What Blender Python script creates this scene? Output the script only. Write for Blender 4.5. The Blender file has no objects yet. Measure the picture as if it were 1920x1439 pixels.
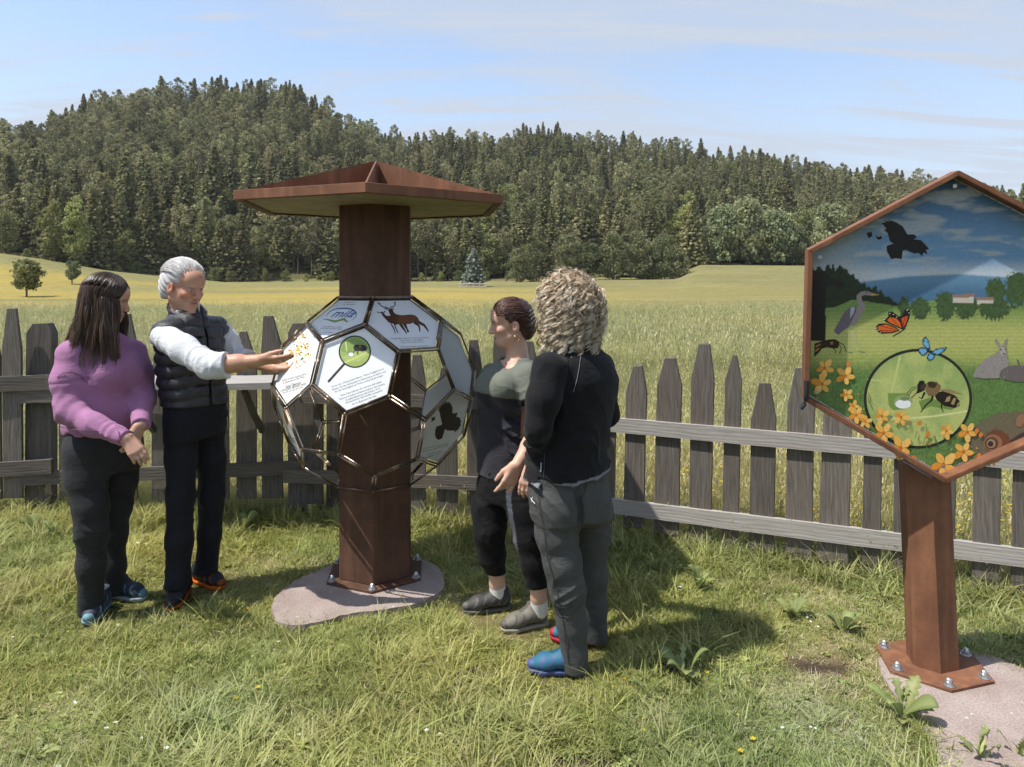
import bpy, bmesh, math, random
import numpy as np
from mathutils import Vector, Matrix
from mathutils.geometry import tessellate_polygon

random.seed(7); rng = np.random.default_rng(7)
scene = bpy.context.scene
COL = scene.collection
R = math.radians
# ------------------------------------------------------------------ camera, sky, sun
FOC, CX, CY, CAMH = 1370.0, 960.0, 530.0, 1.65      # focal length and horizon of the photograph in its own pixels
cam_data = bpy.data.cameras.new('camera'); cam = bpy.data.objects.new('camera', cam_data); COL.objects.link(cam)
cam.location = (0, 0, CAMH); cam.rotation_euler = (R(90), 0, 0)
cam_data.sensor_width = 36; cam_data.lens = FOC / 1920 * 36
cam_data.shift_y = -(719.5 - CY) / 1920
cam_data.clip_start = .05; cam_data.clip_end = 4000
scene.camera = cam

SUN_TRAVEL = R(18); SUN_EL = R(61)
sd = Vector((math.cos(SUN_TRAVEL)*math.cos(SUN_EL), math.sin(SUN_TRAVEL)*math.cos(SUN_EL), -math.sin(SUN_EL)))
sun_d = bpy.data.lights.new('sun', 'SUN'); sun_d.energy = 4.0; sun_d.angle = R(.53); sun_d.color = (1, .955, .88)
sun = bpy.data.objects.new('sun', sun_d); COL.objects.link(sun)
sun.rotation_euler = sd.to_track_quat('-Z', 'Y').to_euler(); sun.location = (-8, -4, 16)

world = bpy.data.worlds.new('World'); scene.world = world; world.use_nodes = True
wn = world.node_tree.nodes; wl = world.node_tree.links; wn.clear()
w_out = wn.new('ShaderNodeOutputWorld'); w_bg = wn.new('ShaderNodeBackground'); w_bg.inputs[1].default_value = .15
w_sky = wn.new('ShaderNodeTexSky'); w_sky.sky_type = 'NISHITA'; w_sky.sun_disc = False
w_sky.sun_elevation = SUN_EL; w_sky.sun_rotation = math.atan2(-sd.x, -sd.y); w_sky.air_density = 1.0; w_sky.dust_density = .6; w_sky.ozone_density = 2.2
w_tc = wn.new('ShaderNodeTexCoord'); w_sep = wn.new('ShaderNodeSeparateXYZ'); wl.new(w_tc.outputs['Generated'], w_sep.inputs[0])
def wmath(op, a, b=None, clamp=False):
    n = wn.new('ShaderNodeMath'); n.operation = op; n.use_clamp = clamp
    for i, v in enumerate((a, b)):
        if v is None: continue
        if isinstance(v, (int, float)): n.inputs[i].default_value = v
        else: wl.new(v, n.inputs[i])
    return n.outputs[0]
zc = wmath('ADD', wmath('MAXIMUM', w_sep.outputs[2], .0), .16)                 # cirrus on a high flat layer
cu = wmath('DIVIDE', w_sep.outputs[0], zc); cv = wmath('DIVIDE', w_sep.outputs[1], zc)
w_cmb = wn.new('ShaderNodeCombineXYZ'); wl.new(cu, w_cmb.inputs[0]); wl.new(cv, w_cmb.inputs[1])
def cirrus(rot, sc, detail, dist, lo, hi, rough=.55):
    m = wn.new('ShaderNodeMapping'); m.inputs['Rotation'].default_value = (0, 0, R(rot)); m.inputs['Scale'].default_value = sc
    wl.new(w_cmb.outputs[0], m.inputs[0])
    n = wn.new('ShaderNodeTexNoise'); n.inputs['Scale'].default_value = 1; n.inputs['Detail'].default_value = detail
    n.inputs['Roughness'].default_value = rough; n.inputs['Distortion'].default_value = dist; wl.new(m.outputs[0], n.inputs['Vector'])
    r = wn.new('ShaderNodeMapRange'); r.interpolation_type = 'SMOOTHSTEP'
    for i, v in enumerate((lo, hi, 0, 1)): r.inputs[i + 1].default_value = v
    wl.new(n.outputs[0], r.inputs[0]); return r.outputs[0]
c1 = cirrus(-20, (.5, 1.9, 1), 4, .9, .42, .66)
c2 = cirrus(-32, (1.0, 6.0, 1), 4, .7, .48, .72, .62)
c3 = cirrus(10, (.25, .5, 1), 2, .2, .35, .75)
veil = wmath('ADD', wmath('MULTIPLY', c1, .5), wmath('ADD', wmath('MULTIPLY', c3, .24), .22))
cl = wmath('ADD', veil, wmath('MULTIPLY', c2, .75), True)
hz = wn.new('ShaderNodeMapRange'); hz.interpolation_type = 'SMOOTHSTEP'
for i, v in enumerate((.0, .36, .42, .0)): hz.inputs[i + 1].default_value = v
wl.new(w_sep.outputs[2], hz.inputs[0])
cl = wmath('ADD', cl, hz.outputs[0], True)
w_mix = wn.new('ShaderNodeMix'); w_mix.data_type = 'RGBA'
wl.new(wmath('MULTIPLY', cl, .9), w_mix.inputs[0]); wl.new(w_sky.outputs[0], w_mix.inputs[6]); w_mix.inputs[7].default_value = (2.62, 2.86, 3.26, 1)
wl.new(w_mix.outputs[2], w_bg.inputs[0]); wl.new(w_bg.outputs[0], w_out.inputs[0])
vs = scene.view_settings; vs.view_transform = 'Standard'; vs.look = 'None'; vs.gamma = 1; vs.exposure = 0.68; vs.use_curve_mapping = False
scene.cycles.max_bounces = 5; scene.cycles.diffuse_bounces = 2; scene.cycles.glossy_bounces = 2; scene.cycles.transmission_bounces = 3; scene.cycles.transparent_max_bounces = 4
scene.cycles.use_denoising = True; scene.cycles.use_adaptive_sampling = True; scene.cycles.adaptive_threshold = .03; scene.cycles.sample_clamp_indirect = 6

# ------------------------------------------------------------------ helpers
def W(px, py, d):                       # point seen at pixel (px, py) of the photograph, d metres in front of the camera
    return np.array(((px-CX)*d/FOC, d, CAMH-(py-CY)*d/FOC))
def srgb(r, g, b):                      # 0-255 sRGB to linear
    f = lambda c: (c/255/12.92) if c/255 <= .04045 else ((c/255+.055)/1.055)**2.4
    return (f(r), f(g), f(b))
def hash3(i, j, k, seed):
    n = (i.astype(np.int64)*73856093) ^ (j.astype(np.int64)*19349663) ^ (k.astype(np.int64)*83492791) ^ (seed*2654435761 & 0x7fffffff)
    n = (n ^ (n >> 13)) * 1274126177; n = n & 0x7fffffff
    n = (n ^ (n >> 16)) * 668265263; n = n & 0x7fffffff
    return (n ^ (n >> 15)) % 65536 / 65535.0
def vnoise(x, y, z=0.0, seed=0):        # smooth value noise in 0..1
    x, y, z = np.broadcast_arrays(np.asarray(x, float), np.asarray(y, float), np.asarray(z, float))
    i, j, k = np.floor(x).astype(np.int64), np.floor(y).astype(np.int64), np.floor(z).astype(np.int64)
    u, v, w = x-i, y-j, z-k
    u, v, w = u*u*(3-2*u), v*v*(3-2*v), w*w*(3-2*w); r = 0
    for a in (0, 1):
        for b in (0, 1):
            for c in (0, 1):
                r = r + hash3(i+a, j+b, k+c, seed)*(u if a else 1-u)*(v if b else 1-v)*(w if c else 1-w)
    return r
def fbm(x, y, z=0.0, seed=0, oct=4):
    s, a, t = 0, 1, 0
    for o in range(oct):
        s = s+a*vnoise(np.asarray(x)*2**o, np.asarray(y)*2**o, np.asarray(z)*2**o, seed+o*17); t += a; a *= .5
    return s/t
def sstep(a, b, x):
    t = np.clip((x-a)/(b-a), 0, 1); return t*t*(3-2*t)
def mesh_np(name, verts, faces, cols=None, smooth=False):
    """verts (n,3); faces (m,3|4) array or list of such arrays; cols (n,3) linear per-vertex colour"""
    fl = faces if isinstance(faces, list) else [faces]
    fl = [np.asarray(f, np.int32) for f in fl if len(f)]
    me = bpy.data.meshes.new(name); v = np.ascontiguousarray(verts, np.float32)
    me.vertices.add(len(v)); me.vertices.foreach_set('co', v.ravel())
    loops = np.concatenate([f.ravel() for f in fl]); tot = np.concatenate([np.full(len(f), f.shape[1], np.int32) for f in fl])
    start = np.concatenate(([0], np.cumsum(tot)[:-1])).astype(np.int32)
    me.loops.add(len(loops)); me.loops.foreach_set('vertex_index', loops)
    me.polygons.add(len(tot)); me.polygons.foreach_set('loop_start', start); me.polygons.foreach_set('loop_total', tot)
    me.polygons.foreach_set('use_smooth', np.full(len(tot), smooth))
    me.update(calc_edges=True); me.validate()
    if cols is not None:
        a = me.color_attributes.new('Col', 'FLOAT_COLOR', 'POINT')
        c = np.ones((len(v), 4), np.float32); c[:, :3] = cols; a.data.foreach_set('color', c.ravel())
    return me
def link(name, me, mat=None, parent=None, loc=None):
    o = bpy.data.objects.new(name, me); COL.objects.link(o)
    if me is not None and mat is not None and not me.materials: me.materials.append(mat)
    if parent is not None: o.parent = parent
    if loc is not None: o.location = loc
    return o
def tag(o, label=None, cat=None, group=None, kind=None):
    if label: o['label'] = label
    if cat: o['category'] = cat
    if group: o['group'] = group
    if kind: o['kind'] = kind
    return o
def empty(name, loc, label, cat, group=None):
    o = bpy.data.objects.new(name, None); COL.objects.link(o); o.location = loc; o.empty_display_size = .2
    return tag(o, label, cat, group)
class NT:                               # small node-tree writer
    def __init__(s, name):
        s.m = bpy.data.materials.new(name); s.m.use_nodes = True; s.t = s.m.node_tree; s.n = s.t.nodes; s.l = s.t.links; s.n.clear()
        s.out = s.n.new('ShaderNodeOutputMaterial')
    def new(s, typ, inp=None, **kw):
        n = s.n.new(typ)
        for k, v in kw.items(): setattr(n, k, v)
        for k, v in (inp or {}).items(): s.set(n, k, v)
        return n
    def set(s, n, k, v):
        if hasattr(v, 'is_linked') or hasattr(v, 'links'): s.l.new(v, n.inputs[k])
        elif isinstance(v, tuple) and len(v) == 3 and n.inputs[k].type == 'RGBA': n.inputs[k].default_value = (*v, 1)
        else: n.inputs[k].default_value = v
    def noise(s, vec, scale, detail=4, rough=.55, dist=0):
        return s.new('ShaderNodeTexNoise', {'Vector': vec, 'Scale': scale, 'Detail': detail, 'Roughness': rough, 'Distortion': dist}).outputs[0]
    def ramp(s, fac, lo, hi, a=0., b=1.):
        return s.new('ShaderNodeMapRange', {0: fac, 1: lo, 2: hi, 3: a, 4: b}, interpolation_type='SMOOTHSTEP').outputs[0]
    def mix(s, fac, a, b, blend='MIX'):
        return s.new('ShaderNodeMix', {0: fac, 6: a, 7: b}, data_type='RGBA', blend_type=blend).outputs[2]
    def math(s, op, a, b=0.):
        return s.new('ShaderNodeMath', {0: a, 1: b}, operation=op).outputs[0]
    def mapping(s, vec, scale=(1, 1, 1), rot=(0, 0, 0)):
        return s.new('ShaderNodeMapping', {'Vector': vec, 'Scale': scale, 'Rotation': rot}).outputs[0]
    def coord(s, k='Object'): return s.new('ShaderNodeTexCoord').outputs[k]
    def attr(s, name='Col', typ='GEOMETRY'):
        return s.new('ShaderNodeAttribute', attribute_name=name, attribute_type=typ)
    def bump(s, h, strength=.3, dist=.01):
        return s.new('ShaderNodeBump', {'Height': h, 'Strength': strength, 'Distance': dist}).outputs[0]
    def done(s, col, rough=.8, spec=.3, normal=None, metal=0., trans=None, sheen=0.):
        b = s.new('ShaderNodeBsdfPrincipled', {'Base Color': col, 'Roughness': rough, 'Specular IOR Level': spec, 'Metallic': metal})
        if sheen: b.inputs['Sheen Weight'].default_value = sheen
        if normal is not None: s.l.new(normal, b.inputs['Normal'])
        sh = b.outputs[0]
        if trans:
            t = s.new('ShaderNodeBsdfTranslucent', {'Color': col}); sh = s.new('ShaderNodeMixShader', {0: trans, 1: sh, 2: t.outputs[0]}).outputs[0]
        s.l.new(sh, s.out.inputs[0]); return s.m
def jitter_hsv(s, col, amount_v, rnd):  # value variation by a random socket
    return s.new('ShaderNodeHueSaturation', {'Color': col, 'Value': s.ramp(rnd, 0, 1, 1-amount_v, 1+amount_v)}).outputs[0]
def cyl_mesh(name, r, h, n=12, r2=None, caps=True):    # along +z from 0 to h
    a = np.arange(n)*2*np.pi/n; r2 = r if r2 is None else r2
    v = np.r_[np.c_[np.cos(a)*r, np.sin(a)*r, 0*a], np.c_[np.cos(a)*r2, np.sin(a)*r2, 0*a+h]]
    f = np.array([(i, (i+1) % n, (i+1) % n+n, i+n) for i in range(n)])
    bm = bmesh.new(); vs_ = [bm.verts.new(p) for p in v]
    for q in f: bm.faces.new([vs_[i] for i in q])
    if caps: bm.faces.new([vs_[i] for i in range(n)][::-1]); bm.faces.new([vs_[i+n] for i in range(n)])
    me = bpy.data.meshes.new(name); bm.to_mesh(me); bm.free(); return me
def prism_mesh(name, poly, z0, z1, bevel=0.):           # extruded polygon (list of xy), optional bevel
    bm = bmesh.new(); lo = [bm.verts.new((x, y, z0)) for x, y in poly]; hi = [bm.verts.new((x, y, z1)) for x, y in poly]
    n = len(poly); bm.faces.new(lo[::-1]); bm.faces.new(hi)
    for i in range(n): bm.faces.new((lo[i], lo[(i+1) % n], hi[(i+1) % n], hi[i]))
    bmesh.ops.recalc_face_normals(bm, faces=bm.faces)
    if bevel: bmesh.ops.bevel(bm, geom=bm.edges[:], offset=bevel, segments=1, affect='EDGES', profile=.5)
    me = bpy.data.meshes.new(name); bm.to_mesh(me); bm.free(); return me
def box_mesh(name, sx, sy, sz, bevel=0.):               # centred box
    return prism_mesh(name, [(-sx/2, -sy/2), (sx/2, -sy/2), (sx/2, sy/2), (-sx/2, sy/2)], -sz/2, sz/2, bevel)
def tubes(polys, radii, sides=4, cols=None):
    """list of (k,3) polylines + radii (scalar or (k,)) -> verts, quads, colours"""
    V, F, C = [], [], []; base = 0; a = np.arange(sides)*2*np.pi/sides
    for n_, p in enumerate(polys):
        p = np.asarray(p, float); k = len(p); r = np.broadcast_to(np.asarray(radii[n_], float), (k,))
        t = np.gradient(p, axis=0); t /= np.linalg.norm(t, axis=1)[:, None]+1e-9
        ref = np.where(np.abs(t[:, 2:3]) > .9, np.array([[1., 0, 0]]), np.array([[0., 0, 1]]))
        n1 = np.cross(t, ref); n1 /= np.linalg.norm(n1, axis=1)[:, None]+1e-9; n2 = np.cross(t, n1)
        ring = p[:, None, :]+(n1[:, None, :]*np.cos(a)[None, :, None]+n2[:, None, :]*np.sin(a)[None, :, None])*r[:, None, None]
        V.append(ring.reshape(-1, 3)); i = np.arange(k-1)[:, None]*sides; j = np.arange(sides)[None, :]; jn = (j+1) % sides
        F.append(np.stack([i+j, i+jn, i+sides+jn, i+sides+j], -1).reshape(-1, 4)+base); base += k*sides
        if cols is not None: C.append(np.repeat(np.broadcast_to(np.asarray(cols[n_], float), (k, 3)), sides, axis=0))
    return np.concatenate(V), np.concatenate(F), (np.concatenate(C) if cols is not None else None)
# ------------------------------------------------------------------ flat print (lettering and pictures on the boards)
def text_np(s, shear=0., bold=0.):      # lettering as flat triangles, baseline on y=0, starts at x=0
    cu = bpy.data.curves.new('t', 'FONT'); cu.body = s; cu.size = 1; cu.shear = shear; cu.resolution_u = 2; cu.offset = bold
    o = bpy.data.objects.new('t', cu); COL.objects.link(o)
    me = o.to_mesh(); n = len(me.vertices); v = np.empty(n*3, np.float32); me.vertices.foreach_get('co', v); v = v.reshape(-1, 3)[:, :2].astype(float)
    me.calc_loop_triangles(); t = np.empty(len(me.loop_triangles)*3, np.int32); me.loop_triangles.foreach_get('vertices', t); t = t.reshape(-1, 3)
    o.to_mesh_clear(); bpy.data.objects.remove(o); bpy.data.curves.remove(cu); return v, t
class Print:
    """coloured flat shapes on one plane; pixel shapes are carried onto the plane where the photograph shows them"""
    def __init__(s, origin, normal, up, step=.000016):
        s.o = np.array(origin, float); s.n = np.array(normal, float)/np.linalg.norm(normal)
        s.ey = np.array(up, float)-s.n*np.dot(up, s.n); s.ey /= np.linalg.norm(s.ey); s.ex = np.cross(s.ey, s.n); s.V, s.F, s.C = [], [], []; s.k = 0; s.step = step; s.b = 0
    def un(s, px, py):
        d = np.array(((px-CX)/FOC, 1., -(py-CY)/FOC)); c = np.array((0, 0, CAMH)); t = np.dot(s.o-c, s.n)/np.dot(d, s.n); p = c+d*t-s.o
        return np.array((p@s.ex, p@s.ey))
    def raw(s, p2, tri, col, layer=None):
        if layer is None: s.k += 1; layer = s.k
        p2 = np.asarray(p2, float); v = s.o+p2[:, :1]*s.ex+p2[:, 1:2]*s.ey+s.n*s.step*layer
        s.V.append(v); s.F.append(np.asarray(tri, int)+s.b); s.C.append(np.broadcast_to(np.asarray(col, float), (len(v), 3))); s.b += len(v)
    def poly(s, p2, col, layer=None):
        tri = tessellate_polygon([[Vector((p[0], p[1], 0)) for p in p2]])
        s.raw(p2, [t for t in tri], col, layer)
    def pix(s, pts, col, layer=None): s.poly([s.un(*p) for p in pts], col, layer)
    def line(s, pts, w, col, layer=None, taper=None):    # pixel polyline, width in pixels
        P = np.array(pts, float); t = np.gradient(P, axis=0); t /= np.linalg.norm(t, axis=1)[:, None]+1e-9; nn = np.c_[-t[:, 1], t[:, 0]]
        ww = np.full(len(P), w/2.) if taper is None else np.linspace(w/2., taper/2., len(P))
        a = P+nn*ww[:, None]; b = P-nn*ww[:, None]; k = len(P)
        p2 = [s.un(*q) for q in np.r_[a, b]]; tri = [(i, i+1, k+i+1) for i in range(k-1)]+[(i, k+i+1, k+i) for i in range(k-1)]
        s.raw(p2, tri, col, layer)
    def ell(s, cx, cy, rx, ry, col, rot=0., n=20, layer=None):
        a = np.arange(n)*2*np.pi/n; c, q = math.cos(rot), math.sin(rot)
        s.pix([(cx+rx*math.cos(t)*c-ry*math.sin(t)*q, cy+rx*math.cos(t)*q+ry*math.sin(t)*c) for t in a], col, layer)
    def ring(s, cx, cy, r, w, col, n=40, sy=1.):
        a = np.linspace(0, 2*np.pi, n+1); s.line([(cx+r*math.cos(t), cy+r*sy*math.sin(t)) for t in a], w, col)
    def text(s, string, p0, p1, col, shear=0., hscale=1., bold=0.):   # baseline from pixel p0 to pixel p1
        v, t = text_np(string, shear, bold); a, b = s.un(*p0), s.un(*p1); x0, x1 = v[:, 0].min(), v[:, 0].max()
        ux = (b-a)/np.linalg.norm(b-a); uy = np.array((-ux[1], ux[0])); k = np.linalg.norm(b-a)/(x1-x0)
        s.raw(a+(v[:, :1]-x0)*k*ux+v[:, 1:2]*k*hscale*uy, t, col)
    def build(s, name, mat, parent, origin):
        return link(name, mesh_np(name, np.concatenate(s.V)-np.asarray(origin), np.concatenate(s.F), np.concatenate(s.C)), mat, parent)
m = NT('print_ink'); c = m.attr('Col').outputs['Color']; tc = m.coord(); c = m.mix(.35, c, m.mix(m.ramp(m.noise(tc, 130, 4, .6), .3, .7), (.72, .72, .72), (1.2, 1.2, 1.2)), 'MULTIPLY'); MAT_PRINT = m.done(c, .42, .35)
INK = srgb(58, 60, 64)
# ------------------------------------------------------------------ terrain
SKY_PX = np.array([(-1800, 400), (-900, 330), (-400, 270), (-100, 240), (0, 238), (60, 232), (110, 198), (170, 182), (250, 160), (350, 154), (470, 146), (550, 160), (610, 182), (660, 214), (720, 246), (800, 250), (900, 247), (980, 242), (1060, 244), (1150, 258), (1250, 268), (1330, 274), (1400, 287), (1500, 305), (1600, 322), (1700, 334), (1760, 342), (1920, 358), (2300, 380), (3000, 420), (4000, 440)], float)
BASE_PX = np.array([(-1800, 480), (-400, 472), (0, 476), (60, 484), (130, 495), (200, 507), (330, 521), (420, 529), (640, 527), (800, 529), (930, 527), (1270, 519), (1310, 498), (1520, 500), (1920, 505), (4000, 515)], float)
BASE_D = np.array([(-1800, 140), (0, 150), (200, 155), (420, 170), (930, 178), (1290, 180), (1310, 195), (4000, 210)], float)
CREST_D = np.array([(-1800, 300), (0, 270), (110, 290), (470, 330), (660, 330), (740, 360), (1060, 400), (1500, 380), (1920, 350), (4000, 320)], float)
TREE_TOP = 13.5
def prof(u):
    yb = np.interp(u, BASE_D[:, 0], BASE_D[:, 1]); zb = CAMH+(CY-np.interp(u, BASE_PX[:, 0], BASE_PX[:, 1]))*yb/FOC
    yc = np.interp(u, CREST_D[:, 0], CREST_D[:, 1]); zc_ = CAMH+(CY-np.interp(u, SKY_PX[:, 0], SKY_PX[:, 1]))*yc/FOC-TREE_TOP
    return yb, zb, yc, zc_
def terrain(x, y):
    x, y = np.asarray(x, float), np.asarray(y, float)
    r = np.hypot(x, y); th = np.clip(np.arctan2(x, y), -R(64), R(64))
    Y = r*np.cos(th); u = CX+FOC*np.tan(th); yb, zb, yc, zc_ = prof(u)
    t = np.clip((Y-yb)/(yc-yb), 0, 1)
    z = np.where(Y < yb, zb*sstep(75, 1, 0)*0+zb*sstep(0, 1, np.clip((Y-78)/(yb-78), 0, 1)), zb+(zc_-zb)*(t*.8+.2*t*t*(3-2*t)))
    z = np.where(Y > yc, zc_-(Y-yc)*.12, z)
    hill = sstep(0, 20, Y-yb)
    z = z+hill*(fbm(x/38, y/38, 0, 3)-.5)*6
    z = z+(1-sstep(8, 30, r))*(fbm(x/.9, y/.9, 0, 11, 3)-.5)*.035+sstep(6, 60, r)*(1-hill)*(fbm(x/17, y/17, 0, 5, 3)-.5)*.35
    return z
def on_ground(px, py):                  # ground point that shows at this pixel
    Y = np.geomspace(20, 300, 3000); X = (px-CX)*Y/FOC; z = terrain(X, Y); i = int(np.argmin(np.abs(CY-FOC*(z-CAMH)/Y-py)))
    return np.array((X[i], Y[i], z[i]))
# fence lines on the ground (x, y), needed for the lawn/meadow split
FENCE_L = [(-4.6, 5.12), (-1.36, 5.14)]; FENCE_M = [(-1.40, 5.06), (.30, 4.86)]; FENCE_R = [(.10, 4.98), (4.2, 2.985)]
def fence_y(x):
    return np.interp(x, [-9, -4.6, -1.36, .3, .62, 4.2, 9], [5.12, 5.12, 5.12, 4.86, 4.74, 3.0, .7])
ang = np.concatenate([np.arange(-180, -52, 3.), np.arange(-52, 52, .5), np.arange(52, 180, 3.)])
rad = np.concatenate([[.4, .8, 1.2, 1.6], np.arange(2, 7, .07), np.geomspace(7, 60, 55)[0:], np.geomspace(64, 1500, 110)])
A_, R_ = np.meshgrid(np.radians(ang), rad, indexing='ij')
gx, gy = np.sin(A_)*R_, np.cos(A_)*R_; gz = terrain(gx, gy)
na, nr = A_.shape; idx = np.arange(na*nr).reshape(na, nr); ip = np.roll(idx, -1, 0)
gf = np.stack([idx[:, :-1], idx[:, 1:], ip[:, 1:], ip[:, :-1]], -1).reshape(-1, 4)
gv = np.c_[gx.ravel(), gy.ravel(), gz.ravel()]
c0 = len(gv); gv = np.r_[gv, [[0, 0, 0]]]; gtri = np.c_[np.full(na, c0), idx[:, 0], ip[:, 0]]
# surface colours: dry lawn soil, meadow, buttercup bands, leaf litter in the wood
X, Y = gv[:, 0], gv[:, 1]; RR = np.hypot(X, Y)
def lawn_dry(x, y):                     # 0 green .. 1 straw, dry round the slabs and on the trodden right side
    d1 = np.exp(-(((x+.95)/.75)**2+((y-3.95)/.42)**2)); d2 = np.exp(-(((x-1.45)/.5)**2+((y-3.0)/.55)**2)); d3 = np.exp(-(((x-1.3)/.6)**2+((y-3.9)/.35)**2))
    d4 = np.exp(-(((x+1.9)/.35)**2+((y-2.5)/.12)**2))
    return np.clip(.9*d1+.95*d2+.6*d3+.7*d4+(fbm(x/.55, y/.55, 0, 21)-.52)*1.5, 0, 1)
def soil(x, y):                         # bare earth spots
    s = 0
    for cx_, cy_, r_, e_ in ((-.13, 3.06, .09, .06), (.22, 2.5, .20, .09), (1.32, 3.12, .16, .08), (.72, 3.12, .16, .09), (1.35, 2.5, .12, .06), (-1.9, 2.45, .2, .07)):
        s = np.maximum(s, np.exp(-(((x-cx_)/r_)**2+((y-cy_)/e_)**2)))
    return np.clip(s*1.3+(fbm(x/.12, y/.12, 0, 31)-.5)*.7, 0, 1)*(s > .12)
dry = lawn_dry(X, Y)[:, None]; so = soil(X, Y)[:, None]
lawn_c = np.array((.080, .080, .030))*(1-dry)+np.array((.30, .235, .15))*dry; lawn_c = lawn_c*(1-so)+np.array((.075, .055, .042))*so
n1 = fbm(X/14, Y/5, 0, 41)[:, None]; n2 = fbm(X/55, Y/16, 0, 43)[:, None]
mead = np.array((.205, .192, .086))*(.75+.5*n1); mead = mead*(1-.45*n2)+np.array((.25, .222, .125))*.45*n2
band = sstep(.36, .72, fbm(X/46, Y/17, 0, 47)+.18*np.exp(-((Y-88)/26)**2)-.02)*sstep(45, 62, Y)*(1-sstep(112, 125, Y))*(1-sstep(-12, 22, X)*.82)
band2 = sstep(.5, .75, fbm(X/25, Y/6, 0, 49))*sstep(14, 26, Y)*(1-sstep(60, 75, Y))*.35
bb = np.clip(np.maximum(band, band2), 0, 1)[:, None]*.62; mead = mead*(1-bb)+np.array((.40, .30, .075))*bb
pur = (sstep(.5, .7, fbm(X/30, Y/8, 0, 53))*sstep(40, 52, Y)*(1-sstep(66, 80, Y))*.35)[:, None]; mead = mead*(1-pur)+np.array((.25, .19, .13))*pur
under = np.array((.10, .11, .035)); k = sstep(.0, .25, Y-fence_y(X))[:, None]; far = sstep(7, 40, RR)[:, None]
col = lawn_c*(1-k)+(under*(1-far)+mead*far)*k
th = np.clip(np.arctan2(X, Y), -R(64), R(64)); yb = prof(CX+FOC*np.tan(th))[0]
wood = sstep(-4, 5, RR*np.cos(th)-yb+(fbm(X/9, Y/9, 0, 57)-.5)*14)[:, None]
floor_c = np.array((.095, .075, .045))*(1-.5*n1)+np.array((.05, .065, .02))*n1
col = col*(1-wood)+floor_c*wood
m = NT('ground'); tc = m.coord('Object'); vcol = m.attr('Col').outputs['Color']
nf = m.noise(tc, 6, 8, .7); nn = m.noise(tc, 90, 4, .6); ns = m.noise(m.mapping(tc, (.6, 2.6, 1)), 1.3, 9, .75)
c = m.mix(m.ramp(nf, .3, .72), vcol, m.mix(.5, vcol, (1.0, .95, .7), 'MULTIPLY'), 'MIX')
c = m.mix(.8, c, m.mix(m.ramp(ns, .36, .66), (.62, .64, .6), (1.28, 1.26, 1.2)), 'MULTIPLY')
c = m.mix(.5, c, m.mix(m.ramp(nn, .3, .7), (.55, .55, .55), (1.3, 1.3, 1.3)), 'MULTIPLY')
MAT_GROUND = m.done(c, .95, .05, m.bump(nn, .6, .02))
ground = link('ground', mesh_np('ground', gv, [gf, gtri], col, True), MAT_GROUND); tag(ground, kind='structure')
# ------------------------------------------------------------------ foliage materials and prototypes
def leaf_mat(name, rnd_v=.22, trans=.28, rough=.65, instancer=False, spec=.2):
    m = NT(name); c = m.attr('Col').outputs['Color']
    if instancer: c = m.mix(1., c, m.attr('tint', 'INSTANCER').outputs['Color'], 'MULTIPLY')
    rnd = m.new('ShaderNodeObjectInfo').outputs['Random']
    c = m.new('ShaderNodeHueSaturation', {'Color': c, 'Hue': m.ramp(rnd, 0, 1, .487, .512), 'Saturation': 1., 'Value': m.ramp(m.math('FRACT', m.math('MULTIPLY', rnd, 7.31)), 0, 1, 1-rnd_v, 1+rnd_v)}).outputs[0]
    return m.done(c, rough, spec, None, 0, trans)
MAT_TREE = leaf_mat('tree_foliage', .22, .34); MAT_FOREST = leaf_mat('forest_foliage', .2, .34, instancer=True); MAT_GRASS = leaf_mat('grass_blades', .14, .38, .55, True, .3)
MAT_WEED = leaf_mat('weed_leaves', .1, .3, .5, spec=.35)
m = NT('bark'); tc = m.coord(); c = m.mix(m.ramp(m.noise(m.mapping(tc, (6, 6, 1)), 3, 5), .3, .7), (.06, .045, .035), (.17, .135, .11)); MAT_BARK = m.done(c, .95, .1)
def quads_from(P, U, Vv, col):          # centres, half-axes -> one quad each
    n = len(P); v = np.stack([P-U-Vv, P+U-Vv, P+U+Vv, P-U+Vv], 1).reshape(-1, 3)
    return v, np.arange(4*n).reshape(n, 4), np.repeat(col, 4, axis=0)
def rand_dirs(g, n):
    d = g.normal(size=(n, 3)); return d/np.linalg.norm(d, axis=1)[:, None]
def leafquads(g, P, N, size, col, flat=.6):
    """leaf sprays at P facing roughly N"""
    n = len(P); nn = N*flat+rand_dirs(g, n)*(1-flat)*1.3; nn /= np.linalg.norm(nn, axis=1)[:, None]+1e-9
    u = np.cross(nn, rand_dirs(g, n)); u /= np.linalg.norm(u, axis=1)[:, None]+1e-9; w = np.cross(nn, u)
    s = size*g.uniform(.55, 1.25, n)[:, None]
    return quads_from(P, u*s*.5, w*s*.5*g.uniform(.45, 1., n)[:, None], col)
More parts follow.
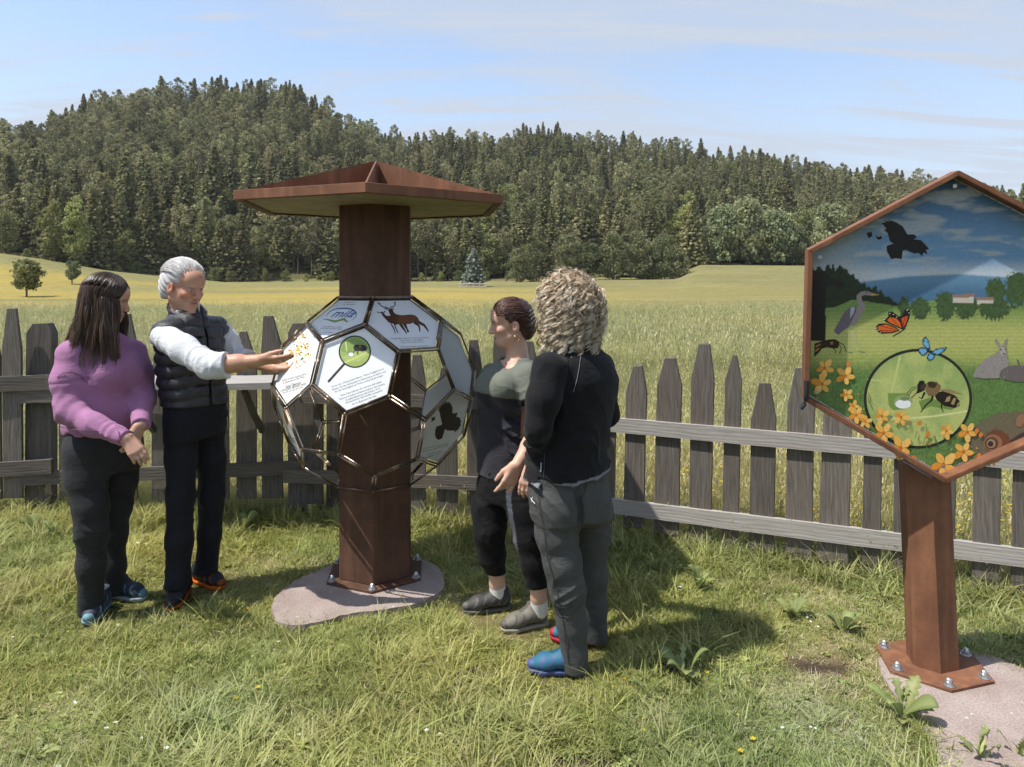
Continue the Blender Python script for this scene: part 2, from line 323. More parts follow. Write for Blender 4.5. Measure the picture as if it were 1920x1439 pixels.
def spruce(seed, h=18., rad_=.17, c0=(.155, .160, .078), c1=(.30, .29, .135), nwh=34, leaf=.52, bare=.06, droop=.35):
    g = np.random.default_rng(seed); P, N, C = [], [], []
    for k in range(nwh):
        t = bare+(1-bare)*(k+g.uniform(-.3, .3))/nwh; t = min(max(t, bare), .995); z = t*h
        L = h*rad_*(1-t)**.78*g.uniform(.8, 1.15)+.12
        nb = int(7+L*1.6); a0 = g.uniform(0, 6.3)
        for b in range(nb):
            a = a0+b*2*np.pi/nb+g.uniform(-.25, .25); l = L*g.uniform(.6, 1.12); ns = int(4+l*4.2)
            s = g.uniform(.12, 1, ns)**.8; dz = -droop*l*s**1.3+.18*l*s**3
            lat = g.normal(0, .13, ns)*l*(1.1-s)
            p = np.c_[np.cos(a)*l*s-np.sin(a)*lat, np.sin(a)*l*s+np.cos(a)*lat, z+dz+g.normal(0, .07, ns)]
            P.append(p); N.append(np.tile([np.cos(a)*.45, np.sin(a)*.45, .8], (ns, 1)))
            w = np.clip(s*.9+g.normal(0, .2, ns), 0, 1)[:, None]*g.uniform(.6, 1.1); C.append(np.array(c0)*(1-w)+np.array(c1)*w)
    P, N, C = map(np.concatenate, (P, N, C)); return leafquads(g, P, N, leaf, C, .55)
def clumpy(seed, h, clumps, leaf, c0, c1, per=70, flat=.5):
    """clumps: list of (x,y,z,rx,ry,rz)"""
    g = np.random.default_rng(seed); P, N, C = [], [], []
    for cx_, cy_, cz_, rx, ry, rz in clumps:
        n = int(per*g.uniform(.7, 1.3)); d = rand_dirs(g, n); r = g.uniform(.45, 1.08, n)[:, None]
        r *= (.8+.4*vnoise(d[:, 0]*3+cx_, d[:, 1]*3+cy_, d[:, 2]*3+cz_, seed))[:, None]
        P.append(np.array((cx_, cy_, cz_))+d*r*np.array((rx, ry, rz))); N.append(d*.7+np.array((0, 0, .5)))
        w = np.clip(g.uniform(.15, .85)+g.normal(0, .2, n), 0, 1)[:, None]; C.append(np.array(c0)*(1-w)+np.array(c1)*w)
    P, N, C = map(np.concatenate, (P, N, C)); return leafquads(g, P, N, leaf, C, flat)
def pine(seed, h=17., c0=(.19, .19, .096), c1=(.345, .33, .165)):
    g = np.random.default_rng(seed); cl = []
    z0 = h*g.uniform(.34, .45)
    for k in range(26):
        t = (k+.5)/26; z = z0+(h-z0)*t; R0 = h*.15*np.sin(np.pi*min(1, .18+.82*(1-t)))**.8*g.uniform(.7, 1.2)+.3
        a = k*2.4+g.uniform(-.5, .5); rr = R0*g.uniform(.45, 1.) if t < .93 else 0; s = h*.07*g.uniform(.7, 1.15)*(1.15-.5*t)
        cl.append((np.cos(a)*rr, np.sin(a)*rr, z, s*1.15, s*1.15, s*.85))
    return clumpy(seed+1, h, cl, .40, c0, c1, 62, .35)
def broad(seed, h=13., c0=(.15, .175, .068), c1=(.28, .29, .12), wide=.36, leaf=.42, base=.12, n=34, per=70, top=1.0):
    g = np.random.default_rng(seed); cl = []
    for k in range(n):
        t = g.uniform(0, 1)**.85; z = h*(base+.03+(1-base-.1)*t); R0 = h*wide*np.sin(np.pi*(.14+.80*t))**.75*top
        a = g.uniform(0, 6.3); rr = R0*g.uniform(.3, .85); s = h*.115*g.uniform(.6, 1.3)*(wide/.36)**.5
        cl.append((np.cos(a)*rr, np.sin(a)*rr, z, s, s, s*.85))
    return clumpy(seed+1, h, cl, leaf, c0, c1, per, .3)
def trunk_np(h, r, lean=0., seed=0, limbs=0, spread=.25):
    g = np.random.default_rng(seed); t = np.linspace(0, 1, 8)
    polys = [np.c_[lean*t*t*h+.01*h*np.sin(t*5+seed)*t, .008*h*np.sin(t*4+seed*2)*t, t*h-.3*(t == 0)]]; rad_ = [r*(1-.88*t)+.01]
    for k in range(limbs):
        s = g.uniform(.22, .8); a = g.uniform(0, 6.3); l = h*spread*g.uniform(.5, 1)*(1.1-s*.7); q = np.linspace(0, 1, 5)
        polys.append(np.c_[polys[0][0, 0]+np.cos(a)*l*q, np.sin(a)*l*q, s*h+l*.55*q]); rad_.append(r*.4*(1-s*.6)*(1-.8*q)+.008)
    v, f, _ = tubes(polys, rad_, 6); return v, f
PROTO = {}
def proto(kind, crown, trunk_args):
    me = mesh_np(kind+'_crown', *crown[:2], crown[2]); me.materials.append(MAT_TREE)
    tv, tf = trunk_np(*trunk_args); tm = mesh_np(kind+'_trunk', tv, tf, None, True); tm.materials.append(MAT_BARK)
    PROTO[kind] = (me, tm, crown, (tv, tf))
for i in range(4):
    proto(f'spruce{i}', spruce(100+i, 18, (.205, .24, .22, .185)[i], nwh=(36, 40, 30, 34)[i]), (17.5, .22, 0, i, 0))
    proto(f'pine{i}', pine(200+i), (16.5, .24, .01*(i-1), i, 7, .13))
for i in range(3):
    proto(f'broad{i}', broad(300+i, 13, wide=(.34, .28, .40)[i]), (11.5, .22, 0, i, 9, .3))
for i in range(2):
    proto(f'lightbroad{i}', broad(320+i, 13, (.19, .215, .068), (.36, .365, .14), wide=.27), (12, .2, 0, i, 8, .25))
def tree(kind, name, loc, height, label, group=None, rz=None, native=None, sx=1.):
    h0 = {'s': 18., 'p': 17., 'b': 13., 'l': 13.}[kind[0]] if native is None else native; s = height/h0
    o = empty(name, loc, label, 'tree', group); o.rotation_euler = (0, 0, random.uniform(0, 6.28) if rz is None else rz); o.scale = (s*sx, s*sx, s)
    link('crown', PROTO[kind][0], None, o); link('trunk', PROTO[kind][1], None, o); return o
# ------------------------------------------------------------------ point instancing for uncountable plants ("stuff")
def scatter(name, pts, rot, scl, idx, tint, protos, kind='stuff'):
    """protos: list of unlinked objects; one instance at each point"""
    coll = bpy.data.collections.new(name+'_kinds')
    for i, po in enumerate(protos): po.name = f'{name}_kind_{i:02d}'; coll.objects.link(po)
    me = bpy.data.meshes.new(name); me.vertices.add(len(pts)); me.vertices.foreach_set('co', np.ascontiguousarray(pts, np.float32).ravel())
    def at(n, t, d, key):
        a = me.attributes.new(n, t, 'POINT'); a.data.foreach_set(key, np.ascontiguousarray(d).ravel())
    at('rot', 'FLOAT_VECTOR', np.asarray(rot, np.float32), 'vector'); at('scl', 'FLOAT_VECTOR', np.asarray(scl, np.float32), 'vector')
    at('pick', 'INT', np.asarray(idx, np.int32), 'value'); t4 = np.ones((len(pts), 4), np.float32); t4[:, :3] = tint; at('tint', 'FLOAT_COLOR', t4, 'color')
    o = link(name, me); g = bpy.data.node_groups.new(name, 'GeometryNodeTree')
    g.interface.new_socket('Geometry', in_out='INPUT', socket_type='NodeSocketGeometry'); g.interface.new_socket('Geometry', in_out='OUTPUT', socket_type='NodeSocketGeometry')
    N = g.nodes; L = g.links; gi = N.new('NodeGroupInput'); go = N.new('NodeGroupOutput')
    iop = N.new('GeometryNodeInstanceOnPoints'); ci = N.new('GeometryNodeCollectionInfo'); ci.inputs['Collection'].default_value = coll
    ci.inputs['Separate Children'].default_value = True; ci.inputs['Reset Children'].default_value = True
    def na_(n, t):
        a = N.new('GeometryNodeInputNamedAttribute'); a.data_type = t; a.inputs['Name'].default_value = n; return a.outputs[0]
    e2r = N.new('FunctionNodeEulerToRotation'); L.new(na_('rot', 'FLOAT_VECTOR'), e2r.inputs[0])
    L.new(gi.outputs[0], iop.inputs['Points']); L.new(ci.outputs[0], iop.inputs['Instance']); iop.inputs['Pick Instance'].default_value = True
    L.new(na_('pick', 'INT'), iop.inputs['Instance Index']); L.new(e2r.outputs[0], iop.inputs['Rotation']); L.new(na_('scl', 'FLOAT_VECTOR'), iop.inputs['Scale'])
    L.new(iop.outputs[0], go.inputs[0]); md = o.modifiers.new('scatter', 'NODES'); md.node_group = g
    if kind: o['kind'] = kind
    return o
# ------------------------------------------------------------------ the wooded hill
pk = [f'spruce{i}' for i in range(4)]+[f'pine{i}' for i in range(4)]+['broad0', 'broad1', 'broad2', 'lightbroad0', 'lightbroad1']
tp = []
for kname in pk:
    (cv_, cf_, cc_), (tv, tf) = PROTO[kname][2], PROTO[kname][3]
    me = mesh_np('t', np.r_[cv_, tv], [cf_, tf+len(cv_)], np.r_[cc_, np.tile((.13, .10, .08), (len(tv), 1))]); me.materials.append(MAT_FOREST)
    tp.append(bpy.data.objects.new('t', me))
g = np.random.default_rng(5)
NT_ = 5200; uu = g.uniform(-260, 2180, NT_); yb_, zb_, yc_, zc2 = prof(uu)
tt = g.uniform(0, 1.13, NT_)**.9; yy = yb_+5+(yc_-yb_)*tt; xx = (uu-CX)*yy/FOC
keep = g.uniform(0, 1, NT_) < (yy/yc_)**1.0
order = []; cell = {}
for i in np.argsort(g.uniform(size=NT_)):
    if not keep[i]: continue
    c_ = (int(xx[i]//3.6), int(yy[i]//3.6)); ok = True
    for a in (-1, 0, 1):
        for b in (-1, 0, 1):
            for j in cell.get((c_[0]+a, c_[1]+b), ()):
                if (xx[i]-xx[j])**2+(yy[i]-yy[j])**2 < 3.0**2: ok = False
    if ok: cell.setdefault(c_, []).append(i); order.append(i)
order = np.array(order); fx, fy, fu, ft = xx[order], yy[order], uu[order], tt[order]; nf_ = len(order)
sp_p = vnoise(fx/22, fy/22, 0, 71)+g.normal(0, .16, nf_)+np.where(fu > 760, .03, -.16)+np.where(ft < .25, .12, 0)
pick = np.where(sp_p > .5, g.integers(0, 4, nf_), 4+g.integers(0, 4, nf_))
bl = (vnoise(fx/13, fy/13, 0, 73)+g.normal(0, .1, nf_)) > .74; pick = np.where(bl, 8+g.integers(0, 5, nf_), pick)
hh = np.where(pick < 4, g.uniform(.60, 1.12, nf_), np.where(pick < 8, g.uniform(.58, 1.12, nf_), g.uniform(.6, 1.0, nf_)))*np.where(ft < .3, 1.08, .92)
ws = np.where(pick < 4, g.uniform(.95, 1.3, nf_), g.uniform(.85, 1.15, nf_))
tint = np.ones((nf_, 3))*g.uniform(.8, 1.2, nf_)[:, None]*np.where(pick < 4, 1, 1)[:, None]
scatter('hillside_forest', np.c_[fx, fy, terrain(fx, fy)-.3], np.c_[g.normal(0, .025, nf_), g.normal(0, .025, nf_), g.uniform(0, 6.28, nf_)], np.c_[hh*ws, hh*ws, hh], pick, tint, tp)
tag(bpy.data.objects['hillside_forest'], 'dense mixed conifer forest covering the whole hill behind the meadow', 'forest')
# ------------------------------------------------------------------ single trees along the foot of the wood and in the meadow
g = np.random.default_rng(12)
us = np.arange(-40, 1990, 15.5)
EDGE = {'s': ('spruce_tree', 'dark pointed spruce in the front row of the forest edge', 'spruces of the forest edge'), 'p': ('pine_tree', 'grey-green pine with bare lower trunk in the front row of the forest edge', 'pines of the forest edge'), 'b': ('broadleaf_tree', 'rounded leafy tree in the front row of the forest edge', 'leafy trees of the forest edge')}
for u in us:
    u = u+g.uniform(-6, 6); yb, zb, yc, zc_ = prof(np.array([u])); y = float(yb[0])+g.uniform(-1, 9); x = (u-CX)*y/FOC
    if 1040 < u < 1300 and g.uniform() < .5: continue
    q = g.uniform(); k = 's' if q < .52 else 'p' if q < .78 else 'b'
    if 500 < u < 640: k = 'p' if q < .75 else 's'
    if 1320 < u < 1520: k = 'b' if q < .8 else 's'
    if 760 < u < 900: k = 's' if q < .5 else 'p'
    h = {'s': g.uniform(13, 19), 'p': g.uniform(12, 17), 'b': g.uniform(7.5, 12)}[k]
    if k == 'b' and 1320 < u < 1520: h = g.uniform(12, 16.5)
    kind = {'s': 'spruce', 'p': 'pine', 'b': 'broad'}[k]+str(g.integers(0, 3)); nm, lb, gp = EDGE[k]
    tree(kind, nm, (x, y, float(terrain(x, y))-.2), h, lb, gp, sx=g.uniform(.9, 1.2))
for u in np.arange(-20, 1000, 31):            # shrubs at the wood's foot
    u = u+g.uniform(-12, 12); yb, *_ = prof(np.array([u])); y = float(yb[0])-g.uniform(1, 6); x = (u-CX)*y/FOC
    tree(['broad0', 'broad2', 'lightbroad0'][g.integers(0, 3)], 'shrub', (x, y, float(terrain(x, y))-.4), g.uniform(1.6, 3.6), 'low round shrub in front of the forest edge', 'shrubs of the forest edge', sx=g.uniform(1.1, 1.6))
def special(kind, name, px, py, top, label, sx=1., native=None):
    p = on_ground(px, py); return tree(kind, name, (p[0], p[1], p[2]-.1), (py-top)*p[1]/FOC, label, None, sx=sx, native=native)
proto('bushtree', broad(401, 13, (.13, .145, .055), (.26, .26, .11), wide=.46, leaf=.75, base=.26, n=46, per=60), (11, .35, .02, 3, 12, .42))
proto('slimtree', broad(403, 13, (.10, .125, .06), (.19, .21, .10), wide=.30, leaf=.6, base=.2, n=30, per=60), (11, .3, .03, 5, 9, .3))
proto('bluespruce', spruce(405, 18, .27, (.19, .225, .185), (.36, .40, .34), 34, .75, .03, .16), (17, .3, 0, 5, 0))
proto('willow', broad(407, 13, (.12, .138, .066), (.225, .235, .118), wide=.44, leaf=.42, base=.0, n=60, per=80), (9, .3, 0, 6, 8, .3))
proto('roundtree', broad(409, 13, (.165, .19, .10), (.31, .335, .175), wide=.42, leaf=.5, base=.0, n=60, per=80), (9, .3, 0, 6, 8, .3))
special('bushtree', 'field_tree', 50, 557, 486, 'lone round bushy tree standing in the meadow at the far left', native=13.)
special('slimtree', 'field_tree', 135, 533, 482, 'small slender grey-green tree near the forest edge left of the brown hair', native=13.)
special('bluespruce', 'blue_spruce', 888, 538, 464, 'pale blue-green spruce inside the little wooden fence', sx=1.35, native=18.)
for px, py, top, sx in ((970, 533, 462, .75), (1006, 531, 448, .9), (1065, 527, 436, .95), (1105, 524, 452, 1.), (1150, 522, 432, .8), (1200, 522, 430, .9), (1240, 522, 434, .8), (1265, 521, 462, 1.2), (1215, 522, 470, 1.2)):
    p = on_ground(px, min(py, 533)); p = np.array(((px-CX)*150/FOC, 150., 0)); p[2] = terrain(p[0], p[1]); base = CY-FOC*(p[2]-CAMH)/150
    tree('willow', 'bushy_tree', (p[0], p[1], p[2]-.2), (base-top)*150/FOC, 'dense grey-green bushy tree of the clump in front of the woods behind the curly hair', 'bushy trees of the clump', sx=sx, native=13.)
for px, py, top, sx in ((1352, 492, 385, .9), (1400, 494, 372, .95), (1450, 497, 392, 1.), (1495, 499, 420, .9), (1560, 502, 380, .9)):
    y = 190.; x = (px-CX)*y/FOC; z = float(terrain(x, y)); base = CY-FOC*(z-CAMH)/y
    tree('roundtree', 'round_tree', (x, y, z-.2), (base-top)*y/FOC, 'tall pale green round-crowned tree left of the hexagonal sign', 'round trees left of the sign', sx=sx, native=13.)
for px, top in ((98, 372), (141, 362)):
    y = 148.; x = (px-CX)*y/FOC; z = float(terrain(x, y)); base = CY-FOC*(z-CAMH)/y
    tree('lightbroad1', 'birch_tree', (x, y, z-.2), (base-top)*y/FOC, 'bright green birch of the pair at the left forest edge', 'pair of birches', sx=.75)
# little fence round the blue spruce
p = on_ground(888, 540); m = NT('pale_timber'); MAT_PALE = m.done((.55, .49, .40), .8, .2)
ff = empty('paddock_fence', tuple(p), 'small pale timber fence round the young blue spruce in the far meadow', 'fence'); s_ = p[1]/FOC
for i in range(5): link('post', box_mesh('post', .12, .12, 12*s_, .01), MAT_PALE, ff, ((-24+i*12)*s_, -1.2-abs(i-2)*.25, 4*s_))
for zz in (3, 7.5): link('rail', box_mesh('rail', 50*s_, .06, 2.2*s_, .01), MAT_PALE, ff, (0, -1.9, zz*s_))
# boulder at the foot of the wood
p = on_ground(722, 527); bm = bmesh.new(); bmesh.ops.create_icosphere(bm, subdivisions=3, radius=1)
for v in bm.verts: v.co *= 1+.35*(float(vnoise(v.co.x*2, v.co.y*2, v.co.z*2, 9))-.5); v.co.z *= .55
me = bpy.data.meshes.new('boulder'); bm.to_mesh(me); bm.free(); m = NT('pale_rock'); tc = m.coord(); MAT_ROCK = m.done(m.mix(m.ramp(m.noise(tc, 3, 5), .3, .7), (.22, .20, .18), (.42, .40, .38)), .9, .2)
o = link('boulder', me, MAT_ROCK, None, (p[0], p[1]-1, p[2]+.3)); o.scale = (1.6, 1, 1); tag(o, 'pale boulder at the forest edge left of the pillar', 'rock')
# ------------------------------------------------------------------ picket fence
def wood_mat(name, dark, light, warm):
    m = NT(name); oi = m.new('ShaderNodeObjectInfo').outputs['Random']; tc = m.coord()
    off = m.new('ShaderNodeVectorMath', {0: tc, 1: m.new('ShaderNodeCombineXYZ', {0: m.math('MULTIPLY', oi, 31.), 1: m.math('MULTIPLY', oi, 17.), 2: m.math('MULTIPLY', oi, 53.)}).outputs[0]}, operation='ADD').outputs[0]
    warp = m.noise(m.mapping(off, (3, 3, 1.6)), 1.6, 3, .5)
    st = m.new('ShaderNodeVectorMath', {0: m.mapping(off, (1, 1, .045)), 1: m.new('ShaderNodeCombineXYZ', {0: m.math('MULTIPLY', warp, .06)}).outputs[0]}, operation='ADD').outputs[0]
    gr = m.noise(st, 120, 5, .7); big = m.noise(m.mapping(off, (7, 7, 1.7)), 1.5, 4)
    ring = m.new('ShaderNodeTexWave', {'Vector': m.mapping(off, (1, 1, .09)), 'Scale': 16, 'Distortion': 9, 'Detail': 3, 'Detail Scale': 1.2}).outputs['Fac']
    c = m.mix(m.ramp(gr, .32, .68), dark, light); c = m.mix(m.math('MULTIPLY', m.ramp(ring, .5, 1.), .28), c, dark)
    c = m.mix(m.ramp(big, .45, .75), c, m.mix(.5, c, warm)); c = jitter_hsv(m, c, .16, oi)
    h = m.math('ADD', gr, m.math('MULTIPLY', ring, .6)); return m.done(c, .82, .2, m.bump(h, .3, .003))
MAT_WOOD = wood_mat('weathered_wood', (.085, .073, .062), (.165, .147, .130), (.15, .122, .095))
MAT_WOOD_LIT = wood_mat('weathered_wood_sunlit', (.25, .232, .215), (.36, .338, .318), (.28, .245, .21))  # the weathered wood again, sunlight put into its colour
def ray_line(px, a, b):                 # where the sight line of column px meets the vertical plane a-b
    d = np.array(((px-CX)/FOC, 1.)); a, b = np.array(a, float), np.array(b, float); e = b-a
    t = np.linalg.solve(np.c_[d, -e], a); return d*t[0]
def on_line(px, py, ln):
    p = ray_line(px, *ln); return np.array((p[0], p[1], CAMH-(py-CY)*p[1]/FOC))
LA = ((-4.6, 5.13), (-2., 5.13)); LB = ((-4.6, 5.17), (-1.2, 5.17)); LC = ((-1.62, 5.13), (.2, 4.90)); LR = ((.10, 5.005), (2.634, 3.755))
def picket(root, ln, xl, xr, top, bot, tl=None, tr=None, sh=None, lean=0., th=.024, name='slat', chamfer=False, xb=None):
    """xl, xr: pixel edges at shoulder; tl, tr: edges of the cut top; top, bot, sh: pixel heights"""
    mid = (xl+xr)/2; c = on_line(mid, bot, ln); dpt = c[1]; e = np.array(ln[1])-np.array(ln[0]); e = e/np.linalg.norm(e)
    def loc(px, py):
        p = on_line(px, py, ln); return ((p[:2]-c[:2])@e, p[2]-c[2])
    tl = xl+(xr-xl)*.3 if tl is None else tl; tr = xr-(xr-xl)*.3 if tr is None else tr; sh = top+(xr-xl)*1.45 if sh is None else sh
    bl, br = xb if xb else (xl, xr)
    g = random.uniform; j = lambda: g(-.0025, .0025); pts = [loc(bl, bot), loc(br, bot), loc((br*.4+xr*.6), (bot+sh*2)/3), loc(xr, sh), loc(tr, top), loc(tl, top), loc(xl, sh), loc((bl*.4+xl*.6), (bot+sh*2)/3)]
    pts = [(x+j(), z+(j() if i > 3 else 0)) for i, (x, z) in enumerate(pts)]
    bm = bmesh.new(); lo = [bm.verts.new((x, -th/2, z)) for x, z in pts]; hi = [bm.verts.new((x, th/2, z)) for x, z in pts]; n = len(pts)
    bm.faces.new(lo); bm.faces.new(hi[::-1])
    for i in range(n): bm.faces.new((lo[i], hi[i], hi[(i+1) % n], lo[(i+1) % n]))
    bmesh.ops.recalc_face_normals(bm, faces=bm.faces); bmesh.ops.bevel(bm, geom=bm.edges[:], offset=.0028, segments=1, affect='EDGES')
    me = bpy.data.meshes.new(name); bm.to_mesh(me); bm.free()
    c = c+np.array((-e[1], e[0], 0))*max(th/2-.012, 0); o = link(name, me, MAT_WOOD, root, c-np.array(root.location)); o.rotation_euler = (R(g(-.8, .8)), R(lean), math.atan2(e[1], e[0])); return o
def bar(root, p, q, h, th, mat, name='rail', flat=0.):
    """board between world points p and q (centres of its front face): height h, thickness th; its long axis is local z"""
    p, q = np.array(p), np.array(q); d = q-p; L = np.linalg.norm(d); n = 14; ms = []
    bm = bmesh.new(); rings = []
    for i in range(n+1):
        t = i/n; w = .0035*math.sin(t*7+L*3)+random.uniform(-.0012, .0012); hh = h/2+random.uniform(-.0018, .0018)
        rings.append([bm.verts.new((x, y+w, t*L)) for x, y in ((-hh, 0), (hh, 0), (hh, th), (-hh, th))])
    for a, b in zip(rings, rings[1:]):
        for i in range(4): bm.faces.new((a[i], a[(i+1) % 4], b[(i+1) % 4], b[i]))
    bm.faces.new(rings[0][::-1]); bm.faces.new(rings[-1]); bmesh.ops.recalc_face_normals(bm, faces=bm.faces)
    me = bpy.data.meshes.new(name); bm.to_mesh(me); bm.free(); o = link(name, me, mat, root)
    z = Vector(d/L); y = Vector((-z.y, z.x, 0)).normalized() if not flat else Vector((0, 0, -1)); x = y.cross(z).normalized(); y = z.cross(x)
    o.matrix_local = Matrix.Translation(Vector(p-np.array(root.location))) @ Matrix((x, y, z)).transposed().to_4x4(); return o
def front(ln, px, py, off=.034):        # point on the camera side of the pickets
    p = on_line(px, py, ln); e = np.array(ln[1])-np.array(ln[0]); e = e/np.linalg.norm(e); nrm = np.array((e[1], -e[0]))
    k = off+.0; p2 = p[:2]+nrm*k; return np.array((p2[0], p2[1], p[2]))
fl = empty('picket_fence', (-2.9, 5.15, .1), 'weathered grey picket fence behind the pink sweatshirt and the quilted vest, with a flat plank', 'fence')
for a in [(8, 43, 578, 934, 18, 35, 655), (-62, -22, 600, 936), (-26, 4, 625, 936)]: picket(fl, LA, *a)
for a in [(112, 148, 640, 938), (158, 194, 606, 938), (222, 258, 588, 938, 233, 247, 640), (285, 318, 648, 940), (330, 366, 620, 940), (374, 398, 655, 938), (403, 430, 640, 936), (444, 481, 622, 935, 450, 463, 682), (492, 531, 592, 934, 496, 514, 655), (612, 648, 640, 950), (664, 700, 610, 950)]: picket(fl, LB, *a)
picket(fl, LB, 48, 97, 607, 952, 60, 88, 625, th=.075, name='post'); picket(fl, LB, 541, 589, 606, 958, 550, 578, 624, th=.075, name='post')
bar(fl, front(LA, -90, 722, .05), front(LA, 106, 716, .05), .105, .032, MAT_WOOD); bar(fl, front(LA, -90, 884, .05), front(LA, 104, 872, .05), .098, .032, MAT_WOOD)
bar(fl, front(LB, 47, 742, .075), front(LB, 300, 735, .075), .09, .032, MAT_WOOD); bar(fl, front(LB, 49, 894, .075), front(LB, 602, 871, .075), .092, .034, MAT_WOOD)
pk_ = bar(fl, (-2.62, 4.875, 1.005), (-1.55, 4.885, 1.005), .42, .042, MAT_WOOD_LIT, 'plank', 1.)
for xq in (-2.5, -1.75):
    bar(fl, (xq, 5.07, .62), (xq, 4.72, .955), .04, .03, MAT_WOOD, 'bracket')
fm = empty('picket_fence', (-.7, 5.0, .1), 'short weathered picket fence stretch seen through the round panel frame of the pillar', 'fence')
for a in [(590, 606, 650, 945), (716, 750, 650, 955), (768, 798, 665, 962, 775, 790, 715), (819, 858, 690, 964, 828, 850, 735), (876, 906, 638, 968, 880, 896, 700), (924, 958, 598, 975, 932, 950, 650), (975, 1010, 640, 982), (1028, 1062, 670, 985)]: picket(fm, LC, *a)
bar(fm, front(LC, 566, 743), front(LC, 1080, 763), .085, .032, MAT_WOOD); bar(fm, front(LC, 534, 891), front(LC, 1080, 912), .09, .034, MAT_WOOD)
fr = empty('picket_fence', (1.5, 4.3, .1), 'sunlit picket fence stretch with sun-brightened rails beside the hexagonal sign', 'fence')
for a in [(1086, 1118, 668, 975), (1129, 1158, 695, 980), (1174, 1213, 686, 990, 1187, 1204, 738, 0), (1232, 1278, 672, 1003, 1246, 1267, 724, 0), (1296, 1339, 645, 1018, 1311, 1331, 712, 0), (1359, 1390, 666, 1026, 1374, 1381, 713, 0), (1409, 1456, 718, 1038, 1424, 1444, 788, 0), (1476, 1528, 690, 1052, 1492, 1514, 760, 0), (1621, 1656, 700, 1076), (1679, 1727, 690, 1090), (1759, 1795, 720, 1100), (1828, 1879, 700, 1108), (1902, 1946, 690, 1120), (1970, 2022, 700, 1130), (2050, 2100, 690, 1150)]:
    w = 5 if len(a) > 7 else 6; picket(fr, LR, *a[:7], xb=(a[0]-w, a[1]-w))
picket(fr, LR, 1547, 1601, 690, 1072, 1562, 1588, 715, th=.08, name='post', xb=(1531, 1590))
bar(fr, front(LR, 1088, 790), front(LR, 2110, 880), .092, .034, MAT_WOOD_LIT); bar(fr, front(LR, 1080, 938), front(LR, 2110, 1068), .095, .036, MAT_WOOD_LIT)
# ------------------------------------------------------------------ rusted steel, slabs
def rust_mat(name, dark, mid, lit, sp=.35):
    m = NT(name); tc = m.coord(); a = m.noise(tc, 5, 6, .65); b = m.noise(tc, 60, 4, .7); d = m.noise(m.mapping(tc, (9, 9, .7)), 2.2, 4)
    s = m.new('ShaderNodeTexVoronoi', {'Vector': tc, 'Scale': 210}).outputs['Distance']
    c = m.mix(m.ramp(a, .3, .7), dark, mid); c = m.mix(m.math('MULTIPLY', m.ramp(d, .45, .75), .6), c, lit); c = m.mix(m.math('MULTIPLY', m.ramp(b, .5, .75), .5), c, dark)
    c = m.mix(m.math('MULTIPLY', m.ramp(s, .16, .05), .25), c, (.42, .30, .22)); return m.done(c, .72, sp, m.bump(b, .25, .002))
MAT_RUST = rust_mat('weathering_steel_shaded', (.062, .029, .017), (.108, .051, .030), (.155, .078, .046)); MAT_RUST_LIT = rust_mat('weathering_steel_lit', (.125, .054, .028), (.21, .090, .046), (.28, .13, .068))  # one rusted steel: shade put into the darker copy, sunlight into the brighter
m = NT('granite_slab'); tc = m.coord(); a = m.noise(tc, 4, 6, .6); b = m.noise(tc, 120, 3, .7); c = m.mix(m.ramp(a, .3, .7), (.27, .215, .19), (.36, .30, .275)); c = m.mix(.7, c, m.mix(m.ramp(b, .3, .7), (.62, .6, .6), (1.3, 1.28, 1.25)), 'MULTIPLY')
li = m.new('ShaderNodeTexVoronoi', {'Vector': tc, 'Scale': 15}).outputs['Distance']; c = m.mix(m.math('MULTIPLY', m.ramp(li, .12, .07), m.ramp(m.noise(tc, 3, 2), .5, .62)), c, (.62, .64, .62)); MAT_SLAB = m.done(c, .9, .2, m.bump(b, .5, .004))
m = NT('zinc_bolt'); MAT_BOLT = m.done((.55, .56, .57), .35, .5, None, .9)
m = NT('bronze_rod'); tc = m.coord(); c = m.mix(m.ramp(m.noise(tc, 30, 4), .35, .7), (.20, .15, .11), (.40, .31, .23)); MAT_ROD = m.done(c, .33, .5, None, .75)
m = NT('white_board'); tc = m.coord(); c = m.mix(m.ramp(m.noise(tc, 9, 4), .35, .7), (.74, .75, .76), (.79, .80, .80)); MAT_BOARD = m.done(c, .35, .4)
m = NT('grey_board'); MAT_BOARD_GREY = m.done((.30, .31, .29), .5, .3)
m = NT('ceiling_board'); tc = m.coord(); c = m.mix(m.ramp(m.noise(tc, 14, 6, .7), .3, .7), (.20, .165, .085), (.31, .26, .15)); MAT_SOFFIT = m.done(c, .7, .2)
def slab(name, pts, z, label):
    P = [((px-CX)*(FOC*(CAMH-z)/(py-CY))/FOC, FOC*(CAMH-z)/(py-CY)) for px, py in pts]
    q = []                                  # rounded, slightly ragged outline
    for i in range(len(P)):
        a, b, c_, d_ = (np.array(P[(i+k) % len(P)]) for k in (-1, 0, 1, 2))
        for t in np.linspace(0, 1, 6)[:-1]:
            q.append(.5*((2*b)+(-a+c_)*t+(2*a-5*b+4*c_-d_)*t*t+(-a+3*b-3*c_+d_)*t**3)+rng.normal(0, .003, 2))
    c = np.mean(q, 0); o = link(name, prism_mesh(name, [tuple(p-c) for p in q], -.1, 0), MAT_SLAB, None, (c[0], c[1], z)); tag(o, label, 'slab'); return o, np.array(q)
SLAB_Z = .035
slab_p, SP = slab('stone_slab', [(511, 1132), (513, 1152), (524, 1166), (552, 1172), (600, 1166), (650, 1152), (710, 1144), (770, 1134), (815, 1116), (832, 1100), (832, 1080), (816, 1060), (790, 1050), (720, 1048), (640, 1054), (578, 1078), (532, 1104)], SLAB_Z, 'pale granite slab under the roofed pillar')
